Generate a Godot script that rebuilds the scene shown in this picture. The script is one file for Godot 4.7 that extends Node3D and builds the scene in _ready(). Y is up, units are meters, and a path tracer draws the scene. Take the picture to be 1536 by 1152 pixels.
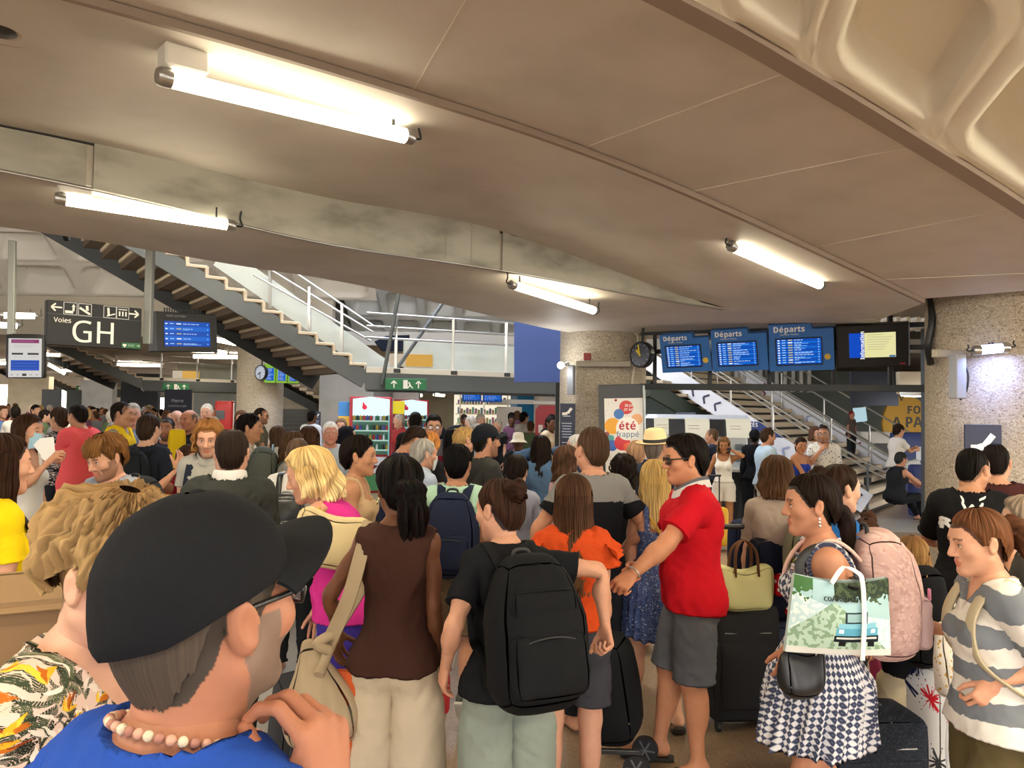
extends Node3D
# A crowded railway concourse: low arched ceiling on round pillars, stairs, departure screens and a queueing crowd.
func _ready():
	var cam := Camera3D.new()
	cam.name = "camera"
	cam.fov = 2.0 * rad_to_deg(atan(576.0 / 1155.0))
	cam.near = 0.05
	cam.far = 200.0
	camT = Transform3D(Basis.from_euler(Vector3(deg_to_rad(1.83), 0, deg_to_rad(0.8))), Vector3(0, 1.9, 0))
	cam.transform = camT
	add_child(cam)
	var we := WorldEnvironment.new()
	we.name = "environment"
	var env := Environment.new()
	var sm := ProceduralSkyMaterial.new()
	sm.sky_top_color = Color(0.86, 0.9, 0.98)
	sm.sky_horizon_color = Color(0.98, 0.95, 0.9)
	sm.ground_horizon_color = Color(0.75, 0.7, 0.62)
	sm.ground_bottom_color = Color(0.6, 0.55, 0.48)
	sm.sky_energy_multiplier = 2.6
	sm.ground_energy_multiplier = 1.2
	var sky := Sky.new()
	sky.sky_material = sm
	env.background_mode = Environment.BG_SKY
	env.sky = sky
	env.tonemap_mode = Environment.TONE_MAPPER_LINEAR
	env.tonemap_exposure = 1.75
	env.sdfgi_enabled = true
	env.ssao_enabled = true
	env.ssil_enabled = true
	we.environment = env
	add_child(we)
	rng.seed = 11
	nz.seed = 5
	nz.noise_type = FastNoiseLite.TYPE_SIMPLEX_SMOOTH
	nz.frequency = 0.1
	nz.fractal_octaves = 2
	materials()
	shell()
	soffits()
	vaults()
	pillar("round exposed-aggregate concrete pillar in the middle, beside the poster case", 1.1, -9.35, 0.52, 3.0)
	pillar("large round exposed-aggregate concrete pillar at the right edge", 4.12, -6.5, 0.56, 3.0)
	pillar("distant round concrete pillar carrying the green arrival screens", -5.85, -17.9, 0.52, 3.7)
	lamps()
	stairs_left()
	stairs_right()
	screens()
	fixtures()
	machines()
	near_people()
	mid_people()
	far_crowd()
	luggage()
#MORE
# ---------------------------------------------------------------- core helpers
const F := 1155.0
var camT := Transform3D()
var used := {}
var mats := {}
var rng := RandomNumberGenerator.new()
var nz := FastNoiseLite.new()

func P(px: float, py: float, d: float) -> Vector3:      # photo pixel and distance along the lens axis -> metres
	return camT * (Vector3((px - 768.0) / F, (576.0 - py) / F, -1.0) * d)

func PH(px: float, py: float, h: float) -> Vector3:     # photo pixel and height above the floor -> metres
	var o := camT.origin
	var r := P(px, py, 1.0) - o
	return o + r * ((h - o.y) / r.y)

func G(px: float, d: float) -> Vector3:
	var p := P(px, 613.0, d)
	p.y = 0.0
	return p

func numbered(n: String) -> String:
	if not used.has(n):
		used[n] = 0
		return n
	used[n] += 1
	return "%s_%03d" % [n, used[n]]

func tag(o: Node, label := "", category := "", group := "", kind := ""):
	if label: o.set_meta("label", label)
	if category: o.set_meta("category", category)
	if group: o.set_meta("group", group)
	if kind: o.set_meta("kind", kind)
	return o

func thing(called: String, label: String, category: String, at := Transform3D(), group := "") -> Node3D:
	var o := Node3D.new()
	o.name = numbered(called)
	add_child(o)
	o.transform = at
	tag(o, label, category, group)
	return o

func part(called: String, mb: MB, m: Material, parent: Node, at := Transform3D()) -> MeshInstance3D:
	var o := MeshInstance3D.new()
	o.name = numbered(called) if parent == self else called
	o.mesh = mb.mesh()
	o.material_override = m
	o.transform = at
	parent.add_child(o, true)
	return o

func struct(called: String, mb: MB, m: Material, parent: Node = self, at := Transform3D()) -> MeshInstance3D:
	var o := part(called, mb, m, parent, at)
	if parent == self: o.set_meta("kind", "structure")
	return o

func T(x: float, y: float, z: float, yaw := 0.0) -> Transform3D:
	return Transform3D(Basis(Vector3.UP, yaw), Vector3(x, y, z))

func TV(p: Vector3, yaw := 0.0) -> Transform3D:
	return Transform3D(Basis(Vector3.UP, yaw), p)

func facing(a: float) -> float:                          # 0 away from the camera, 90 to the right, 180 to the camera
	return PI - deg_to_rad(a)

func look(dir: Vector3, up := Vector3.UP) -> Basis:      # z along dir
	var z := dir.normalized()
	var x := up.cross(z).normalized()
	return Basis(x, z.cross(x), z)

# one mesh under construction; triangles are clockwise from outside
class MB:
	var v := PackedVector3Array()
	var n := PackedVector3Array()
	var uv := PackedVector2Array()
	var c := PackedColorArray()
	var ix := PackedInt32Array()
	var col := Color.WHITE
	var made: ArrayMesh

	func mesh() -> ArrayMesh:
		if made: return made
		var a := []
		a.resize(Mesh.ARRAY_MAX)
		a[Mesh.ARRAY_VERTEX] = v
		a[Mesh.ARRAY_NORMAL] = n
		a[Mesh.ARRAY_TEX_UV] = uv
		a[Mesh.ARRAY_COLOR] = c
		a[Mesh.ARRAY_INDEX] = ix
		made = ArrayMesh.new()
		if ix.size(): made.add_surface_from_arrays(Mesh.PRIMITIVE_TRIANGLES, a)
		return made

	func vert(p: Vector3, nn: Vector3, u := Vector2.ZERO) -> int:
		v.push_back(p); n.push_back(nn); uv.push_back(u); c.push_back(col)
		return v.size() - 1

	func tri3(a: Vector3, b: Vector3, d: Vector3, out := Vector3.ZERO):
		var nn := (d - a).cross(b - a).normalized()
		if out != Vector3.ZERO and nn.dot(out) < 0.0:
			nn = -nn
			var t := b; b = d; d = t
		var k := vert(a, nn, Vector2(a.x, -a.y)); vert(b, nn, Vector2(b.x, -b.y)); vert(d, nn, Vector2(d.x, -d.y))
		ix.append_array([k, k + 1, k + 2])

	func quad(a: Vector3, b: Vector3, d: Vector3, e: Vector3, out := Vector3.ZERO):   # round the rim
		var nn := (d - a).cross(b - a).normalized()
		var us := [Vector2(0, 0), Vector2(1, 0), Vector2(1, 1), Vector2(0, 1)]
		var ps := [a, b, d, e]
		if out != Vector3.ZERO and nn.dot(out) < 0.0:
			nn = -nn
			ps = [a, e, d, b]
			us = [us[0], us[3], us[2], us[1]]
		var k := vert(ps[0], nn, us[0])
		for i in [1, 2, 3]: vert(ps[i], nn, us[i])
		ix.append_array([k, k + 1, k + 2, k, k + 2, k + 3])

	func box(t: Transform3D, s: Vector3, b := 0.004):                                # chamfered box, centred
		var h := s * 0.5
		b = minf(b, minf(h.x, minf(h.y, h.z)) * 0.9)
		var q := func(x, y, z, ax): 
			var p := Vector3(x * h.x, y * h.y, z * h.z)
			if ax != 0: p.x -= x * b
			if ax != 1: p.y -= y * b
			if ax != 2: p.z -= z * b
			return t * p
		var o: Vector3
		for sg in [-1, 1]:
			o = t.basis.x * sg; quad(q.call(sg, -1, -1, 0), q.call(sg, 1, -1, 0), q.call(sg, 1, 1, 0), q.call(sg, -1, 1, 0), o)
			o = t.basis.y * sg; quad(q.call(-1, sg, -1, 1), q.call(1, sg, -1, 1), q.call(1, sg, 1, 1), q.call(-1, sg, 1, 1), o)
			o = t.basis.z * sg; quad(q.call(-1, -1, sg, 2), q.call(1, -1, sg, 2), q.call(1, 1, sg, 2), q.call(-1, 1, sg, 2), o)
		if b <= 0.0: return
		for i in [-1, 1]:
			for j in [-1, 1]:
				quad(q.call(-1, i, j, 1), q.call(1, i, j, 1), q.call(1, i, j, 2), q.call(-1, i, j, 2), t.basis * Vector3(0, i, j))
				quad(q.call(i, -1, j, 0), q.call(i, 1, j, 0), q.call(i, 1, j, 2), q.call(i, -1, j, 2), t.basis * Vector3(i, 0, j))
				quad(q.call(i, j, -1, 0), q.call(i, j, 1, 0), q.call(i, j, 1, 1), q.call(i, j, -1, 1), t.basis * Vector3(i, j, 0))
				for k in [-1, 1]:
					tri3(q.call(i, j, k, 0), q.call(i, j, k, 1), q.call(i, j, k, 2), t.basis * Vector3(i, j, k))

	func bx(x: float, y: float, z: float, sx: float, sy: float, sz: float, b := 0.004):
		box(Transform3D(Basis(), Vector3(x, y, z)), Vector3(sx, sy, sz), b)

	func beam(a: Vector3, e: Vector3, w: float, hh: float, up := Vector3.UP, b := 0.003):     # box from a to e, w wide, hh high
		var z := (e - a).normalized()
		var x := up.cross(z).normalized()
		box(Transform3D(Basis(x, z.cross(x), z), (a + e) * 0.5), Vector3(w, hh, (e - a).length()), b)

	func smooth(vs: PackedVector3Array, id: PackedInt32Array, us := PackedVector2Array(), cs := PackedColorArray()):   # joined smooth surface
		var k := v.size()
		var nn := PackedVector3Array()
		nn.resize(vs.size())
		for i in range(0, id.size(), 3):
			var a := id[i]; var b := id[i + 1]; var d := id[i + 2]
			var fn := (vs[d] - vs[a]).cross(vs[b] - vs[a])
			nn[a] += fn; nn[b] += fn; nn[d] += fn
		for i in nn.size(): nn[i] = nn[i].normalized()
		v.append_array(vs); n.append_array(nn)
		if us.size() == vs.size(): uv.append_array(us)
		else:
			us = PackedVector2Array(); us.resize(vs.size()); uv.append_array(us)
		if cs.size() == vs.size(): c.append_array(cs)
		else:
			cs = PackedColorArray(); cs.resize(vs.size()); cs.fill(col); c.append_array(cs)
		if k == 0: ix.append_array(id)
		else:
			for i in id: ix.push_back(i + k)

	func grid(rows: Array, wrap := false, flip := false, us := [], cs := []):   # rows of equally many points; clockwise when rows run down and columns run right seen from outside
		var w: int = rows[0].size()
		var vs := PackedVector3Array()
		var uu := PackedVector2Array()
		var cc := PackedColorArray()
		for r in rows.size():
			vs.append_array(PackedVector3Array(rows[r]))
			if us.size(): uu.append_array(PackedVector2Array(us[r]))
			else:
				for i in w: uu.push_back(Vector2(float(i) / (w if wrap else w - 1), float(r) / maxi(rows.size() - 1, 1)))
			if cs.size(): cc.append_array(PackedColorArray(cs[r]))
		var id := PackedInt32Array()
		for r in rows.size() - 1:
			for i in (w if wrap else w - 1):
				var a := r * w + i
				var b := r * w + (i + 1) % w
				if flip: id.append_array([a, a + w, b, b, a + w, b + w])
				else: id.append_array([a, b, a + w, b, b + w, a + w])
		smooth(vs, id, uu, cc)

	func tube(pts: Array, rad, sides := 8, caps := true, flat := 1.0, up := Vector3.ZERO, ridge := 0.0):   # sweep; rad is a number or one per point; flat squeezes along up
		var m := pts.size()
		var d: Vector3 = (pts[1] - pts[0]).normalized()
		var u := up if up != Vector3.ZERO else (Vector3.UP if absf(d.y) < 0.9 else Vector3.RIGHT)
		var rows := []
		for i in m:
			var td: Vector3 = (pts[mini(i + 1, m - 1)] - pts[maxi(i - 1, 0)]).normalized()
			u = (u - td * u.dot(td)).normalized()
			if up != Vector3.ZERO: u = (up - td * up.dot(td)).normalized()
			var s := td.cross(u)
			var r: float = rad[i] if rad is Array else rad
			var row := []
			for k in sides:
				var a := TAU * k / sides
				var rr := r * (1.0 + (ridge if k % 2 else 0.0))
				row.append(pts[i] + s * (cos(a) * rr) + u * (sin(a) * rr * flat))
			rows.append(row)
		grid(rows, true, true)
		if caps:
			for e in [0, m - 1]:
				var o: Vector3 = (pts[0] - pts[1]) if e == 0 else (pts[m - 1] - pts[m - 2])
				for k in range(1, sides - 1): tri3(rows[e][0], rows[e][k], rows[e][k + 1], o)

	func lathe(prof: Array, sides := 24, t := Transform3D(), arc := TAU):        # profile of (radius, height), top first
		var rows := []
		for p in prof:
			var row := []
			for k in (sides if arc >= TAU else sides + 1):
				var a := arc * k / sides
				row.append(t * Vector3(sin(a) * p.x, p.y, cos(a) * p.x))
			rows.append(row)
		grid(rows, arc >= TAU)

	func prism(poly: PackedVector2Array, depth: float, t := Transform3D(), hole := []):   # outline in x, y; front at z = 0 facing +z, back at -depth
		var id := Geometry2D.triangulate_polygon(poly)
		for i in range(0, id.size(), 3):
			for z in [0.0, -depth]:
				var q := []
				for k in 3: q.append(t * Vector3(poly[id[i + k]].x, poly[id[i + k]].y, z))
				tri3(q[0], q[1], q[2], t.basis.z * (1.0 if z == 0.0 else -1.0))
		var ccw := not Geometry2D.is_polygon_clockwise(poly)
		for i in poly.size():
			var a := poly[i]; var b := poly[(i + 1) % poly.size()]
			var o := Vector3(b.y - a.y, a.x - b.x, 0) * (1.0 if ccw else -1.0)
			quad(t * Vector3(a.x, a.y, 0), t * Vector3(b.x, b.y, 0), t * Vector3(b.x, b.y, -depth), t * Vector3(a.x, a.y, -depth), t.basis * o)

	func ball(t: Transform3D, r: Vector3, rows := 8, cols := 12):
		var g := []
		for i in rows + 1:
			var a := PI * i / rows
			var row := []
			for k in cols:
				var b := TAU * k / cols
				row.append(t * Vector3(sin(b) * sin(a) * r.x, cos(a) * r.y, cos(b) * sin(a) * r.z))
			g.append(row)
		grid(g, true)

	func soft(t: Transform3D, s: Vector3, r: float, seg := 6, bulge := 0.0, shape = null):   # rounded, slightly swollen box
		var h := s * 0.5
		r = minf(r, minf(h.x, minf(h.y, h.z)))
		var vs := PackedVector3Array()
		var id := PackedInt32Array()
		var us := PackedVector2Array()
		for f in 6:
			var ax := f % 3
			var sg := 1.0 if f < 3 else -1.0
			var k0 := vs.size()
			for i in seg + 1:
				for j in seg + 1:
					var e := Vector3()
					e[ax] = sg
					e[(ax + 1) % 3] = sin((2.0 * i / seg - 1.0) * 1.2) / sin(1.2)
					e[(ax + 2) % 3] = sin((2.0 * j / seg - 1.0) * 1.2) / sin(1.2)
					var p := Vector3(e.x * h.x, e.y * h.y, e.z * h.z)
					var inn := Vector3(clampf(p.x, -h.x + r, h.x - r), clampf(p.y, -h.y + r, h.y - r), clampf(p.z, -h.z + r, h.z - r))
					p = inn + (p - inn).normalized() * r
					if bulge != 0.0:
						var w := (1.0 - pow(absf(p.x / h.x), 2.0) * (0.0 if ax == 0 else 1.0)) * (1.0 - pow(absf(p.y / h.y), 2.0) * (0.0 if ax == 1 else 1.0)) * (1.0 - pow(absf(p.z / h.z), 2.0) * (0.0 if ax == 2 else 1.0))
						p[ax] += sg * bulge * maxf(w, 0.0)
					if shape: p = shape.call(p)
					vs.push_back(t * p)
					us.push_back(Vector2(p.x + p.z, -p.y))
			for i in seg:
				for j in seg:
					var a := k0 + i * (seg + 1) + j
					var b := a + seg + 1
					if sg > 0: id.append_array([a, a + 1, b, b, a + 1, b + 1])
					else: id.append_array([a, b, a + 1, b, b + 1, a + 1])
		# join the seams so that shading runs round the edges
		var map := {}
		var re := PackedInt32Array()
		re.resize(vs.size())
		for i in vs.size():
			var key := (vs[i] * 5000.0).round()
			if not map.has(key): map[key] = i
			re[i] = map[key]
		for i in id.size(): id[i] = re[id[i]]
		smooth(vs, id, us)

func strap(mb: MB, pts: Array, w: float, th: float, side):     # flat ribbon along points; side is the width direction (one, or one per point)
	var rows := []
	var m := pts.size()
	for i in m:
		var td: Vector3 = (pts[mini(i + 1, m - 1)] - pts[maxi(i - 1, 0)]).normalized()
		var s: Vector3 = side[i] if side is Array else side
		s = (s - td * s.dot(td)).normalized()
		var u := td.cross(s)
		rows.append([pts[i] + s * w * 0.5 + u * th * 0.5, pts[i] + u * th * 0.7, pts[i] - s * w * 0.5 + u * th * 0.5, pts[i] - s * w * 0.5 - u * th * 0.5, pts[i] - u * th * 0.5, pts[i] + s * w * 0.5 - u * th * 0.5])
	mb.grid(rows, true, true)
	mb.quad(rows[0][0], rows[0][2], rows[0][3], rows[0][5], pts[0] - pts[1])
	mb.quad(rows[m - 1][0], rows[m - 1][2], rows[m - 1][3], rows[m - 1][5], pts[m - 1] - pts[m - 2])

func spline(pts: Array, per := 6) -> Array:              # Catmull-Rom through points
	var out := []
	for i in pts.size() - 1:
		var a = pts[maxi(i - 1, 0)]; var b = pts[i]; var c = pts[i + 1]; var d = pts[mini(i + 2, pts.size() - 1)]
		for k in per: out.append(b.cubic_interpolate(c, a, d, float(k) / per))
	out.append(pts[-1])
	return out

func textmesh(s: String, h: float, bold := false, depth := 0.004) -> ArrayMesh:     # letters of cap height h, centred, facing +z
	var f := SystemFont.new()
	f.font_names = PackedStringArray(["Droid Sans"])
	if bold: f.font_weight = 700
	var t := TextMesh.new()
	t.font = f
	t.text = s
	t.font_size = 48
	t.pixel_size = h / 34.0
	t.depth = depth
	t.curve_step = 2.0
	var a := ArrayMesh.new()
	a.add_surface_from_arrays(Mesh.PRIMITIVE_TRIANGLES, t.get_mesh_arrays())
	return a

func text(called: String, s: String, h: float, m: Material, parent: Node, at: Transform3D, bold := false) -> MeshInstance3D:
	var o := MeshInstance3D.new()
	o.name = called
	o.mesh = textmesh(s, h, bold)
	o.material_override = m
	o.transform = at
	parent.add_child(o, true)
	return o

# ---------------------------------------------------------------- materials
var tex := {}
func noise_tex(key: String, freq: float, ramp: Array, fr := 4, size := 512, kind := FastNoiseLite.TYPE_SIMPLEX_SMOOTH, bump := false) -> NoiseTexture2D:
	if tex.has(key): return tex[key]
	var f := FastNoiseLite.new()
	f.seed = key.hash() % 1000
	f.noise_type = kind
	f.frequency = freq
	f.fractal_octaves = fr
	var t := NoiseTexture2D.new()
	t.noise = f
	t.width = size
	t.height = size
	t.seamless = true
	t.as_normal_map = bump
	if bump: t.bump_strength = 6.0
	if ramp.size():
		var g := Gradient.new()
		g.offsets = PackedFloat32Array(ramp[0])
		g.colors = PackedColorArray(ramp[1])
		t.color_ramp = g
	tex[key] = t
	return t

func mat(col, rough := 0.8, metal := 0.0, extra := "") -> StandardMaterial3D:
	var c: Color = Color(col) if col is String else col
	var key := "%s %.2f %.2f %s" % [c.to_html(), rough, metal, extra]
	if mats.has(key): return mats[key]
	var m := StandardMaterial3D.new()
	m.albedo_color = c
	m.roughness = rough
	m.metallic = metal
	if extra == "cloth":
		m.normal_enabled = true
		m.normal_texture = noise_tex("weave", 0.35, [], 2, 256, FastNoiseLite.TYPE_SIMPLEX_SMOOTH, true)
		m.normal_scale = 0.35
		m.uv1_triplanar = true
		m.uv1_scale = Vector3(6, 6, 6)
		m.metallic_specular = 0.25
	elif extra == "vc":
		m.vertex_color_use_as_albedo = true
		m.metallic_specular = 0.35
	elif extra == "hair":
		m.vertex_color_use_as_albedo = true
		m.metallic_specular = 0.18
	elif extra == "worn":
		m.albedo_texture = noise_tex("worn", 0.012, [[0.0, 0.5, 1.0], [Color(0.9, 0.9, 0.885), Color(0.97, 0.97, 0.965), Color(1, 1, 1)]], 5)
		m.uv1_triplanar = true
		m.uv1_world_triplanar = true
		m.uv1_scale = Vector3(0.22, 0.22, 0.22)
	mats[key] = m
	return m

func glow(col, energy: float, base = null) -> StandardMaterial3D:
	var c: Color = Color(col) if col is String else col
	var key := "glow %s %.2f" % [c.to_html(), energy]
	if mats.has(key): return mats[key]
	var m := StandardMaterial3D.new()
	m.albedo_color = Color(0.1, 0.1, 0.1) if base == null else base
	m.roughness = 0.4
	m.emission_enabled = true
	m.emission = c
	m.emission_energy_multiplier = energy if energy > 3.0 else energy * 0.6
	mats[key] = m
	return m

func picture(key: String, im: Image, rough := 0.7, emit := 0.0, scale := Vector3.ONE, tri := false) -> StandardMaterial3D:
	if mats.has(key): return mats[key]
	var t := ImageTexture.create_from_image(im)
	var m := StandardMaterial3D.new()
	m.roughness = rough
	if emit > 0.0:
		m.albedo_color = Color(0.05, 0.05, 0.05)
		m.emission_enabled = true
		m.emission_texture = t
		m.emission = Color.WHITE
		m.emission_operator = BaseMaterial3D.EMISSION_OP_MULTIPLY
		m.emission_energy_multiplier = emit * 0.6
	else:
		m.albedo_texture = t
	m.uv1_scale = scale
	m.uv1_triplanar = tri
	m.metallic_specular = 0.25
	mats[key] = m
	return m

func lerpc(stops: Array, t: float):
	for i in stops.size() - 1:
		if t <= stops[i + 1][0]: return lerp(stops[i][1], stops[i + 1][1], clampf((t - stops[i][0]) / (stops[i + 1][0] - stops[i][0]), 0, 1))
	return stops[-1][1]
# ---------------------------------------------------------------- signed distance shapes and surface nets
func cone(a: Vector3, b: Vector3, ra: float, rb: float, k := 0.03, op := 0) -> Array:
	return [0, op, k, a, b - a, 1.0 / maxf((b - a).length_squared(), 1e-9), ra, rb - ra]

func ell(c: Vector3, r: Vector3, k := 0.03, op := 0, rot := Vector3.ZERO) -> Array:
	return [1, op, k, Transform3D(Basis.from_euler(rot), c).affine_inverse(), Vector3.ONE / r, Vector3.ONE / (r * r)]

func sd1(p: Vector3, q: Array) -> float:
	if q[0] == 0:
		var pa: Vector3 = p - q[3]
		var ba: Vector3 = q[4]
		var h := clampf(pa.dot(ba) * q[5], 0.0, 1.0)
		return (pa - ba * h).length() - q[6] - q[7] * h
	var u: Vector3 = q[3] * p
	var k0: float = (u * q[4]).length()
	return k0 * (k0 - 1.0) / maxf((u * q[5]).length(), 1e-5)

func sd(p: Vector3, pr: Array) -> float:
	var d := 10.0
	for q in pr:
		var e: float
		if q[0] == 0:
			var pa: Vector3 = p - q[3]
			var ba: Vector3 = q[4]
			var h := clampf(pa.dot(ba) * q[5], 0.0, 1.0)
			e = (pa - ba * h).length() - q[6] - q[7] * h
		else:
			var u: Vector3 = q[3] * p
			var k0: float = (u * q[4]).length()
			e = k0 * (k0 - 1.0) / maxf((u * q[5]).length(), 1e-5)
		var k: float = q[2]
		if q[1] == 0:
			var g := maxf(k - absf(d - e), 0.0)
			d = minf(d, e) - g * g * 0.25 / k
		else:
			var g := maxf(k - absf(d + e), 0.0)
			d = maxf(d, -e) + g * g * 0.25 / k
	return d

func nets(pr: Array, lo: Vector3, hi: Vector3, h: float) -> Array:
	var B := 5
	var nb := ((hi - lo) / (h * B)).ceil()
	var nx := int(nb.x) * B + 1; var ny := int(nb.y) * B + 1; var nzz := int(nb.z) * B + 1
	var val := PackedFloat32Array(); val.resize(nx * ny * nzz); val.fill(99.0)
	var cells := PackedInt32Array()
	var R := B * h * 0.87
	var sy := nx; var sz := nx * ny
	for bz in int(nb.z):
		for by in int(nb.y):
			for bxx in int(nb.x):
				var c := lo + Vector3(bxx + 0.5, by + 0.5, bz + 0.5) * (h * B)
				var d := sd(c, pr)
				if absf(d) > R * 1.6 + 0.004: continue
				var keep := []
				for q in pr:
					var e := sd1(c, q)
					if q[1] == 0 and e < d + 2.6 * R + q[2] or q[1] == 1 and e < 2.0 * R + q[2]: keep.append(q)
				for k in B + 1:
					for j in B + 1:
						var base := bxx * B + (by * B + j) * sy + (bz * B + k) * sz
						for i in B + 1:
							if val[base + i] == 99.0:
								val[base + i] = sd(lo + Vector3(bxx * B + i, by * B + j, bz * B + k) * h, keep)
							if i < B and j < B and k < B: cells.push_back(base + i)
	var id := PackedInt32Array(); id.resize(val.size()); id.fill(-1)
	var vs := PackedVector3Array()
	var off := [0, 1, sy, sy + 1, sz, sz + 1, sz + sy, sz + sy + 1]
	var E := [[0, 1], [2, 3], [4, 5], [6, 7], [0, 2], [1, 3], [4, 6], [5, 7], [0, 4], [1, 5], [2, 6], [3, 7]]
	var cv := PackedFloat32Array(); cv.resize(8)
	var cross := PackedInt32Array()
	for c in cells:
		var neg := 0
		for k in 8:
			cv[k] = val[c + off[k]]
			if cv[k] < 0.0: neg += 1
		if neg == 0 or neg == 8: continue
		var s := Vector3.ZERO
		var m := 0
		for e in E:
			var a: int = e[0]; var b: int = e[1]
			if (cv[a] < 0.0) != (cv[b] < 0.0):
				var t := cv[a] / (cv[a] - cv[b])
				s += Vector3(a & 1, (a >> 1) & 1, a >> 2).lerp(Vector3(b & 1, (b >> 1) & 1, b >> 2), t)
				m += 1
		id[c] = vs.size()
		cross.push_back(c)
		vs.push_back(lo + (Vector3(c % sy, (c / sy) % ny, c / sz) + s / m) * h)
	var ix := PackedInt32Array()
	var ax := [[1, sy, sz], [sy, sz, 1], [sz, 1, sy]]
	for c in cross:
		for a in ax:
			var v0 := val[c]; var v1 := val[c + a[0]]
			if (v0 < 0.0) == (v1 < 0.0): continue
			var i0 := id[c]; var i1 := id[c - a[1]]; var i2 := id[c - a[1] - a[2]]; var i3 := id[c - a[2]]
			if i1 < 0 or i2 < 0 or i3 < 0: continue
			if v0 < 0.0: ix.append_array([i0, i3, i2, i0, i2, i1])
			else: ix.append_array([i0, i1, i2, i0, i2, i3])
	return [vs, ix]

# ---------------------------------------------------------------- the human template, 1.75 m tall, facing +z, arms held away from the sides
enum {PELVIS, SPINE, CHEST, NECK, HEAD, UARM_L, FARM_L, HAND_L, UARM_R, FARM_R, HAND_R, THIGH_L, SHIN_L, FOOT_L, THIGH_R, SHIN_R, FOOT_R, FING_L, FING_R = 32}
const HC := Vector3(0, 1.632, 0.012)
const ARM := Vector3(0.6428, -0.766, 0)
class Tm:
	var v := PackedVector3Array()
	var n := PackedVector3Array()
	var ix := PackedInt32Array()
	var b := PackedInt32Array()
	var w := PackedFloat32Array()
	var reg := PackedByteArray()      # 0 body, 1 head, 2 hand
	var feat := PackedByteArray()     # 1 lips, 2 brow, 3 beard, 4 scalp
	var armw := PackedFloat32Array()
	var fatw := PackedFloat32Array()
	var J := {}
	var hand: Transform3D
	var sex := "m"
	var lod := 0
	var worn := {}                    # garments already cut from it
var tms := {}
var hand_nets := {}
var finger_rest := []                 # [finger][joint] in the hand's own axes

func mirror(v: Vector3) -> Vector3: return Vector3(-v.x, v.y, v.z)

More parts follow.
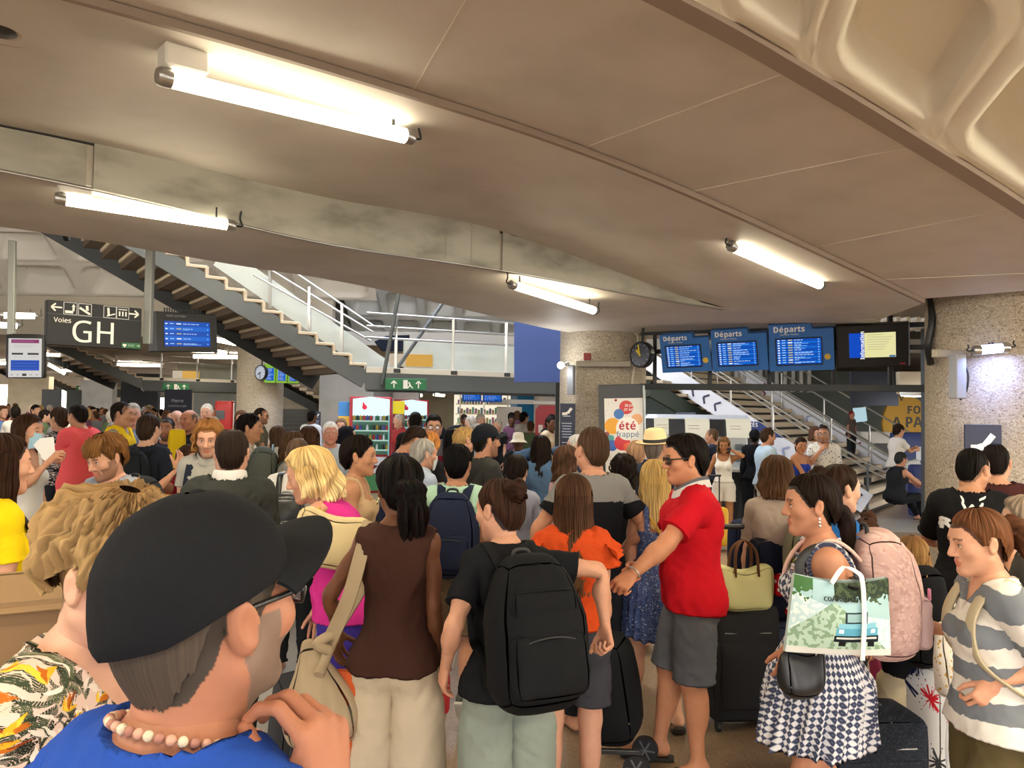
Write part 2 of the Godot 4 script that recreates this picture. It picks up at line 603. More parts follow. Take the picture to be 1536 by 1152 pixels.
func template(sex: String, lod: int) -> Tm:
	var key := sex + str(lod)
	if tms.has(key): return tms[key]
	var t := Tm.new()
	tms[key] = t
	t.sex = sex
	t.lod = lod
	var fm := sex == "f"
	var cell: float = [0.015, 0.023, 0.034, 0.014][lod]
	var hcell: float = [0.0047, 0.0075, 0.0125, 0.0027][lod]
	var fcell: float = [0.0048, 0.0065, 0.0095, 0.003][lod]
	var shx := 0.138 if fm else 0.156
	var hipx := 0.095 if fm else 0.09
	var J := {"pelvis": Vector3(0, 0.95, 0), "spine": Vector3(0, 1.05, -0.01), "chest": Vector3(0, 1.2, -0.02), "neck": Vector3(0, 1.47, -0.025), "head": Vector3(0, 1.56, -0.005),
		"sh": Vector3(shx, 1.415, -0.015), "hip": Vector3(hipx, 0.9, 0), "knee": Vector3(0.1, 0.49, 0.012), "ankle": Vector3(0.1, 0.085, -0.025), "toe": Vector3(0.115, 0.03, 0.14)}
	J.el = J.sh + ARM * (0.272 if fm else 0.285)
	J.wr = J.el + ARM * (0.235 if fm else 0.25)
	t.J = J
	var th := 0.9 if fm else 1.0
	var pr := [ell(Vector3(0, 1.27, -0.008), Vector3(0.132 if fm else 0.15, 0.2, 0.1 if fm else 0.113), 0.05), ell(Vector3(0, 1.1, -0.002), Vector3(0.116 if fm else 0.136, 0.17, 0.092 if fm else 0.104), 0.06),
		ell(Vector3(0, 0.965, -0.006), Vector3(0.15 if fm else 0.152, 0.12, 0.11 if fm else 0.108), 0.06)]
	pr.append(cone(Vector3(-shx * 0.75, 1.415, -0.022), Vector3(shx * 0.75, 1.415, -0.022), 0.056 * th, 0.056 * th, 0.05))
	pr.append(cone(Vector3(0, 1.44, -0.025), Vector3(0, 1.545, -0.01), 0.052 * th + 0.002, 0.048 * th, 0.04))
	for s in [1.0, -1.0]:
		var m := Vector3(s, 1, 1)
		pr.append(cone(Vector3(0, 1.475, -0.03), J.sh * m + Vector3(-s * 0.03, 0.015, 0), 0.05 * th, 0.04 * th, 0.05))
		if fm: pr.append(ell(Vector3(s * 0.073, 1.275, 0.072), Vector3(0.062, 0.06, 0.055), 0.03))
		else: pr.append(ell(Vector3(s * 0.075, 1.325, 0.066), Vector3(0.08, 0.062, 0.042), 0.05))
		pr.append(ell(Vector3(s * 0.07, 1.33, -0.09), Vector3(0.07, 0.1, 0.03), 0.06))
		pr.append(ell(Vector3(s * (0.082 if fm else 0.076), 0.905, -0.055), Vector3(0.09, 0.095, 0.08) * (0.98 if fm else 0.95), 0.05))
		pr.append(ell(J.sh * m + Vector3(s * -0.006, -0.006, 0), Vector3(0.052, 0.058, 0.053) * th, 0.05))
		pr.append(cone(J.sh * m, J.el * m, 0.047 * th, 0.038 * th, 0.04))
		pr.append(ell((J.sh.lerp(J.el, 0.5) + Vector3(0, 0, 0.012)) * m, Vector3(0.04, 0.075, 0.041) * th, 0.04, 0, Vector3(0, 0, s * 0.7)))
		pr.append(cone((J.el) * m, J.el.lerp(J.wr, 0.35) * m, 0.038 * th, 0.04 * th, 0.03))
		pr.append(cone(J.el.lerp(J.wr, 0.3) * m, J.wr * m, 0.039 * th, 0.0255 * th, 0.03))
		pr.append(cone(Vector3(s * (hipx - 0.003), 0.89, 0.0), Vector3(s * 0.1, 0.5, 0.012), 0.095 if fm else 0.092, 0.058, 0.05))
		pr.append(cone(Vector3(s * 0.1, 0.5, 0.012), Vector3(s * 0.1, 0.09, -0.022), 0.056, 0.036, 0.04))
		pr.append(ell(Vector3(s * 0.1, 0.36, -0.03), Vector3(0.05, 0.12, 0.05), 0.04))
		pr.append(cone(Vector3(s * 0.1, 0.05, -0.045), Vector3(s * 0.112, 0.032, 0.11), 0.04, 0.03, 0.04))
		pr.append(ell(Vector3(s * 0.116, 0.026, 0.135), Vector3(0.042, 0.022, 0.055), 0.03))
	var r := nets(pr, Vector3(-0.56, -0.02, -0.2), Vector3(0.56, 1.57, 0.24), cell)
	t.v = r[0]; t.ix = r[1]
	for i in t.v.size():
		t.reg.push_back(0)
		t.feat.push_back(0)
	# weights of the trunk and limbs
	var segs := [[PELVIS, Vector3(0, 0.9, 0), Vector3(0, 1.0, 0), 0.15], [SPINE, Vector3(0, 1.02, 0), Vector3(0, 1.16, 0), 0.13], [CHEST, Vector3(0, 1.2, 0), Vector3(0, 1.42, -0.01), 0.15], [NECK, J.neck, Vector3(0, 1.6, 0), 0.055],
		[UARM_L, J.sh, J.el, 0.055], [FARM_L, J.el, J.wr + ARM * 0.05, 0.04], [UARM_R, mirror(J.sh), mirror(J.el), 0.055], [FARM_R, mirror(J.el), mirror(J.wr + ARM * 0.05), 0.04],
		[THIGH_L, J.hip + Vector3(0, -0.04, 0), J.knee, 0.088], [SHIN_L, J.knee, J.ankle, 0.055], [FOOT_L, J.ankle + Vector3(0, -0.03, 0), J.toe, 0.045],
		[THIGH_R, mirror(J.hip) + Vector3(0, -0.04, 0), mirror(J.knee), 0.088], [SHIN_R, mirror(J.knee), mirror(J.ankle), 0.055], [FOOT_R, mirror(J.ankle) + Vector3(0, -0.03, 0), mirror(J.toe), 0.045]]
	for p in t.v:
		var best := [[-1.0, 0], [-1.0, 0], [-1.0, 0]]
		var aw := 0.0
		var sum_all := 0.0
		for s in segs:
			var ba: Vector3 = s[2] - s[1]
			var hh := clampf((p - s[1]).dot(ba) / ba.length_squared(), 0, 1)
			var x: float = maxf((p - s[1] - ba * hh).length() / s[3], 0.15)
			var wt := 1.0 / pow(x, 6.0)
			var bone: int = s[0]
			sum_all += wt
			if bone >= UARM_L and bone <= HAND_R: aw += wt
			if wt > best[0][0]: best = [[wt, bone], best[0], best[1]]
			elif wt > best[1][0]: best = [best[0], [wt, bone], best[1]]
			elif wt > best[2][0]: best[2] = [wt, bone]
		var tot: float = best[0][0] + best[1][0] + best[2][0]
		for q in best:
			t.b.push_back(q[1])
			t.w.push_back(q[0] / tot)
		t.armw.push_back(aw / sum_all)
		var fw := smoothstep(1.45, 1.35, p.y) * smoothstep(0.7, 0.95, p.y)
		if p.y < 0.95: fw = maxf(fw, 0.45 * smoothstep(0.3, 0.8, p.y))
		t.fatw.push_back(lerpf(fw, 0.35 * smoothstep(0.62, 0.4, absf(p.x)), aw / sum_all))
	# head
	var hp := [ell(Vector3(0, 0.03, -0.014), Vector3(0.076, 0.087, 0.094), 0.02), ell(Vector3(0, -0.035, 0.026), Vector3(0.06, 0.082, 0.062), 0.03), ell(Vector3(0, 0.035, 0.04), Vector3(0.058, 0.05, 0.05), 0.03)]
	for s in [1.0, -1.0]:
		hp.append(cone(Vector3(s * 0.052, -0.055, 0.0), Vector3(s * 0.012, -0.1, 0.06), 0.022 if fm else 0.025, 0.018, 0.03))
		hp.append(ell(Vector3(s * 0.046, -0.022, 0.055), Vector3(0.024, 0.022, 0.024), 0.025))
	hp.append(ell(Vector3(0, -0.102, 0.068), Vector3(0.02 if fm else 0.024, 0.016, 0.018), 0.02))
	hp.append(cone(Vector3(-0.034, 0.021, 0.077), Vector3(0.034, 0.021, 0.077), 0.011 if fm else 0.014, 0.011 if fm else 0.014, 0.02))
	for s in [1.0, -1.0]:
		hp.append(ell(Vector3(s * 0.031, 0.0, 0.094), Vector3(0.02, 0.013, 0.015), 0.012, 1))
		hp.append(ell(Vector3(s * 0.031, -0.001, 0.0745), Vector3(0.0165, 0.0135, 0.012), 0.004))
	hp.append(cone(Vector3(0, 0.014, 0.088), Vector3(0, -0.03, 0.107), 0.0075, 0.0115 if fm else 0.013, 0.012))
	for s in [1.0, -1.0]: hp.append(ell(Vector3(s * 0.0125, -0.034, 0.096), Vector3(0.009, 0.008, 0.011), 0.008))
	hp.append(ell(Vector3(0, -0.0605, 0.0835), Vector3(0.022, 0.0065, 0.0105), 0.008))
	hp.append(ell(Vector3(0, -0.0725, 0.0815), Vector3(0.0185, 0.0075, 0.0105), 0.008))
	hp.append(ell(Vector3(0, -0.0665, 0.096), Vector3(0.024, 0.0013, 0.008), 0.003, 1))
	for s in [1.0, -1.0]:
		hp.append(ell(Vector3(s * 0.08, -0.006, -0.014), Vector3(0.0105, 0.032, 0.019), 0.008, 0, Vector3(-0.2, s * 0.35, s * -0.12)))
		hp.append(ell(Vector3(s * 0.0925, -0.004, -0.009), Vector3(0.0085, 0.021, 0.0115), 0.006, 1, Vector3(-0.2, s * 0.35, s * -0.12)))
		hp.append(ell(Vector3(s * 0.079, -0.009, -0.001), Vector3(0.005, 0.008, 0.005), 0.005))
	hp.append(cone(Vector3(0, -0.06, -0.022), Vector3(0, -0.21, -0.042), 0.051 if fm else 0.058, 0.053 if fm else 0.062, 0.035))
	r = nets(hp, Vector3(-0.105, -0.2, -0.125), Vector3(0.105, 0.13, 0.135), hcell)
	var k := t.v.size()
	for p in r[0]:
		t.v.push_back(p + HC)
		t.reg.push_back(1)
		t.armw.push_back(0.0)
		t.fatw.push_back(0.0)
		var hw := smoothstep(-0.035, 0.03, p.y + 0.13 + p.z * 0.6)
		var cw := smoothstep(-0.165, -0.215, p.y)
		t.b.append_array([HEAD, NECK, CHEST])
		t.w.append_array([hw, (1.0 - hw) * (1.0 - cw), (1.0 - hw) * cw])
		var ft := 0
		var fr: float = absf(p.x)
		if p.z > 0.07 and p.y < -0.054 and p.y > -0.0805 and fr < 0.0215 * (1.0 - pow(absf(p.y + 0.0665) / 0.015, 2.0) * 0.55): ft = 1
		elif p.z > 0.05 and fr > 0.012 and fr < 0.05 and absf(p.y - 0.0235 - 0.004 * sin((fr - 0.012) * 80.0)) < (0.0055 if not fm else 0.004): ft = 2
		elif p.y < hair_low(atan2(p.x, p.z)) - 0.004:
			if p.y < -0.04 and p.y > -0.135 and p.z > -0.01 - (p.y + 0.05) * 0.3 and (p.y < -0.075 or fr > 0.036 or (p.y < -0.047 and fr < 0.03)): ft = 3
			elif fr > 0.05 and p.z > 0.0 and p.z < 0.045 and p.y < -0.005 and p.y > -0.06: ft = 3
		elif fr < 0.078 or p.y > 0.03 or p.z < -0.04: ft = 4
		t.feat.push_back(ft)
	for i in r[1]: t.ix.push_back(i + k)
	# hands
	var wr := Vector3(0, 0, 0)
	var mcp := [Vector3(0.028, -0.012, 0.022), Vector3(0.09, 0.003, 0.031), Vector3(0.095, 0.005, 0.009), Vector3(0.09, 0.003, -0.013), Vector3(0.079, 0, -0.033)]
	var dirs := [Vector3(0.72, -0.22, 0.66), Vector3(1, 0, 0.07), Vector3(1, 0, 0.0), Vector3(1, 0, -0.07), Vector3(1, 0, -0.16)]
	var lens := [[0.044, 0.033, 0.027], [0.042, 0.025, 0.021], [0.047, 0.029, 0.022], [0.043, 0.027, 0.022], [0.034, 0.02, 0.019]]
	var fr := []
	for f in 5:
		var js: Array = [mcp[f]]
		for j in 3: js.append(js[j] + dirs[f].normalized() * lens[f][j])
		fr.append(js)
	finger_rest = fr
	var pp := [cone(Vector3(-0.03, 0, 0), Vector3(0.02, 0, 0), 0.025, 0.021, 0.02), ell(Vector3(0.05, -0.002, 0.0), Vector3(0.055, 0.0145, 0.041), 0.014), ell(Vector3(0.035, -0.01, 0.022), Vector3(0.035, 0.014, 0.02), 0.014)]
	for f in range(1, 5): pp.append(cone(Vector3(0.015, 0, mcp[f].z * 0.4), mcp[f], 0.012, 0.0115, 0.012))
	for f in 5:
		for j in 3:
			var ra: float = ([0.0145, 0.0115, 0.0105, 0.0085] if f == 0 else [0.0098, 0.009, 0.0082, 0.0068])[j]
			var rb: float = ([0.0145, 0.0115, 0.0105, 0.0085] if f == 0 else [0.0098, 0.009, 0.0082, 0.0068])[j + 1]
			if f == 4: ra *= 0.88; rb *= 0.88
			pp.append(cone(fr[f][j], fr[f][j + 1], ra, rb, 0.012 if f == 0 and j == 0 else 0.004))
	if not hand_nets.has(lod): hand_nets[lod] = nets(pp, Vector3(-0.03, -0.045, -0.07), Vector3(0.21, 0.04, 0.12), fcell)
	r = hand_nets[lod]
	t.hand = Transform3D(Basis(ARM, Vector3(0, 0, 1).cross(ARM), Vector3(0, 0, 1)), J.wr)
	for side in 2:
		k = t.v.size()
		for p in r[0]:
			var q: Vector3 = t.hand * p
			t.v.push_back(q if side == 0 else mirror(q))
			t.reg.push_back(2)
			t.feat.push_back(0)
			t.armw.push_back(1.0)
			t.fatw.push_back(0.0)
			var best := [[-1.0, 0], [-1.0, 0], [-1.0, 0]]
			var hs := [[HAND_L, Vector3(0.01, 0, 0), Vector3(0.06, 0, 0), 0.032], [FARM_L, Vector3(-0.08, 0, 0), Vector3(-0.02, 0, 0), 0.028]]
			for f in 5:
				for j in 3: hs.append([FING_L + f * 3 + j, fr[f][j], fr[f][j + 1], 0.012 if f == 0 else 0.0098])
			for s in hs:
				var ba: Vector3 = s[2] - s[1]
				var hh := clampf((p - s[1]).dot(ba) / ba.length_squared(), 0, 1)
				var wt: float = 1.0 / pow(maxf((p - s[1] - ba * hh).length() / s[3], 0.2), 6.0)
				if wt > best[0][0]: best = [[wt, s[0]], best[0], best[1]]
				elif wt > best[1][0]: best = [best[0], [wt, s[0]], best[1]]
				elif wt > best[2][0]: best[2] = [wt, s[0]]
			var tot: float = best[0][0] + best[1][0] + best[2][0]
			for qq in best:
				var bone: int = qq[1]
				if side == 1: bone = bone + 15 if bone >= FING_L else bone + 3
				t.b.push_back(bone)
				t.w.push_back(qq[0] / tot)
		for i in range(0, r[1].size(), 3):
			if side == 0: t.ix.append_array([r[1][i] + k, r[1][i + 1] + k, r[1][i + 2] + k])
			else: t.ix.append_array([r[1][i] + k, r[1][i + 2] + k, r[1][i + 1] + k])
	t.n = normals(t.v, t.ix)
	return t

func normals(v: PackedVector3Array, ix: PackedInt32Array) -> PackedVector3Array:
	var n := PackedVector3Array(); n.resize(v.size())
	for i in range(0, ix.size(), 3):
		var a := ix[i]; var b := ix[i + 1]; var d := ix[i + 2]
		var f := (v[d] - v[a]).cross(v[b] - v[a])
		n[a] += f; n[b] += f; n[d] += f
	for i in n.size(): n[i] = n[i].normalized()
	return n

# ---------------------------------------------------------------- poses
func between(a: Vector3, b: Vector3) -> Basis:
	a = a.normalized(); b = b.normalized()
	var c := a.cross(b)
	if c.length() < 1e-5: return Basis() if a.dot(b) > 0 else Basis(Vector3.FORWARD, PI)
	return Basis(c.normalized(), acos(clampf(a.dot(b), -1, 1)))

func about(B: Basis, rest: Vector3, at: Vector3) -> Transform3D: return Transform3D(B, at - B * rest)

func bend(a: Vector3, b: Vector3, l1: float, l2: float, pole: Vector3) -> Array:      # two-bone reach: [middle joint, end]
	var d := b - a
	var dist := clampf(d.length(), absf(l1 - l2) + 0.02, (l1 + l2) * 0.998)
	var dir := d.normalized()
	var ca := clampf((l1 * l1 + dist * dist - l2 * l2) / (2.0 * l1 * dist), -1, 1)
	var p := (pole - dir * pole.dot(dir)).normalized()
	return [a + dir * (ca * l1) + p * (sqrt(1.0 - ca * ca) * l1), a + dir * dist]

func pose(sp: Dictionary, t: Tm) -> Array:
	var J := t.J
	var X := []
	X.resize(47)
	var rot := func(p, y, r): return Basis(Vector3.UP, deg_to_rad(y)) * Basis(Vector3.RIGHT, deg_to_rad(p)) * Basis(Vector3.BACK, deg_to_rad(r))
	var lean: float = sp.get("lean", 2.0)
	var twist: float = sp.get("twist", 0.0)
	var tilt: float = sp.get("tilt", 0.0)
	var hip: Vector3 = J.pelvis + sp.get("hip", Vector3.ZERO)
	var B: Basis = rot.call(sp.get("pp", 0.0), sp.get("pyaw", 0.0), 0.0)
	X[PELVIS] = about(B, J.pelvis, hip)
	B = B * rot.call(lean * 0.5, twist * 0.5, tilt * 0.5)
	X[SPINE] = about(B, J.spine, X[PELVIS] * J.spine)
	B = B * rot.call(lean * 0.5, twist * 0.5, tilt * 0.5)
	X[CHEST] = about(B, J.chest, X[SPINE] * J.chest)
	var cb := B
	var hd: Vector3 = sp.get("head", Vector3.ZERO)                   # pitch down, turn to the left, roll
	B = cb * rot.call(hd.x * 0.4 - lean * 0.25, hd.y * 0.4, hd.z * 0.4)
	X[NECK] = about(B, J.neck, X[CHEST] * J.neck)
	B = B * rot.call(hd.x * 0.6 - lean * 0.25, hd.y * 0.6, hd.z * 0.6)
	X[HEAD] = about(B, J.head, X[NECK] * J.head)
	for side in 2:
		var m := Vector3(1, 1, 1) if side == 0 else Vector3(-1, 1, 1)
		var sfx := "l" if side == 0 else "r"
		var s: Vector3 = X[CHEST] * (J.sh * m)
		s += Vector3(0, sp.get("shrug" + sfx, 0.0), 0)
		var goal = sp.get("h" + sfx)
		if goal == null: goal = s + Vector3((0.04 + sp.get("fat", 0.0) * 0.8) * m.x, -0.525, 0.05)
		var pole: Vector3 = sp.get("e" + sfx, Vector3(0.3 * m.x, -0.35, -1.0))
		var l1: float = (J.el - J.sh).length()
		var l2: float = (J.wr - J.el).length()
		var q := bend(s, goal, l1, l2, pole)
		var u := between(cb * (ARM * m), q[0] - s) * cb
		var ua := UARM_L + side * 3
		X[ua] = about(u, J.sh * m, s)
		var f := between(u * (ARM * m), q[1] - q[0]) * u
		X[ua + 1] = about(f, J.el * m, q[0])
		var tw: float = deg_to_rad(sp.get("tw" + sfx, 0.0))
		var hb: Vector3 = sp.get("hb" + sfx, Vector3.ZERO)             # bend of the wrist: about the fingers, the back of the hand, the thumb side
		var ax := (ARM * m)
		var h := f * Basis(ax, tw * 0.5)
		X[ua + 1].basis = f * Basis(ax, tw * 0.35)
		X[ua + 1].origin = q[0] - X[ua + 1].basis * (J.el * m)
		h = f * Basis(ax, tw)
		h = h * Basis(t.hand.basis.y * m, deg_to_rad(hb.y) * m.x) * Basis(Vector3.BACK, deg_to_rad(hb.z) * m.x)
		if sp.has("hand" + sfx):                                     # explicit: [fingers towards, back of the hand towards]
			var fx: Vector3 = sp["hand" + sfx][0].normalized()
			var fy: Vector3 = sp["hand" + sfx][1]
			fy = (fy - fx * fy.dot(fx)).normalized()
			var to := Basis(fx, fy, fx.cross(fy) if side == 0 else fy.cross(fx))
			var hr := t.hand.basis
			if side == 1: hr = Basis(mirror(hr.x), mirror(hr.y), mirror(hr.z))
			h = to * hr.inverse()
		X[ua + 2] = about(h, J.wr * m, q[1])
		# fingers
		var cu: float = sp.get("c" + sfx, 0.25)
		var cur: Array = sp.get("f" + sfx + "ing", [cu * 0.7, cu * 0.85, cu, cu * 1.05, cu * 1.1])
		var H := t.hand
		if side == 1: H = Transform3D(Basis(mirror(H.basis.x), mirror(H.basis.y), mirror(H.basis.z)), mirror(H.origin))
		var Hi := H.affine_inverse()
		for fi in 5:
			var M := Transform3D()
			for j in 3:
				var jp: Vector3 = finger_rest[fi][j]
				var a: float = deg_to_rad([80.0, 95.0, 60.0][j]) * cur[fi]
				var bb: Basis
				if fi == 0:
					a = deg_to_rad([35.0, 40.0, 55.0][j]) * cur[0]
					bb = Basis(Vector3(0.75, 0.35, -0.45).normalized() if j == 0 else Vector3(0.3, 0.85, -0.35).normalized(), a)
				else: bb = Basis(Vector3.BACK, -a)
				M = M * Transform3D(bb, jp - bb * jp)
				X[FING_L + side * 15 + fi * 3 + j] = X[ua + 2] * H * M * Hi
		# legs
		var hj: Vector3 = X[PELVIS] * (J.hip * m)
		var an = sp.get("k" + sfx, Vector3(J.ankle.x * m.x, J.ankle.y, J.ankle.z))
		var fy2: float = deg_to_rad(sp.get("fy" + sfx, 8.0 * m.x))
		var fp: float = deg_to_rad(sp.get("fp" + sfx, 0.0))
		var lq := bend(hj, an, (J.knee - J.hip).length(), (J.ankle - J.knee).length(), sp.get("p" + sfx, Vector3(0.08 * m.x, 0, 1)))
		var ti := THIGH_L + side * 3
		var tb: Basis = between(X[PELVIS].basis * ((J.knee - J.hip) * m), lq[0] - hj) * X[PELVIS].basis
		X[ti] = about(tb, J.hip * m, hj)
		var sb: Basis = between(tb * ((J.ankle - J.knee) * m), lq[1] - lq[0]) * tb
		X[ti + 1] = about(sb, J.knee * m, lq[0])
		X[ti + 2] = about(Basis(Vector3.UP, fy2 + deg_to_rad(sp.get("pyaw", 0.0))) * Basis(Vector3.RIGHT, fp), J.ankle * m, lq[1])
	return X

func skin_verts(v: PackedVector3Array, b: PackedInt32Array, w: PackedFloat32Array, X: Array, s: float) -> PackedVector3Array:
	var o := PackedVector3Array(); o.resize(v.size())
	for i in v.size():
		var p := v[i]
		var k := i * 3
		var q: Vector3 = (X[b[k]] * p) * w[k]
		if w[k + 1] > 0.01: q += (X[b[k + 1]] * p) * w[k + 1]
		if w[k + 2] > 0.01: q += (X[b[k + 2]] * p) * w[k + 2]
		var tot := w[k] + (w[k + 1] if w[k + 1] > 0.01 else 0.0) + (w[k + 2] if w[k + 2] > 0.01 else 0.0)
		o[i] = q * (s / tot)
	return o

# ---------------------------------------------------------------- clothes cut from the body's own surface
class Gar:
	var base := PackedVector3Array()
	var n := PackedVector3Array()
	var off := PackedVector3Array()   # draped position at rest
	var ix := PackedInt32Array()
	var b := PackedInt32Array()
	var w := PackedFloat32Array()
	var fatw := PackedFloat32Array()
	var uv := PackedVector2Array()
	var rim := PackedInt32Array()     # pairs: edge vertices, in order

func garment_field(p: Vector3, armw: float, g: Dictionary, J: Dictionary) -> float:
	var f := 1.0
	var ax: float = absf(p.x)
	if g.kind == "top":
		f = p.y - g.get("hem", 0.9) - g.get("hemwave", 0.0) * p.z
		var nk: String = g.get("neck", "crew")
		if nk == "crew": f = minf(f, ((p - Vector3(0, 1.505, -0.005)) / Vector3(0.083, 0.06, 0.09)).length() * 0.08 - 0.08)
		elif nk == "collar": f = minf(f, ((p - Vector3(0, 1.515, 0.0)) / Vector3(0.09, 0.066, 0.096)).length() * 0.08 - 0.08)
		elif nk == "v": f = minf(f, minf(((p - Vector3(0, 1.505, -0.005)) / Vector3(0.085, 0.06, 0.09)).length() * 0.08 - 0.08, maxf(ax - (p.y - 1.36) * 0.6, -p.z)))
		elif nk == "scoop": f = minf(f, ((p - Vector3(0, 1.47, 0.06)) / Vector3(0.105, 0.12, 0.14)).length() * 0.1 - 0.1)
		elif nk == "strap": f = minf(f, maxf(minf(1.335 + 0.25 * maxf(ax - 0.05, 0) * (1.0 if p.z > 0 else 0.3) - (0.0 if p.z > 0 else 0.04) - p.y, 0.5) , 0.016 - absf(ax - 0.09)))
		elif nk == "tube": f = minf(f, 1.335 - p.y)
		if p.y > 1.5 and ax < 0.078: f = -1.0
		var sl: float = g.get("sleeve", 0.5)
		if sl <= 0.0:
			f = minf(f, minf(0.45 - armw, g.get("wide", 0.148) - ax if p.y > 1.3 else 1.0))
		elif armw > 0.2:
			var a: float = (Vector3(ax, p.y, p.z) - J.sh).dot(ARM) / 0.285
			f = minf(f, (sl - a) * 0.28)
	else:
		f = minf(g.get("waist", 1.03) - p.y, p.y - g.get("hem", 0.1))
		f = minf(f, 0.4 - armw)
	return f

func garment(t: Tm, g: Dictionary) -> Gar:
	var key := str(g)
	if t.worn.has(key): return t.worn[key]
	var o := Gar.new()
	t.worn[key] = o
	var fv := PackedFloat32Array(); fv.resize(t.v.size())
	for i in t.v.size(): fv[i] = garment_field(t.v[i], t.armw[i], g, t.J) if t.reg[i] == 0 else -1.0
	var map := {}
	var add := func(i, j, tt):
		var key2: int = i * 100000 + j if i < j else j * 100000 + i
		if map.has(key2): return map[key2]
		var k := o.base.size()
		map[key2] = k
		o.base.push_back(t.v[i].lerp(t.v[j], tt))
		o.n.push_back(t.n[i].lerp(t.n[j], tt).normalized())
		var src: int = i if tt < 0.5 else j
		for q in 3:
			o.b.push_back(t.b[src * 3 + q])
			o.w.push_back(t.w[src * 3 + q])
		o.fatw.push_back(t.fatw[src])
		return k
	for i in range(0, t.ix.size(), 3):
		var a := [t.ix[i], t.ix[i + 1], t.ix[i + 2]]
		var f := [fv[a[0]], fv[a[1]], fv[a[2]]]
		if f[0] < 0 and f[1] < 0 and f[2] < 0: continue
		var poly := []
		for k in 3:
			var j := (k + 1) % 3
			if f[k] >= 0: poly.append(add.call(a[k], a[k], 0.0))
			if (f[k] >= 0) != (f[j] >= 0): 
				if a[k] < a[j]: poly.append(add.call(a[k], a[j], f[k] / (f[k] - f[j])))
				else: poly.append(add.call(a[j], a[k], f[j] / (f[j] - f[k])))
		for k in range(1, poly.size() - 1): o.ix.append_array([poly[0], poly[k], poly[k + 1]])
	# edges used once are hems
	var ed := {}
	for i in range(0, o.ix.size(), 3):
		for k in 3:
			var a := o.ix[i + k]; var b := o.ix[i + (k + 1) % 3]
			if ed.has(b * 100000 + a): ed.erase(b * 100000 + a)
			else: ed[a * 100000 + b] = true
	var edge := PackedByteArray(); edge.resize(o.base.size())
	for e in ed:
		o.rim.append_array([e / 100000, e % 100000])
		edge[e / 100000] = 1; edge[e % 100000] = 1
	# drape: lift off the body, hang straight below the chest, relax
	var ease: float = g.get("ease", 0.012 if g.kind == "top" else 0.008)
	var drape: float = g.get("drape", 0.6)
	var flare: float = g.get("flare", 0.0)
	o.off.resize(o.base.size())
	for i in o.base.size():
		var p := o.base[i]
		var q := p + o.n[i] * (ease + (0.014 * smoothstep(1.12, 1.02, p.y) if g.kind == "top" else 0.0))
		var bone := o.b[i * 3]
		var arm := bone >= UARM_L and bone <= HAND_R
		if g.kind == "top":
			if arm:
				var sgn := signf(p.x)
				var a: float = (Vector3(absf(p.x), p.y, p.z) - t.J.sh).dot(ARM)
				var ctr: Vector3 = t.J.sh + ARM * a
				ctr.x *= sgn
				q += (p - ctr).normalized() * g.get("sleeve_flare", 0.035) * clampf(a, 0, 0.3)
			elif p.y < 1.3 and p.y > 0.8:
				var ee := Vector2(q.x / (0.146 if t.sex == "f" else 0.158), (q.z - 0.005) / (0.125 if t.sex == "f" else 0.122)).length()
				var want := 1.0 + flare * (1.3 - p.y)
				if ee < want: 
					var k2: float = lerpf(1.0, want / maxf(ee, 0.3), drape * smoothstep(1.3, 1.2, p.y))
					q.x *= k2
					q.z = 0.005 + (q.z - 0.005) * k2
		else:
			var cx := 0.1 * signf(p.x)
			var k2 := smoothstep(0.92, 0.6, p.y)
			var out := Vector3(p.x - cx, 0, p.z).normalized()
			q += out * (flare * (0.95 - p.y) * k2) 
			if drape > 0.0 and p.y < 0.86:
				var rr := Vector2(q.x - cx, q.z).length()
				var want := drape * lerpf(0.12, g.get("cuff", 0.1), clampf((0.86 - p.y) / 0.76, 0, 1))
				if rr < want: q += out * (want - rr) * smoothstep(0.86, 0.74, p.y)
		o.off[i] = q
		o.uv.push_back(Vector2(p.x, 1.75 - p.y))
	var iters: int = [6, 4, 2, 6][t.lod] if g.get("relax", true) else 1
	for it in iters:
		var acc := PackedVector3Array(); acc.resize(o.off.size())
		var cnt := PackedInt32Array(); cnt.resize(o.off.size())
		for i in range(0, o.ix.size(), 3):
			var a := o.ix[i]; var b := o.ix[i + 1]; var d := o.ix[i + 2]
			acc[a] += o.off[b] + o.off[d]; acc[b] += o.off[a] + o.off[d]; acc[d] += o.off[a] + o.off[b]
			cnt[a] += 2; cnt[b] += 2; cnt[d] += 2
		for i in o.off.size():
			if edge[i] or cnt[i] == 0: continue
			var q := o.off[i].lerp(acc[i] / cnt[i], 0.5)
			var dd := (q - o.base[i]).dot(o.n[i])
			if dd < ease * 0.6: q += o.n[i] * (ease * 0.6 - dd)
			o.off[i] = q
	return o

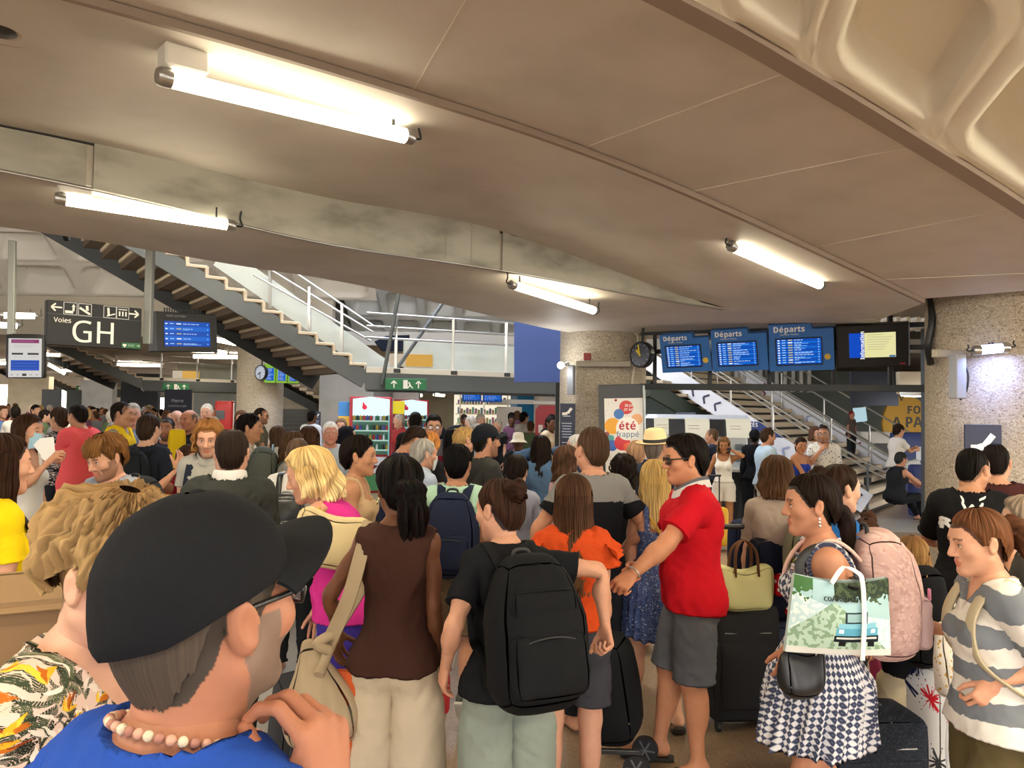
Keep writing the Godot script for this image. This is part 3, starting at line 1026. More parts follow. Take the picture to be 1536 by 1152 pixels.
func dress(called: String, g: Dictionary, t: Tm, X: Array, s: float, fat: float, m: Material, parent: Node) -> MeshInstance3D:
	var o := garment(t, g)
	var wr: float = g.get("wrinkle", 0.006)
	var v := PackedVector3Array(); v.resize(o.off.size())
	var sd0 := float(used.size() % 97) * 3.1
	for i in v.size():
		var p := o.off[i] + o.n[i] * (fat * o.fatw[i])
		if g.kind == "top": p.z += fat * 0.9 * o.fatw[i] * smoothstep(0.1, 0.0, absf(p.y - 1.05)) * (1.0 if o.n[i].z > 0.3 else 0.0)
		if wr > 0.0:
			var f := nz.get_noise_3d(p.x * 130.0 + p.y * 70.0 + sd0, p.y * 55.0 - absf(p.x) * 60.0, p.z * 110.0 + sd0)
			p += o.n[i] * (wr * (1.0 - 2.4 * absf(f)))
		v[i] = p
	var nb := v.size()
	var ix := o.ix.duplicate()
	var b := o.b.duplicate()
	var w := o.w.duplicate()
	var uv := o.uv.duplicate()
	# hems turn in
	var inner := {}
	for i in range(0, o.rim.size()):
		var a := o.rim[i]
		if not inner.has(a):
			inner[a] = v.size()
			v.push_back(o.base[a] + o.n[a] * (fat * o.fatw[a] - 0.002))
			for q in 3:
				b.push_back(o.b[a * 3 + q])
				w.push_back(o.w[a * 3 + q])
			uv.push_back(o.uv[a])
	for i in range(0, o.rim.size(), 2):
		var a := o.rim[i]; var c := o.rim[i + 1]
		ix.append_array([a, inner[a], c, c, inner[a], inner[c]])
	var mb := MB.new()
	mb.smooth(skin_verts(v, b, w, X, s), ix, uv)
	return part(called, mb, m, parent)
# ---------------------------------------------------------------- hair
func hair_low(phi: float) -> float:                      # height of the hairline round the head, 0 = front
	return lerpc([[0.0, 0.068], [0.5, 0.073], [0.85, 0.05], [1.15, 0.012], [1.35, -0.005], [1.55, 0.03], [1.85, 0.02], [2.1, -0.035], [2.5, -0.075], [3.15, -0.085]], absf(wrapf(phi, -PI, PI)))

func skull(phi: float, y: float, grow := 0.0) -> Vector3:
	var rx := 0.076 + grow
	var rz := 0.094 + grow
	var cz := -0.014
	var k := 1.0
	if y > 0.02:
		var u := clampf((y - 0.03) / (0.087 + grow), -1, 1)
		k = sqrt(maxf(1.0 - u * u, 0.0))
	else:
		var q := clampf((0.02 - y) / 0.11, 0, 1)
		rx = lerpf(rx, 0.058 + grow, q * q)
		rz = lerpf(rz, 0.06 + grow, q * q)
		cz = lerpf(cz, -0.022, q)
	return Vector3(sin(phi) * rx * k, y, cz + cos(phi) * rz * k)

# one sheet of hair: cap over the skull with relief that follows the strands, then what hangs below
func hair(h: Dictionary, lod: int, fine := 1.0) -> MB:
	var mb := MB.new()
	var col: Color = Color(h.col).srgb_to_linear()
	var tip: Color = Color(h.get("tip", h.col)).srgb_to_linear()
	var nphi := int([190, 84, 28, 260][lod])
	var nr := int([20, 12, 7, 24][lod])
	var th: float = h.get("th", 0.018)
	var wave: float = h.get("wave", 0.0)
	var curl: float = h.get("curl", 0.0)
	var vary: float = h.get("vary", 0.35)
	var sides: float = h.get("sides", 1.0)
	var fq: float = h.get("fq", 26.0) * [2.0, 1.3, 1.0, 2.6][lod]
	var sdn: float = h.get("seed", 1.0) * 17.0
	var start: float = h.get("from", 0.0)                 # bald crown: begin further down
	var up: float = h.get("hl", 0.0)
	var back: float = h.get("nape", 0.0)
	var part_x: float = h.get("part", 0.0)
	var strand := func(phi, t):
		return nz.get_noise_3d(cos(phi) * fq * 3.0 + sdn, sin(phi) * fq * 3.0, t * (9.0 if curl <= 0.0 else 60.0) + sdn)
	var rows := []
	var cs := []
	for r in nr + 1:
		var t := lerpf(start, 1.0, float(r) / nr)
		var row := []
		var cr := []
		for k in nphi:
			var phi := TAU * k / nphi
			var ap := absf(wrapf(phi, -PI, PI))
			var low: float = hair_low(phi) + 0.01 * nz.get_noise_2d(phi * 110.0 + sdn, 2.0) + up * smoothstep(1.2, 0.6, ap) + back * smoothstep(2.0, 2.6, ap)
			var top := 0.117 - 0.001
			var y := top + (low - top) * (1.0 - cos(t * PI * 0.5))
			if low < 0.02: y = lerpf(top, low, pow(t, 1.55))
			var p := skull(phi, y)
			var dir := (p - Vector3(0, 0.0, -0.014)).normalized()
			var e := th
			if ap < 2.4: e *= lerpf(sides, 1.0, clampf(maxf(1.0 - t * 1.7, (ap - 1.9) / 0.5), 0, 1))
			elif h.has("backth"): e *= lerpf(1.0, h.backth, smoothstep(0.45, 0.75, t))
			e *= 1.0 - 0.8 * smoothstep(0.82, 1.0, t) * h.get("taper", 1.0)
			if start > 0.0: e *= smoothstep(start, start + 0.12, t)
			e += h.get("quiff", 0.0) * smoothstep(1.1, 0.2, ap) * smoothstep(0.3, 0.7, t) * smoothstep(1.0, 0.88, t)
			var st: float = strand.call(phi + part_x * (1.0 - t), t)
			e += th * 0.45 * st * clampf(t * 3.0, 0, 1)
			if wave > 0.0: e += smoothstep(0.0, 0.2, t) * wave * nz.get_noise_3d(p.x * 190.0 + sdn, p.y * 190.0, p.z * 190.0)
			if curl > 0.0: e += smoothstep(0.0, 0.2, t) * curl * nz.get_noise_3d(p.x * 520.0 + sdn, p.y * 520.0, p.z * 520.0)
			p += dir * maxf(e, 0.0012)
			row.append(p)
			cr.append(col.lerp(tip, t * 0.5) * clampf(1.0 + vary * 2.2 * st, 0.35, 1.9))
		rows.append(row)
		cs.append(cr)
	mb.grid(rows, true, false, [], cs)
	if h.has("hang"): hang(mb, h, lod, col, tip, h.hang, h.get("hang_from", 1.15), th, sdn)
	if h.has("fringe"):
		var f: Dictionary = h.fringe                     # front hair brought down or swept
		var fr := []
		var fc := []
		var n := int([40, 22, 12, 50][lod])
		for r in 9:
			var u := r / 8.0
			var row := []
			var cr := []
			for k in n + 1:
				var phi: float = lerpf(-f.get("w", 0.9), f.get("w", 0.9), float(k) / n)
				var y: float = lerpf(0.105, f.get("y", 0.03) + 0.012 * nz.get_noise_2d(phi * 300.0, 5.0), u * u * 0.6 + u * 0.4)
				var p := skull(phi + f.get("sweep", 0.0) * u, maxf(y, 0.0))
				p.y = y
				var st := nz.get_noise_3d(phi * 260.0 + sdn, u * 14.0, 3.0)
				p += (p - Vector3(0, 0.02, -0.014)).normalized() * (th * (1.05 - 0.35 * u) + 0.006 * st + f.get("out", 0.0) * sin(u * PI * 0.8))
				row.append(p)
				cr.append(col.lerp(tip, u) * clampf(1.0 + vary * 2.2 * st, 0.35, 1.9))
			fr.append(row)
			fc.append(cr)
		var back_rows := []
		for k in n + 1: back_rows.append(fr[8][k] * Vector3(0.95, 1, 0.93))
		fr.append(back_rows); fc.append(fc[8])
		mb.grid(fr, false, false, [], fc)
	return mb

func hang(mb: MB, h: Dictionary, lod: int, col: Color, tip: Color, length: float, from: float, th: float, sdn: float):
	var n := int([150, 64, 22, 150][lod])
	var nr := int([18, 12, 6, 20][lod])
	var outer := []
	var inner := []
	var cs := []
	var flare: float = h.get("hflare", 0.0)
	var vary: float = h.get("vary", 0.35)
	var hw: float = h.get("hwave", 0.006)
	var front: float = h.get("front_len", 1.0)
	for r in nr + 1:
		var u := float(r) / nr
		var row := []; var rin := []; var cr := []
		for k in n + 1:
			var phi := lerpf(from, TAU - from, float(k) / n)
			var ap := absf(wrapf(phi, -PI, PI))
			var le: float = length * lerpf(front, 1.0, smoothstep(from, from + 0.9, ap)) * (1.0 + 0.13 * nz.get_noise_2d(phi * 150.0, sdn))
			var y0 := 0.055 if ap < 1.8 else 0.03
			var st := nz.get_noise_3d(phi * [330.0, 220.0, 150.0, 330.0][lod] + sdn, u * 10.0, 9.0)
			var y := y0 - le * u
			var p := skull(phi, lerpf(y0, -0.02, minf(u * 2.0, 1.0)), th * 0.95)
			p.y = y
			var o := Vector3(sin(phi), 0, cos(phi))
			p += o * (flare * u * (1.0 - 0.75 * smoothstep(0.6, 1.0, u) * h.get("tuck", 1.0)) + 0.009 * st + hw * sin(u * le * 55.0 + phi * 5.0) * smoothstep(0.1, 0.5, u))
			if y < -0.16: p.z -= (minf(-0.16 - y, 0.1)) * 0.35 * smoothstep(1.5, 2.2, ap)
			row.append(p)
			rin.append(p - o * (0.02 if u < 0.97 else 0.006))
			cr.append(col.lerp(tip, u) * clampf(1.0 + vary * 2.2 * st, 0.35, 1.9))
		outer.append(row); inner.push_front(rin); cs.append(cr)
	var rows := outer + inner
	var c2 := cs.duplicate()
	c2.reverse()
	mb.grid(rows, false, false, [], cs + c2)

func tail(pts: Array, rad: Array, h: Dictionary, lod: int) -> MB:      # ponytail, plait, bun strand: swept lock with strand relief
	var mb := MB.new()
	var col := Color(h.col).srgb_to_linear()
	var n := int([26, 14, 8, 30][lod])
	var sp := spline(pts, int([7, 5, 3, 8][lod]))
	var m := sp.size()
	var up := Vector3(1, 0, 0.1)
	var rows := []; var cs := []
	for i in m:
		var td: Vector3 = (sp[mini(i + 1, m - 1)] - sp[maxi(i - 1, 0)]).normalized()
		var u := (up - td * up.dot(td)).normalized()
		var s := td.cross(u)
		var f := float(i) / (m - 1) * (rad.size() - 1)
		var r: float = lerpf(rad[int(f)], rad[mini(int(f) + 1, rad.size() - 1)], f - int(f))
		if h.has("plait"): r *= 1.0 + 0.28 * absf(sin(f * h.plait))
		var row := []; var cr := []
		for k in n:
			var a := TAU * k / n
			var st := nz.get_noise_3d(cos(a) * 55.0, sin(a) * 55.0, f * 7.0)
			row.append(sp[i] + (u * cos(a) * h.get("squash", 1.0) + s * sin(a)) * (r * (1.0 + 0.35 * st)))
			cr.append(col * clampf(1.0 + h.get("vary", 0.35) * 2.2 * st, 0.35, 1.9))
		rows.append(row); cs.append(cr)
	mb.grid(rows, true, true, [], cs)
	return mb

# ---------------------------------------------------------------- a person
const SKIN := {"pale": Color("e6b59a"), "fair": Color("d9a284"), "tan": Color("c58b68"), "olive": Color("b57f5b"), "brown": Color("8a5a3f"), "dark": Color("5c3a2a"), "deep": Color("44291e"), "ruddy": Color("d69780")}

func person(sp: Dictionary) -> Dictionary:
	var lod: int = sp.get("lod", 1)
	var sex: String = sp.get("sex", "m")
	var t := template(sex, lod)
	var at: Vector3
	var height: float
	if sp.has("pos"):
		at = sp.pos
		height = sp.h
	else:
		at = G(sp.at[0], sp.at[2])
		height = P(sp.at[0], sp.at[1], sp.at[2]).y - sp.get("extra", 0.02) if not sp.has("h") else sp.h
	var s := height / 1.75
	var inv := TV(at, facing(sp.get("face", 0.0))).affine_inverse()
	for k in ["l", "r"]:
		if sp.has("w" + k): sp["h" + k] = (inv * sp["w" + k]) / s
	var X := pose(sp, t)
	var o := thing("person", sp.label, sp.get("cat", "person"), TV(at, facing(sp.get("face", 0.0))), sp.get("group", ""))
	var skin: Color = (SKIN[sp.get("skin", "fair")] if SKIN.has(sp.get("skin", "fair")) else Color(sp.skin)).srgb_to_linear() * 0.86
	var fat: float = sp.get("fat", 0.0)
	var hs: float = sp.get("hs", 1.05)
	var hcol: Color = Color(sp.hair.col).srgb_to_linear() if sp.has("hair") else skin
	# covered skin draws in a little under the clothes
	var v := t.v.duplicate()
	var tops: Array = sp.get("wear", [])
	for i in v.size():
		if t.reg[i] == 0:
			var p := v[i]
			var inn := fat * t.fatw[i]
			for g in tops:
				if g.get("kind", "") in ["top", "bottom"] and garment_field(p, t.armw[i], g, t.J) > 0.012:
					inn -= 0.007
					break
			v[i] = p + t.n[i] * inn
	var Xh := X.duplicate()
	if hs != 1.0:
		var hj: Vector3 = t.J.head - Vector3(0, 0.06, 0)
		Xh[HEAD] = X[HEAD] * Transform3D(Basis().scaled(Vector3.ONE * hs), hj - hj * hs)
	var cs := PackedColorArray(); cs.resize(v.size())
	var stub: float = sp.get("beard", 0.0)
	var bcol: Color = Color(sp.get("beard_col", "3a2c22")).srgb_to_linear()
	for i in v.size():
		var c := skin
		match t.feat[i]:
			1: c = skin * Color(0.86, 0.58, 0.56)
			2: c = skin.lerp(hcol * 0.7, sp.get("brow", 0.75))
			3: c = skin.lerp(bcol, stub)
			4: c = hcol.lerp(skin, sp.hair.get("mix", 0.0)) if sp.has("hair") and not sp.hair.has("skinny") else skin
		if t.feat[i] == 0 and t.reg[i] == 2: c = skin * Color(1.0, 0.95, 0.93)
		if t.feat[i] == 0: c = c * (1.0 + 0.08 * nz.get_noise_3d(v[i].x * 300, v[i].y * 300, v[i].z * 300))
		if sp.has("tights") and t.reg[i] == 0 and v[i].y < 0.95: c = Color(sp.tights).srgb_to_linear()
		cs[i] = c
	var mb := MB.new()
	mb.smooth(skin_verts(v, t.b, t.w, Xh, s), t.ix, PackedVector2Array(), cs)
	part("body", mb, mat(Color.WHITE, 0.52, 0.0, "vc"), o)
	var hT := Transform3D(Xh[HEAD].basis * s, Xh[HEAD] * HC * s)      # head's own axes
	var info := {"o": o, "X": X, "s": s, "t": t, "head": hT, "lod": lod, "fat": fat}
	if sp.get("eyes", absf(wrapf(sp.get("face", 0.0) - sp.get("head", Vector3.ZERO).y - sp.get("twist", 0.0), -180, 180)) > 55.0) and lod != 2:
		for sg in [1.0, -1.0]:
			var e := MB.new()
			e.col = Color(0.75, 0.72, 0.68)
			e.ball(Transform3D(Basis(), Vector3(sg * 0.031, 0.0, 0.0825)), Vector3(0.0115, 0.0046, 0.0056), 8, 12)
			e.col = Color(sp.get("iris", "2a1a10")).srgb_to_linear()
			e.ball(Transform3D(Basis(), Vector3(sg * 0.031, 0.0, 0.0868)), Vector3(0.0045, 0.0043, 0.002), 6, 10)
			e.col = hcol * 0.4
			e.tube([Vector3(sg * 0.019, 0.002, 0.0845), Vector3(sg * 0.026, 0.0062, 0.0868), Vector3(sg * 0.034, 0.0062, 0.0862), Vector3(sg * 0.0435, 0.001, 0.081)], 0.0014, 5)
			part("eye", e, mat(Color.WHITE, 0.25, 0.0, "vc"), o, hT)
	if sp.has("hair") and not sp.hair.get("none", false):
		var hm := mat(Color.WHITE, sp.hair.get("rough", 0.6), 0.0, "hair")
		var hp := part("hair", hair(sp.hair, lod), hm, o, hT)
		if sp.hair.has("tails"):
			for tl in sp.hair.tails: part(tl.get("name", "ponytail"), tail(tl.pts, tl.rad, sp.hair.merged(tl, true), lod), hm, hp)
	for g in tops:
		var gg: Dictionary = g.duplicate()
		var m = gg.m
		if m is String: m = mat(m, g.get("rough", 0.85), 0.0, "cloth")
		for q in ["m", "name", "rough"]: gg.erase(q)
		if g.has("kind") and g.kind in ["top", "bottom"]: info[g.name] = dress(g.name, gg, t, X, s, fat, m, o)
		elif g.get("kind", "") == "skirt": info[g.name] = skirt(g, X, t, s, fat, m, o)
		elif g.get("kind", "") == "collar": collar(g, X, t, s, m, o)
	if sp.get("shoes", "") != "" and lod != 2: shoes(sp, X, t, s, o)
	return info

func shoes(sp: Dictionary, X: Array, t: Tm, s: float, o: Node):
	var style: String = sp.get("shoe_style", "trainer")
	for side in 2:
		var sg := 1.0 if side == 0 else -1.0
		var fx: Transform3D = X[FOOT_L + side * 3]
		var base := Transform3D(fx.basis * Basis(Vector3.UP, sg * 0.08) * s, (fx * Vector3(0.104 * sg, 0.0, 0.045)) * s)
		var shape := func(p: Vector3) -> Vector3:
			var z := p.z / 0.145
			p.x *= 1.0 - 0.28 * z * z - 0.1 * (1.0 if z < 0 else 0.0)
			p.x += sg * 0.008 * (1 - z * z)
			if p.y > 0.0: p.y *= lerpf(1.0, 0.52, smoothstep(-0.25, 0.75, z)) if style == "trainer" else 0.25
			return p
		var mb := MB.new()
		var sole := MB.new()
		sole.soft(Transform3D(Basis(), Vector3(0, 0.0, 0)), Vector3(0.1, 0.026, 0.29), 0.012, 5, 0.0, func(p): p.x *= 1.0 - 0.26 * pow(p.z / 0.145, 2) - 0.1 * (1.0 if p.z < 0 else 0.0); p.x += sg * 0.008; return p)
		if style == "trainer":
			mb.soft(Transform3D(Basis(), Vector3(0, 0.052, 0)), Vector3(0.094, 0.095, 0.28), 0.045, 7, 0.0, shape)
			var sh := part("shoe", mb, mat(sp.shoes, 0.7), o, base)
			part("sole", sole, mat(sp.get("sole", "d8d4cc"), 0.7), sh)
		else:
			var pts := [Vector3(-0.05, 0.01, 0.03), Vector3(-0.035, 0.05, 0.035), Vector3(0, 0.062, 0.04), Vector3(0.035, 0.05, 0.035), Vector3(0.05, 0.01, 0.03)]
			strap(mb, spline(pts, 3), 0.03, 0.005, Vector3.BACK)
			var sh := part("sandal", sole, mat(sp.get("sole", "2a2622"), 0.7), o, base)
			part("strap", mb, mat(sp.shoes, 0.6), sh)

func skirt(g: Dictionary, X: Array, t: Tm, s: float, fat: float, m: Material, o: Node) -> MeshInstance3D:    # hangs round both legs from the waist
	var rows := []; var us := []
	var n := int([84, 48, 24, 84][t.lod])
	var nr := int([22, 14, 8, 22][t.lod])
	var top: float = g.get("waist", 1.05)
	var hem: float = g.get("hem", 0.5)
	var fl: float = g.get("flare", 0.1)
	var folds: float = g.get("folds", 9.0)
	for r in nr + 1:
		var y := lerpf(top, hem, float(r) / nr)
		var lx: Array = []
		for side in 2:
			var sg := 1.0 if side == 0 else -1.0
			var p := Vector3(0.095 * sg, y, 0)
			var k := smoothstep(0.97, 0.8, y)
			var q: Vector3 = (X[PELVIS] * p).lerp(X[(THIGH_L if y > 0.49 else SHIN_L) + side * 3] * p, k)
			lx.append(q)
		var c: Vector3 = (lx[0] + lx[1]) * 0.5
		var half: Vector3 = (lx[0] - lx[1]) * 0.5
		var grow := (top - y) * fl
		var body: float = lerpc([[0.3, 0.1], [0.5, 0.12], [0.8, 0.168], [0.92, 0.182], [1.05, 0.15], [1.1, 0.135], [1.3, 0.165]], y) + fat * 0.6
		var dz: float = lerpc([[0.3, 0.09], [0.5, 0.1], [0.85, 0.15], [0.92, 0.158], [1.05, 0.112], [1.1, 0.105], [1.3, 0.125]], y) + fat
		var row := []; var ur := []
		for k in n + 1:
			var a := TAU * k / n
			var d := Vector3(sin(a), 0, cos(a))
			var rx := body + 0.012 + grow
			var rz := dz + 0.012 + grow
			var p := c + Vector3(d.x * rx, 0, d.z * rz)
			p += half * Vector3(0, 0, 1) * signf(d.x) * absf(d.x) * 0.9
			var f := nz.get_noise_2d(cos(a) * folds * 12.0 + 40, sin(a) * folds * 12.0 + (top - y) * 15.0)
			p += d * (f * g.get("depth", 0.05) * smoothstep(0.0, 0.35, top - y))
			p.y += 0.012 * nz.get_noise_1d(a * 60.0) * (1.0 if r == nr else 0.0)
			row.append(p * s)
			ur.append(Vector2(a * 0.23, 1.75 - y))
		rows.append(row); us.append(ur)
	var inner := []
	for k in n + 1: inner.append(rows[nr][k] * Vector3(1, 1, 1) + (Vector3(0, 0.02, 0) - (rows[nr][k] - rows[nr][(k + n / 2) % n]).normalized() * 0.006))
	rows.append(inner); us.append(us[nr])
	var mb := MB.new()
	mb.grid(rows, false, false, us)
	return part(g.name, mb, m, o)

func collar(g: Dictionary, X: Array, t: Tm, s: float, m, o: Node):          # turned-down collar or slack hood round the neck
	var mb := MB.new()
	if m is String: m = mat(m, 0.85, 0.0, "cloth")
	var C: Transform3D = X[CHEST]
	if g.get("hood", false):
		var rows := []
		for r in 11:
			var u := r / 10.0
			var row := []
			for k in 25:
				var a := lerpf(-2.5, 2.5, k / 24.0)
				var back := 0.5 + 0.5 * cos(a)
				var lift := sin(u * PI)
				var rr := 0.075 + 0.03 * u + 0.045 * lift * (0.4 + back)
				var p := Vector3(sin(a) * (rr + 0.025), 1.5 - 0.13 * u * back - 0.085 * u + 0.02 * lift, -0.02 - cos(a) * (rr + 0.045 * back))
				p.y += 0.008 * nz.get_noise_2d(a * 90, u * 60)
				row.append((C * p) * s)
			rows.append(row)
		mb.grid(rows, false, true)
		part("hood", mb, m, o)
		return
	var h: float = g.get("high", 0.045)
	var rows := []
	for r in 7:
		var row := []
		for k in 33:
			var a := TAU * k / 32.0
			var open := 0.012 * pow(0.5 + 0.5 * cos(a), 12.0)
			var front := 0.5 + 0.5 * cos(a)
			var inr := 0.072
			var prof: Vector2 = [Vector2(inr, 0.0), Vector2(inr, h * 0.55), Vector2(inr + 0.003, h), Vector2(inr + 0.01, h * 0.98), Vector2(inr + 0.017, h * 0.5), Vector2(inr + 0.026, -0.005), Vector2(inr + 0.02, -0.006)][r]
			var p := Vector3(sin(a) * prof.x, 1.474 + prof.y - 0.035 * front + 0.02 * (1.0 - front) + 0.024 * sin(a) * sin(a), -0.018 + cos(a) * (prof.x + 0.01))
			row.append((C * p) * s)
		rows.append(row)
	mb.grid(rows, false, true)
	part("collar", mb, m, o)

func bone_at(info: Dictionary, bone: int, rest: Vector3) -> Vector3: return info.o.transform * ((info.X[bone] * rest) * info.s)

func frame(info: Dictionary, bone: int, rest: Vector3) -> Transform3D:      # world frame carried by a bone, in the wearer's own size
	var x: Transform3D = info.X[bone]
	return info.o.transform * Transform3D(x.basis * info.s, (x * rest) * info.s)

func palm(info: Dictionary, side: int) -> Transform3D:                       # world frame of the hand: x fingers, y back of hand, z thumb
	var t: Tm = info.t
	var h := t.hand
	if side == 1: h = Transform3D(Basis(mirror(h.basis.x), mirror(h.basis.y), mirror(h.basis.z)), mirror(h.origin))
	var x: Transform3D = info.X[HAND_L + side * 3]
	var q := x * h
	return info.o.transform * Transform3D(q.basis * info.s, q.origin * info.s)
# ---------------------------------------------------------------- the building
var M := {}
func materials():
	M.paint = mat("d2cbc4", 0.62, 0.0, "worn")
	M.paint.metallic_specular = 0.4
	M.coffer = mat("e6e2d4", 0.85)
	M.vault = mat("eceae4", 0.85)
	M.seam = mat("d8d2c6", 0.7)
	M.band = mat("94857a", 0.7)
	M.steel = mat("55595a", 0.45, 0.35)
	M.dark = mat("26292b", 0.5, 0.2)
	M.navy = mat("1c2334", 0.5)
	M.chrome = mat("b4b4b2", 0.28, 0.9)
	M.black = mat("151517", 0.45)
	M.white = mat("e6e4de", 0.6)
	M.plate = StandardMaterial3D.new()
	M.plate.albedo_texture = noise_tex("stained", 0.009, [[0.0, 0.38, 0.55, 1.0], [Color("7c7a70"), Color("a6a69c"), Color("b6b6ac"), Color("bcbcb2")]], 5)
	M.plate.uv1_triplanar = true
	M.plate.uv1_world_triplanar = true
	M.plate.uv1_scale = Vector3(0.5, 0.9, 0.5)
	M.plate.roughness = 0.75
	# exposed aggregate
	var im := Image.create(512, 512, false, Image.FORMAT_RGB8)
	im.fill(Color("a79c8b"))
	var bump := Image.create(512, 512, false, Image.FORMAT_RGB8)
	bump.fill(Color(0.5, 0.5, 0.5))
	var stones := ["b5aa99", "beb4a3", "948775", "a2978a", "857a6d", "c6beb0", "ab9a82", "7d7366"]
	for i in 5200:
		var c := Color(stones[rng.randi() % 8])
		var x := rng.randi() % 512; var y := rng.randi() % 512
		var r := rng.randi_range(1, 4)
		for dy in range(-r, r + 1):
			for dx in range(-r, r + 1):
				if dx * dx + dy * dy <= r * r + 1:
					im.set_pixel(posmod(x + dx, 512), posmod(y + dy, 512), c)
					var b := 0.55 + 0.1 * (r - sqrt(dx * dx + dy * dy))
					bump.set_pixel(posmod(x + dx, 512), posmod(y + dy, 512), Color(b, b, b))
	for i in 320:
		var x := rng.randi() % 512; var y := rng.randi() % 512
		im.fill_rect(Rect2i(x, y, rng.randi_range(3, 7), rng.randi_range(3, 6)), Color("463d33"))
	M.aggregate = picture("aggregate", im, 0.9, 0.0, Vector3(1.5, 1.5, 1.5), true)
	bump.bump_map_to_normal_map(4.0)
	M.aggregate.normal_enabled = true
	M.aggregate.normal_texture = ImageTexture.create_from_image(bump)
	M.aggregate.normal_scale = 0.9
	# polished terrazzo floor
	var fl := Image.create(1024, 1024, false, Image.FORMAT_RGB8)
	fl.fill(Color("927d66"))
	for i in 26000:
		var v := rng.randf_range(0.72, 1.18)
		var c := Color("8f7459") if rng.randf() < 0.75 else Color("a48f74")
		c = c * v
		var r := rng.randi_range(1, 5)
		fl.fill_rect(Rect2i(rng.randi() % 1022, rng.randi() % 1022, r, r), Color(c.r, c.g, c.b))
	M.floor = picture("terrazzo", fl, 0.28, 0.0, Vector3(0.55, 0.55, 0.55), true)
	M.floor.uv1_world_triplanar = true
	M.floor.metallic_specular = 0.5
	M.floorpale = mat("a39c90", 0.3)
	M.tread = mat("cdbda4", 0.7, 0.0, "worn")

func shell():
	var mb := MB.new()
	mb.bx(-10, -0.15, -20, 66, 0.3, 60, 0.0)
	struct("floor", mb, M.floor)
	var band := MB.new()                                    # paler paving bands further back
	band.bx(6.2, 0.003, -13.2, 10.0, 0.006, 1.5, 0.002)
	band.bx(-1.5, 0.003, -7.3, 2.2, 0.006, 6.0, 0.002)
	band.bx(-14, 0.003, -16.0, 14.0, 0.006, 9.0, 0.002)
	struct("trim_1", band, M.floorpale)
	# outer walls with openings, roof with a skylight
	mb = MB.new()
	for r in [[-43, -33, 3.0, 7], [-33, -32, 0, 7], [-32, -26.5, 2.9, 7], [-26.5, -22.6, 0, 7], [-22.6, -19.6, 3.0, 7], [-19.6, 23, 0, 7]]:
		mb.bx((r[0] + r[1]) * 0.5, (r[2] + r[3]) * 0.5, -46.0, r[1] - r[0], r[3] - r[2], 0.4, 0.0)
	struct("wall_back", mb, mat("cfc8ba", 0.85, 0.0, "worn"))
	mb = MB.new()
	mb.bx(-43, 5.3, -19, 0.4, 3.4, 54, 0.0)
	for i in 10: mb.bx(-43, 1.8, -45.5 + i * 6.0, 0.4, 3.6, 0.8, 0.0)
	struct("wall_left", mb, mat("cfcac0", 0.85))
	mb = MB.new()
	mb.bx(23, 5.2, -19, 0.4, 3.6, 54, 0.0)
	mb.bx(23, 1.7, -31, 0.4, 3.4, 30, 0.0)
	for i in 5: mb.bx(23, 1.7, -14 + i * 5.0, 0.4, 3.4, 0.8, 0.0)
	struct("wall_right", mb, mat("bdb5a8", 0.85))
	mb = MB.new()
	mb.bx(-10, 5.3, 8, 66, 3.4, 0.4, 0.0)
	for i in 9: mb.bx(-42 + i * 8.0, 1.8, 8, 4.0, 3.6, 0.4, 0.0)
	struct("wall_front", mb, mat("bdb5a8", 0.85))
	mb = MB.new()
	for r in [[-43, 23, -12.5, 8], [-43, -8, -17.0, -12.5], [0.5, 23, -17, -12.5], [-43, 23, -46, -17]]:
		mb.bx((r[0] + r[1]) * 0.5, 7.15, (r[2] + r[3]) * 0.5, r[1] - r[0], 0.3, r[3] - r[2], 0.0)
	struct("ceiling_roof", mb, M.vault)

func ruled(a: Array, b: Array, thick: float, over := 12) -> MB:        # slab whose underside runs from curve a to curve b
	var mb := MB.new()
	var lo := []
	for j in 7:
		var row := []
		for i in a.size(): row.append(a[i].lerp(b[i], j / 6.0))
		lo.append(row)
	mb.grid(lo, false, false)
	var up := Vector3(0, thick, 0)
	var n := a.size()
	for i in n - 1:
		mb.quad(a[i] + up, a[i + 1] + up, b[i + 1] + up, b[i] + up, Vector3.UP)
		mb.quad(a[i], a[i + 1], a[i + 1] + up, a[i] + up, a[i] - b[i])
		mb.quad(b[i], b[i + 1], b[i + 1] + up, b[i] + up, b[i] - a[i])
	for i in [0, n - 1]:
		mb.quad(a[i], b[i], b[i] + up, a[i] + up, a[i] - a[1 if i == 0 else n - 2])
	return mb

func sample(c: Array, t0: float, t1: float, n := 8) -> Array:          # piece of a curve by its share of points
	var out := []
	for i in n + 1:
		var f := clampf(lerpf(t0, t1, float(i) / n), 0, 1) * (c.size() - 1)
		var k := mini(int(f), c.size() - 2)
		out.append(c[k].lerp(c[k + 1], f - k))
	return out

func coffer(p00: Vector3, p10: Vector3, p11: Vector3, p01: Vector3, depth: float, n: int) -> MB:
	var mb := MB.new()
	var up := (p10 - p00).cross(p01 - p00).normalized()
	if up.y < 0: up = -up
	var rows := []
	for j in n + 1:
		var row := []
		for i in n + 1:
			var u := float(i) / n; var v := float(j) / n
			var p := p00.lerp(p10, u).lerp(p01.lerp(p11, u), v)
			var m := 0.76 - pow(pow(absf(2 * u - 1), 6.0) + pow(absf(2 * v - 1), 6.0), 1.0 / 6.0)
			row.append(p + up * (depth * smoothstep(0.0, 0.15, m) + 0.01 * smoothstep(0.02, 0.0, absf(m + 0.24))))
		rows.append(row)
	mb.grid(rows)
	if mb.n[mb.n.size() / 2].dot(up) > 0:
		mb = MB.new()
		mb.grid(rows, false, true)
	return mb

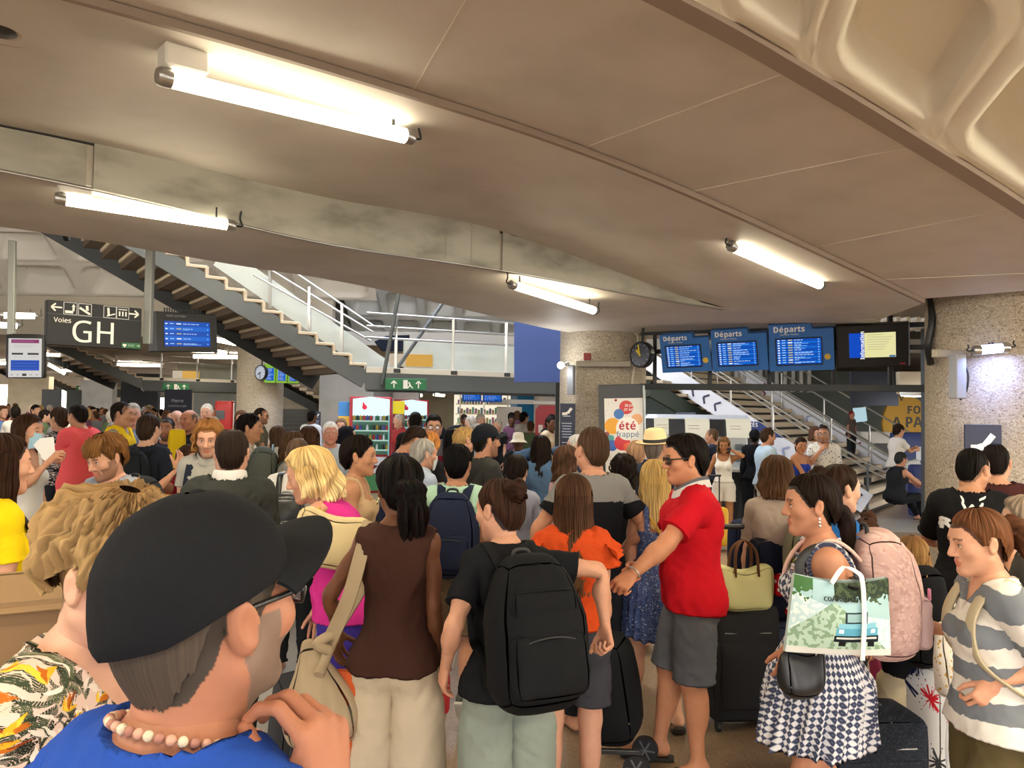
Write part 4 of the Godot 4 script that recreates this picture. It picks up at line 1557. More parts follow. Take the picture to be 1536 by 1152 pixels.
func soffits():
	# edges of the low arched ceiling, from the left over the camera to the round pillars
	var L2 := spline([Vector3(-4.0, 3.3, 0.9), Vector3(-1.2, 3.32, -1.3), PH(992, 0, 3.3), PH(1185, 106, 3.24), PH(1373, 218, 3.13), PH(1536, 320, 3.0), PH(1690, 425, 2.84)], 6)
	var L1 := spline([Vector3(-5.2, 3.3, -0.2), Vector3(-3.0, 3.33, -1.7), PH(160, 0, 3.35), PH(620, 135, 3.34), PH(877, 221, 3.27), PH(1107, 317, 3.1), PH(1385, 448, 2.83)], 6)
	var L3 := spline([Vector3(-6.5, 3.36, -1.9), Vector3(-4.4, 3.4, -3.1), Vector3(-2.63, 3.4, -4.27), Vector3(-1.37, 3.35, -5.3), Vector3(-0.08, 3.25, -5.87), Vector3(2.02, 2.88, -7.28), Vector3(3.5, 2.8, -7.3)], 6)
	var L4 := spline([Vector3(-6.5, 3.2, -1.9), Vector3(-4.4, 3.22, -3.1), Vector3(-2.63, 3.15, -4.27), Vector3(-1.37, 3.04, -5.3), Vector3(-0.08, 2.96, -5.87), Vector3(2.02, 2.872, -7.28), Vector3(3.5, 2.79, -7.3)], 6)
	var L5 := spline([Vector3(-8.0, 3.2, -3.3), Vector3(-5.4, 3.15, -4.2), Vector3(-3.5, 3.1, -5.27), Vector3(-2.24, 3.02, -6.13), Vector3(-1.24, 2.95, -6.79), Vector3(1.2, 2.78, -9.4), Vector3(3.6, 2.77, -7.9)], 6)
	var root := thing("ceiling_arch", "", "")
	root.set_meta("kind", "structure")
	var cut := [0.0, 0.1, 0.27, 0.5, 0.667, 0.82, 0.95, 1.0]
	var cut1 := [0.0, 0.27, 0.5, 0.667, 0.79, 0.89, 0.945, 1.0]
	for i in cut.size() - 1:
		var g := 0.0003
		part("ceiling_panel", ruled(sample(L2, cut[i] + g, cut[i + 1] - g), sample(L1, cut1[i] + g, cut1[i + 1] - g), 0.006), M.paint, root)
	var rise := func(c, y): return c.map(func(p): return p + Vector3(0, y, 0))
	var back := rise.call(L2, 0.06)
	for i in range(1, cut.size() - 1):
		var sm := MB.new()
		var a: Vector3 = sample(L2, cut[i], cut[i], 1)[0]
		var b: Vector3 = sample(L1, cut1[i], cut1[i], 1)[0]
		for q in 12: sm.beam(a.lerp(b, q / 12.0) + Vector3(0, -0.001, 0), a.lerp(b, (q + 1) / 12.0) + Vector3(0, -0.001, 0), 0.006, 0.005, Vector3.UP, 0.0)
		part("joint_strip", sm, M.seam, root)
	part("slab_above", ruled(back, rise.call(L1, 0.06), 0.3), M.seam, root)
	part("lower_soffit", ruled(rise.call(L1, -0.035), L3, 0.35), M.paint, root)
	part("outer_soffit", ruled(L4, L5, 0.4), mat("d2cbc2", 0.62, 0.0, "worn"), root)
	# grey plates closing the step between the two soffits
	var cuts := [[0.05, 0.352, 0.0], [0.355, 0.662, 0.02], [0.665, 0.835, 0.008]]
	for c in cuts:
		var a := sample(L3, c[0], c[1], 14)
		var b := sample(L4, c[0], c[1], 14)
		var mb := MB.new()
		for i in a.size() - 1:
			var out: Vector3 = (a[i + 1] - a[i]).cross(Vector3.UP).normalized()
			if out.z < 0: out = -out
			var o: Vector3 = out * (0.012 + c[2])
			var dn := Vector3(0, -0.006, 0)
			mb.quad(a[i] + o, a[i + 1] + o, b[i + 1] + o + dn, b[i] + o + dn, out)
			mb.quad(b[i] + o + dn, b[i + 1] + o + dn, b[i + 1] - o + dn, b[i] - o + dn, Vector3.DOWN)
			if i == 0: mb.quad(a[i] + o, b[i] + o + dn, b[i] - o + dn, a[i] - o, a[i] - a[i + 1])
			if i == a.size() - 2: mb.quad(a[i + 1] + o, b[i + 1] + o + dn, b[i + 1] - o + dn, a[i + 1] - o, a[i + 1] - a[i])
		part("fascia_plate", mb, M.plate, root)
	var tr := MB.new()                                      # black strip, painted gap shade at the plate heads, pale strip along their foot
	tr.tube(sample(L3, 0.05, 0.83, 30).map(func(p): return p + Vector3(-0.01, -0.004, 0.022)), 0.008, 5)
	part("gap_shade_strip", tr, M.black, root)
	tr = MB.new()
	tr.tube(sample(L4, 0.05, 0.83, 30).map(func(p): return p + Vector3(0, -0.008, 0.012)), 0.012, 6)
	part("edge_strip", tr, M.chrome, root)
	# lip between the panels and the coffers
	var n2: Array = []
	for i in L2.size():
		var d: Vector3 = (L2[mini(i + 1, L2.size() - 1)] - L2[maxi(i - 1, 0)]).normalized()
		n2.append(Vector3(-d.z, 0, d.x).normalized() * 0.085)
	var Lc := []
	for i in L2.size():
		var o: Vector3 = n2[i]
		if o.x < 0: o = -o
		Lc.append(L2[i] + o + Vector3(0, -0.012, 0))
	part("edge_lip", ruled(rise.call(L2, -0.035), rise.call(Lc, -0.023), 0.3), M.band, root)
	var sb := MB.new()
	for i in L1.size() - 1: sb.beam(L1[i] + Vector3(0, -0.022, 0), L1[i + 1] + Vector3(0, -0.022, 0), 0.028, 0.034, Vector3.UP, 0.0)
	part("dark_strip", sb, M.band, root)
	# coffered vault on the near right
	var cof := thing("ceiling_coffers", "", "")
	cof.set_meta("kind", "structure")
	var ts := [0.05, 0.14, 0.235, 0.36, 0.5, 0.667, 0.833, 1.0]
	for i in ts.size() - 1:
		for j in 4:
			var q := []
			for e in [[0, 0], [1, 0], [1, 1], [0, 1]]:
				var p: Vector3 = sample(Lc, ts[i + e[0]], ts[i + e[0]], 1)[0]
				var dd := Vector3(-0.2, 0, 0.98)
				q.append(p + dd * (j + e[1]) * 0.98 + Vector3(0, 0.0 + 0.1 * (j + e[1]), 0))
			part("coffer_panel", coffer(q[0], q[1], q[2], q[3], 0.12, 30), M.coffer, cof)
	var mb := MB.new()
	mb.bx(3.0, 4.3, -2.0, 16, 0.2, 14.0, 0.0)
	part("slab_above", mb, M.coffer, cof)

func vaults():
	var root := thing("ceiling_vault", "", "")
	root.set_meta("kind", "structure")
	var sets := [
		[Vector3(-24.0, 6.1, -12.6), Vector3(-3.2, 6.3, -13.6), Vector3(-3.4, 4.55, -19.2), Vector3(-27.0, 4.55, -19.2), 13, 5],
		[Vector3(-5.6, 6.9, -21.0), Vector3(4.5, 6.9, -21.0), Vector3(4.5, 4.1, -27.5), Vector3(-5.6, 4.1, -27.5), 8, 5],
		[Vector3(-30.0, 5.0, -22.0), Vector3(-5.6, 5.0, -22.0), Vector3(-5.6, 3.6, -30.0), Vector3(-34.0, 3.6, -30.0), 14, 5]]
	for s in sets:
		for i in s[4]:
			for j in s[5]:
				var q := []
				for e in [[0, 0], [1, 0], [1, 1], [0, 1]]:
					var u: float = float(i + e[0]) / s[4]; var v: float = float(j + e[1]) / s[5]
					var p: Vector3 = s[0].lerp(s[1], u).lerp(s[3].lerp(s[2], u), v)
					p.y += 0.5 * sin(v * PI) 
					q.append(p)
				part("coffer_panel", coffer(q[0], q[1], q[2], q[3], 0.4, 16), M.vault, root)
	# flat ceilings under the far galleries
	var mb := MB.new()
	mb.bx(-20, 3.75, -31.5, 30, 0.4, 25.0, 0.01)
	mb.bx(9, 3.85, -31, 28, 0.4, 18.0, 0.01)
	struct("ceiling_far", mb, mat("b8b2a6", 0.8))
	mb = MB.new()                                           # head of the wall below the left vault
	mb.bx(-17.5, 4.25, -19.3, 26, 0.6, 0.3, 0.01)
	struct("trim_2", mb, mat("c9c2b4", 0.8))
	mb = MB.new()                                           # ceiling over the stairs on the right
	mb.bx(10.5, 4.45, -15.5, 13, 0.3, 13.0, 0.01)
	struct("ceiling_right", mb, mat("c8c0b0", 0.8))
	var rib := MB.new()
	for i in 46: rib.bx(1.6 + i * 0.12, 3.0, -9.4 + i * 0.0, 0.05, 0.12, 0.5, 0.004)
	part("ribbed_panel", rib, mat("cfc8b8", 0.7), root).set_meta("kind", "stuff")

func pillar(n: String, x: float, z: float, r: float, h: float):
	var mb := MB.new()
	var prof := [Vector2(r * 0.99, h)]
	for i in 9: prof.append(Vector2(r, h * (1.0 - (i + 1) / 9.0)))
	mb.lathe(prof, 48, T(x, 0, z))
	return tag(part("pillar", mb, M.aggregate, self), n, "pillar")

func lamp(label: String, a: Vector3, b: Vector3, r: float, ceil_up: float, e: float, box_end := -1, col := "fff1d0", group := ""):
	var o := thing("tube_lamp", label, "lamp", Transform3D(), group)
	var d := (b - a).normalized()
	var mb := MB.new()
	mb.tube([a + d * 0.05, b - d * 0.05], r, 16)
	part("tube", mb, glow(col, e, Color(0.9, 0.9, 0.86)), o)
	for en in 2:
		var p := a if en == 0 else b
		var s := d if en == 0 else -d
		mb = MB.new()
		mb.tube([p, p + s * 0.012, p + s * 0.055], [r * 0.85, r * 1.06, r * 1.06], 16)
		part("end_cap", mb, M.chrome, o)
		mb = MB.new()
		if en == box_end:
			mb.box(Transform3D(look(d), p + s * 0.1 + Vector3(0, ceil_up * 0.5 + r * 0.5, 0)), Vector3(0.1, maxf(ceil_up - r, 0.03), 0.17), 0.008)
			part("ballast_box", mb, M.white, o)
		else:
			mb.tube(spline([p, p - s * 0.03, p - s * 0.045 + Vector3(0, 0.01, 0), p - s * 0.03 + Vector3(0, ceil_up * 0.5, 0), p - s * 0.035 + Vector3(0, ceil_up, 0)], 4), 0.006, 6)
			part("bracket", mb, M.dark, o)
			mb = MB.new()
			mb.tube([p + s * 0.12 + Vector3(0, r, 0), p + s * 0.12 + Vector3(0, ceil_up, 0)], 0.008, 6)
			part("hanger", mb, M.dark, o)
	var al := AreaLight3D.new()
	al.name = "lamp_light"
	al.area_size = Vector2((b - a).length() * 0.92, r * 2.0)
	al.light_color = Color(col)
	al.light_energy = e * 0.16
	al.area_range = 60.0
	al.shadow_enabled = true
	var z := Vector3.UP
	al.transform = Transform3D(Basis(d, z.cross(d).normalized(), z), (a + b) * 0.5 - Vector3(0, r + 0.012, 0))
	o.add_child(al)
	return o

func lamps():
	lamp("nearest tube lamp under the panelled ceiling, white ballast box at its left end", PH(235, 113, 3.19), PH(620, 207, 3.25), 0.036, 0.13, 9.0, 0)
	lamp("fluorescent tube lamp hung under the stained grey beam plate on the left", PH(82, 297, 3.06), PH(353, 339, 3.05), 0.034, 0.1, 9.0, 0)
	lamp("fluorescent tube lamp below the middle of the grey beam, beside the round pillar", PH(765, 426, 2.87), PH(895, 467, 2.79), 0.034, 0.09, 9.0)
	lamp("fluorescent tube lamp on the right of the ceiling above the departure screens", PH(1094, 368, 3.0), PH(1234, 429, 2.88), 0.034, 0.1, 9.0)
	var far := [[0, 473, 58, 474, 4.3, 13.0], [-10, 487, 30, 489, 4.0, 13.5], [318, 508, 358, 516, 3.5, 15.5], [322, 527, 342, 530, 3.6, 19.0], [70, 545, 100, 562, 3.4, 24.0], [650, 592, 668, 593, 3.0, 26.0], [705, 594, 718, 594, 3.0, 26.0], [620, 593, 634, 593, 3.0, 26.0], [1118, 490, 1152, 493, 3.3, 9.6], [855, 598, 865, 598, 3.0, 27.0]]
	var k := 0
	for f in far:
		var a := P(f[0], f[1], f[5]); var b := P(f[2], f[3], f[5] + 0.3)
		var up: float = 3.66 - a.y if f[5] > 20.0 else 0.12
		lamp(["tube lamp in the far left hall beside the GH sign", "lower tube lamp at the left edge of the hall", "bright tube lamp seen behind the small departure screen", "short tube lamp below the screen in the far hall", "tube lamp over the far left gallery", "ceiling lamp over the shop entrance, right of the pair", "ceiling lamp nearest the blue far screens", "ceiling lamp over the shop entrance above the vending machines", "tube lamp behind the second departure screen", "ceiling lamp above the red door"][k], a, b, 0.05, up, 9.0)
		k += 1
	for q in [[Vector3(2.2, 3.05, -0.6), Vector3(3.2, 3.05, -1.4)], [Vector3(-2.6, 3.05, 0.2), Vector3(-1.6, 3.05, -0.5)], [Vector3(0.2, 3.05, 1.6), Vector3(1.3, 3.05, 0.9)], [Vector3(4.4, 2.75, -3.2), Vector3(5.3, 2.7, -4.0)], [Vector3(3.2, 2.95, -1.9), Vector3(4.1, 2.9, -2.7)]]:  # added lamps out of view, to brighten the coffers and ceiling
		lamp("tube lamp of the ceiling row that goes on behind the viewer", q[0], q[1], 0.05, 0.3, 22.0, -1, "fff1d0", "added tube lamps behind the viewer")
	for z in 3:  # added lamp grid, mostly hidden, to brighten the far hall
		for x in 4:
			lamp("ceiling tube lamp of the far left hall", Vector3(-27 + x * 5.6, 3.42, -24.5 - z * 6.0), Vector3(-25 + x * 5.6, 3.42, -24.5 - z * 6.0), 0.06, 0.12, 14.0, -1, "fff1dc", "added far hall ceiling lamps")
	# added floodlights, unseen above the low ceiling, to brighten the vaults over the hall
	for kf in 6:
		var fl := thing("added_floodlight", "floodlight on top of the low ceiling, aimed at the vault", "lamp", Transform3D(Basis(Vector3.UP, 0.3 - kf * 0.08) * Basis(Vector3.RIGHT, 0.75), Vector3(-10.0 + kf * 2.4, 4.1, -8.2 - kf * 0.3)), "added floodlights on the low ceiling")
		var fb := MB.new()
		fb.bx(0, 0, 0.08, 0.7, 0.4, 0.14, 0.02)
		part("case", fb, M.dark, fl)
		fb = MB.new()
		fb.bx(0, 0, 0.0, 0.64, 0.34, 0.02, 0.004)
		part("front", fb, glow("fff6e4", 6.0), fl)
		fb = MB.new()
		fb.bx(0, -0.22, 0.1, 0.06, 0.2, 0.06)
		part("stand", fb, M.dark, fl)
		var al := AreaLight3D.new()
		al.area_size = Vector2(0.64, 0.34)
		al.light_color = Color("fff6e4")
		al.light_energy = 5.0
		al.area_range = 60.0
		al.shadow_enabled = true
		al.position = Vector3(0, 0, -0.02)
		fl.add_child(al)
	# round downlight and the bluish lamp on the right pillar
	var o := thing("downlight", "white round downlight under the box beside the yellow sign", "lamp", TV(P(1372, 594, 12.0)))
	var mb := MB.new()
	mb.lathe([Vector2(0.0, 0.06), Vector2(0.2, 0.06), Vector2(0.21, 0.03), Vector2(0.2, 0.0)], 24)
	part("housing", mb, M.white, o)
	mb = MB.new()
	mb.lathe([Vector2(0.19, 0.002), Vector2(0.12, -0.012), Vector2(0.0, -0.018)], 24)
	part("lens", mb, glow("ffffff", 6.0), o)
	var ol := OmniLight3D.new()
	ol.light_energy = 0.3
	ol.light_size = 0.15
	ol.shadow_enabled = true
	ol.omni_range = 40
	ol.omni_attenuation = 2.0
	ol.position = Vector3(0, -0.25, 0)
	o.add_child(ol)

func ribbon_text(): pass
# ---------------------------------------------------------------- stairs and galleries
func board(l: Vector3, r: Vector3, tilt := 0.0) -> Transform3D:        # frame on a board from its left to its right end: x along, z out of its face
	var x := (r - l).normalized()
	var z := x.cross(Vector3.UP).normalized()
	var b := Basis(x, z.cross(x), z)
	return Transform3D(b * Basis(Vector3.RIGHT, deg_to_rad(tilt)), (l + r) * 0.5)

func rail(mb: MB, pts: Array, r := 0.02): mb.tube(pts, r, 8)

func stair_set(label: String, A0: Vector3, A1: Vector3, W: Vector3, n: int, detail := true, more := 0.3):
	var o := thing("staircase", label, "staircase", TV(A0))
	var d := (A1 - A0) * (1.0 + more)
	n = int(n * (1.0 + more))
	for k in 2:
		var mb := MB.new()
		mb.beam(W * k, W * k + d, 0.07, 0.3)
		part("stringer", mb, M.steel if k == 0 else M.dark, o)  # far stringer coloured darker for the shade it lies in
	var st := d / n
	var hz := Vector3(st.x, 0, st.z)
	var x := W.normalized()
	for i in n:
		var mb := MB.new()
		var c := st * (i + 0.5) + Vector3(0, 0.12, 0) + W * 0.5
		mb.box(Transform3D(Basis(x, Vector3.UP, x.cross(Vector3.UP)), c + Vector3(0, 0.07, 0)), Vector3(W.length() + 0.1, 0.05, hz.length() + 0.03), 0.008)
		part("tread", mb, M.tread, o)
		mb = MB.new()
		mb.box(Transform3D(Basis(x, Vector3.UP, x.cross(Vector3.UP)), c + hz * 0.46 + Vector3(0, 0.07 + st.y * 0.5, 0)), Vector3(W.length() + 0.1, st.y, 0.05), 0.004)
		part("riser", mb, M.tread, o)
		mb = MB.new()
		mb.box(Transform3D(Basis(x, Vector3.UP, x.cross(Vector3.UP)), c + Vector3(0, -0.01, 0)), Vector3(W.length(), 0.11, hz.length() * 0.86), 0.004)
		part("tread_bearer", mb, mat("57493c", 0.8), o)
	if detail and more < 0.4:
		for q in [[P(425, 397, 14.6), P(559, 488, 15.2)], [P(388, 394, 14.4), P(559, 498, 15.2)], [P(380, 412, 14.4), P(556, 511, 15.2)]]:
			var mr := MB.new()
			rail(mr, [q[0] - A0, q[1] - A0], 0.02)
			part("handrail", mr, M.chrome, o)
		for q in [[405, 405, 462], [513, 455, 532], [464, 430, 500]]:
			var mr := MB.new()
			mr.beam(P(q[0], q[1], 14.7) - A0, P(q[0], q[2], 14.7) - A0, 0.05, 0.05, Vector3.RIGHT)
			part("post", mr, M.chrome, o)
		var bl := MB.new()
		bl.beam(P(597, 571, 15.6) - A0, P(330, 385, 14.6) - A0, 0.08, 0.42)
		part("balustrade", bl, mat("b9bdb3", 0.8), o)
	elif detail:
		var mb := MB.new()
		mb.beam(W + Vector3(0, 0.55, 0) + W.normalized() * 0.12, W + d + Vector3(0, 0.55, 0) + W.normalized() * 0.12, 0.06, 0.5)
		part("balustrade", mb, mat("b9bdb3", 0.8, 0.0, "worn"), o)
		for h in [0.95, 1.2, 1.45]:
			mb = MB.new()
			rail(mb, [W + Vector3(0, h, 0), W + d + Vector3(0, h, 0)], 0.022)
			part("handrail", mb, M.chrome, o)
		for i in 5:
			mb = MB.new()
			var p := W + d * (i / 4.0)
			mb.bx(p.x, p.y + 0.75, p.z, 0.06, 1.4, 0.06)
			part("post", mb, M.white, o)
	return o

func gallery(label: String, A: Vector3, B: Vector3, W: Vector3, posts: int, h := 0.28):      # raised walkway with a steel edge beam, slab, parapet and rails
	var o := thing("gallery", label, "walkway", TV(A))
	var d := B - A
	d.y = 0
	var mb := MB.new()
	mb.beam(Vector3(0, 0, 0), d, 0.08, h)
	part("edge_beam", mb, M.steel, o)
	mb = MB.new()
	mb.beam(Vector3(0, -h * 0.5 - 0.015, 0) + W * 0.02, d + Vector3(0, -h * 0.5 - 0.015, 0) + W * 0.02, 0.16, 0.03)
	part("beam_flange", mb, M.dark, o)
	mb = MB.new()
	var wn := W.normalized()
	for k in 2: mb.quad(Vector3(0, h * (0.5 if k else -0.3), 0), d + Vector3(0, h * (0.5 if k else -0.3), 0), d + W + Vector3(0, h * (0.5 if k else -0.3), 0), W + Vector3(0, h * (0.5 if k else -0.3), 0), Vector3.UP * (1 if k else -1))
	mb.beam(W, W + d, 0.05, h)
	part("deck", mb, mat("a39c90", 0.7), o)
	mb = MB.new()
	mb.beam(Vector3(0, h * 0.5 + 0.05, 0), d + Vector3(0, h * 0.5 + 0.05, 0), 0.1, 0.1)
	part("kerb", mb, mat("c9c3b6", 0.7), o)
	mb = MB.new()
	mb.beam(W * 0.45 + Vector3(0, h * 0.5 + 0.4, 0), W * 0.45 + d + Vector3(0, h * 0.5 + 0.4, 0), 0.08, 0.62)
	part("parapet", mb, mat("b4b8ae", 0.8, 0.0, "worn"), o)
	for hh in [0.62, 0.82, 1.05]:
		mb = MB.new()
		rail(mb, [Vector3(0, hh + h * 0.5, 0), d + Vector3(0, hh + h * 0.5, 0)], 0.022)
		part("handrail", mb, M.chrome, o)
	for i in posts:
		var p := d * ((i + 0.5) / posts)
		mb = MB.new()
		mb.beam(p + Vector3(0, h * 0.5, 0), p + Vector3(0, h * 0.5 + 1.05, 0), 0.05, 0.05, Vector3.RIGHT)
		var po := part("post", mb, M.chrome, o)
		mb = MB.new()
		mb.bx(p.x, p.y + h * 0.5 + 0.05, p.z, 0.18, 0.07, 0.14)
		part("foot", mb, M.dark, po)
	return o

func arrow(t: Transform3D, s: float, turn: float) -> MB:     # arrow in a sign's plane, pointing right when turn is 0
	var mb := MB.new()
	var b := t * Transform3D(Basis(Vector3.BACK, turn), Vector3.ZERO)
	for q in [[Vector3(-s, 0, 0), Vector3(s * 0.8, 0, 0)], [Vector3(0.15 * s, 0.72 * s, 0), Vector3(s * 0.9, 0, 0)], [Vector3(0.15 * s, -0.72 * s, 0), Vector3(s * 0.9, 0, 0)]]:
		mb.beam(b * q[0], b * q[1], s * 0.3, 0.004, t.basis.z, 0.0)
	return mb

func exit_sign(label: String, t: Transform3D, w: float, h: float):
	var o := thing("exit_sign", label, "sign", t)
	var mb := MB.new()
	mb.bx(0, 0, -0.02, w, h, 0.04)
	part("panel", mb, mat("1d6b42", 0.5), o)
	for x in [-0.3, 0.3]: part("arrow", arrow(T(x * w, 0, 0.004), h * 0.33, PI / 2), M.white, o)
	mb = MB.new()
	mb.bx(-0.02 * w, 0, 0.003, h * 0.4, h * 0.75, 0.004, 0.0)
	mb.beam(Vector3(0.06 * w, h * 0.2, 0.003), Vector3(0.1 * w, -h * 0.1, 0.003), h * 0.14, 0.004, Vector3.BACK, 0.0)
	mb.beam(Vector3(0.1 * w, -h * 0.1, 0.003), Vector3(0.16 * w, -h * 0.34, 0.003), h * 0.1, 0.004, Vector3.BACK, 0.0)
	mb.beam(Vector3(0.09 * w, -h * 0.1, 0.003), Vector3(0.03 * w, -h * 0.34, 0.003), h * 0.1, 0.004, Vector3.BACK, 0.0)
	part("running_figure", mb, M.white, o)

func stairs_left():
	var A0 := P(548, 570, 13.5)
	stair_set("nearest steel staircase with beige treads climbing to the upper left behind the GH sign", A0, P(208, 366, 11.9), P(474, 574, 15.3) - A0, 13)
	gallery("raised walkway at the foot of the nearest hanging staircase, left of the round pillar", A0 + Vector3(0, -0.02, 0), P(868, 587, 15.5), Vector3(1.0, 0, -3.4), 4, 0.3)
	var B0 := P(213, 577, 25.0)
	stair_set("second staircase with sawtooth treads seen just below the GH sign", B0, P(62, 508, 22.5), Vector3(-1.7, 0, -1.6), 12, true, 0.5)
	gallery("second raised walkway, in the far left hall left of the distant pillar", B0 + Vector3(0, -0.02, 0), P(372, 583, 27.0), Vector3(0.8, 0, -4.0), 3, 0.34)
	var C0 := P(112, 588, 40.0)
	stair_set("farthest staircase, small and dark beside the portrait information screen", C0, P(40, 556, 37.0), Vector3(-2.2, 0, -1.6), 10, false, 0.3)
	gallery("farthest raised walkway beyond the second staircase", C0, P(190, 587, 42.0), Vector3(0.8, 0, -4.0), 2, 0.4)
	# struts that carry the near landing
	for q in [[P(573, 577, 13.6), P(600, 430, 13.6), "upright"], [P(580, 575, 13.7), P(670, 446, 14.4), "slanting"]]:
		var mb := MB.new()
		mb.tube([q[0], q[1], q[1] + (q[1] - q[0]) * 0.9], 0.035, 8)
		tag(part("strut", mb, M.steel, self), "%s thin steel strut rising from the landing beam of the nearest staircase" % q[2], "strut")
	exit_sign("green exit sign with two arrows on the beam of the nearest walkway", board(P(577, 576, 13.45), P(641, 577, 13.75)), 0.74, 0.2)
	exit_sign("green exit sign with two arrows on the second walkway, above the dark banner", board(P(244, 580, 24.6), P(284, 581, 25.2)), 0.85, 0.24)
	exit_sign("small green exit sign on the farthest walkway", board(P(116, 583, 39.3), P(140, 583, 39.5)), 0.85, 0.3)
	var ys := [["yellow and pale sign on the parapet of the nearest walkway", P(585, 540, 14.6), P(649, 541, 15.2), 0.24], ["yellow and pale sign on the parapet of the second walkway", P(259, 563, 26), P(299, 564, 26.4), 0.32], ["yellow and pale sign on the farthest walkway above the crowd", P(126, 571, 40), P(157, 572, 40), 0.42]]
	for y in ys:
		var w: float = (y[2] - y[1]).length()
		var o := thing("platform_sign", y[0], "sign", board(y[1], y[2]))
		var mb := MB.new()
		mb.bx(-w * 0.32, 0, -0.02, w * 0.36, y[3], 0.05)
		part("pale_panel", mb, glow("f0dcc0", 0.55), o)
		mb = MB.new()
		mb.bx(w * 0.18, 0, -0.02, w * 0.64, y[3], 0.05)
		part("yellow_panel", mb, glow("e8ae38", 0.7), o)
	# blue banners
	var mb := MB.new()
	var bt := board(P(771, 613, 13.0), P(842, 613, 13.0))
	bt.origin.y = (P(806, 485, 13).y + P(806, 571, 13).y) * 0.5
	mb.box(bt, Vector3(0.82, 1.02, 0.03), 0.004)
	tag(part("banner", mb, mat("4059a0", 0.7), self), "plain blue hanging banner left of the round pillar", "banner")
	mb = MB.new()
	bt = board(P(546, 515, 19), P(629, 516, 21))
	mb.prism(PackedVector2Array([Vector2(-0.7, 0.05), Vector2(-0.25, 0.2), Vector2(0.72, 0.24), Vector2(0.7, -0.2), Vector2(-0.4, -0.2)]), 0.05, bt)
	tag(part("banner", mb, M.navy, self), "dark blue slanting banner behind the rails of the nearest walkway", "banner")

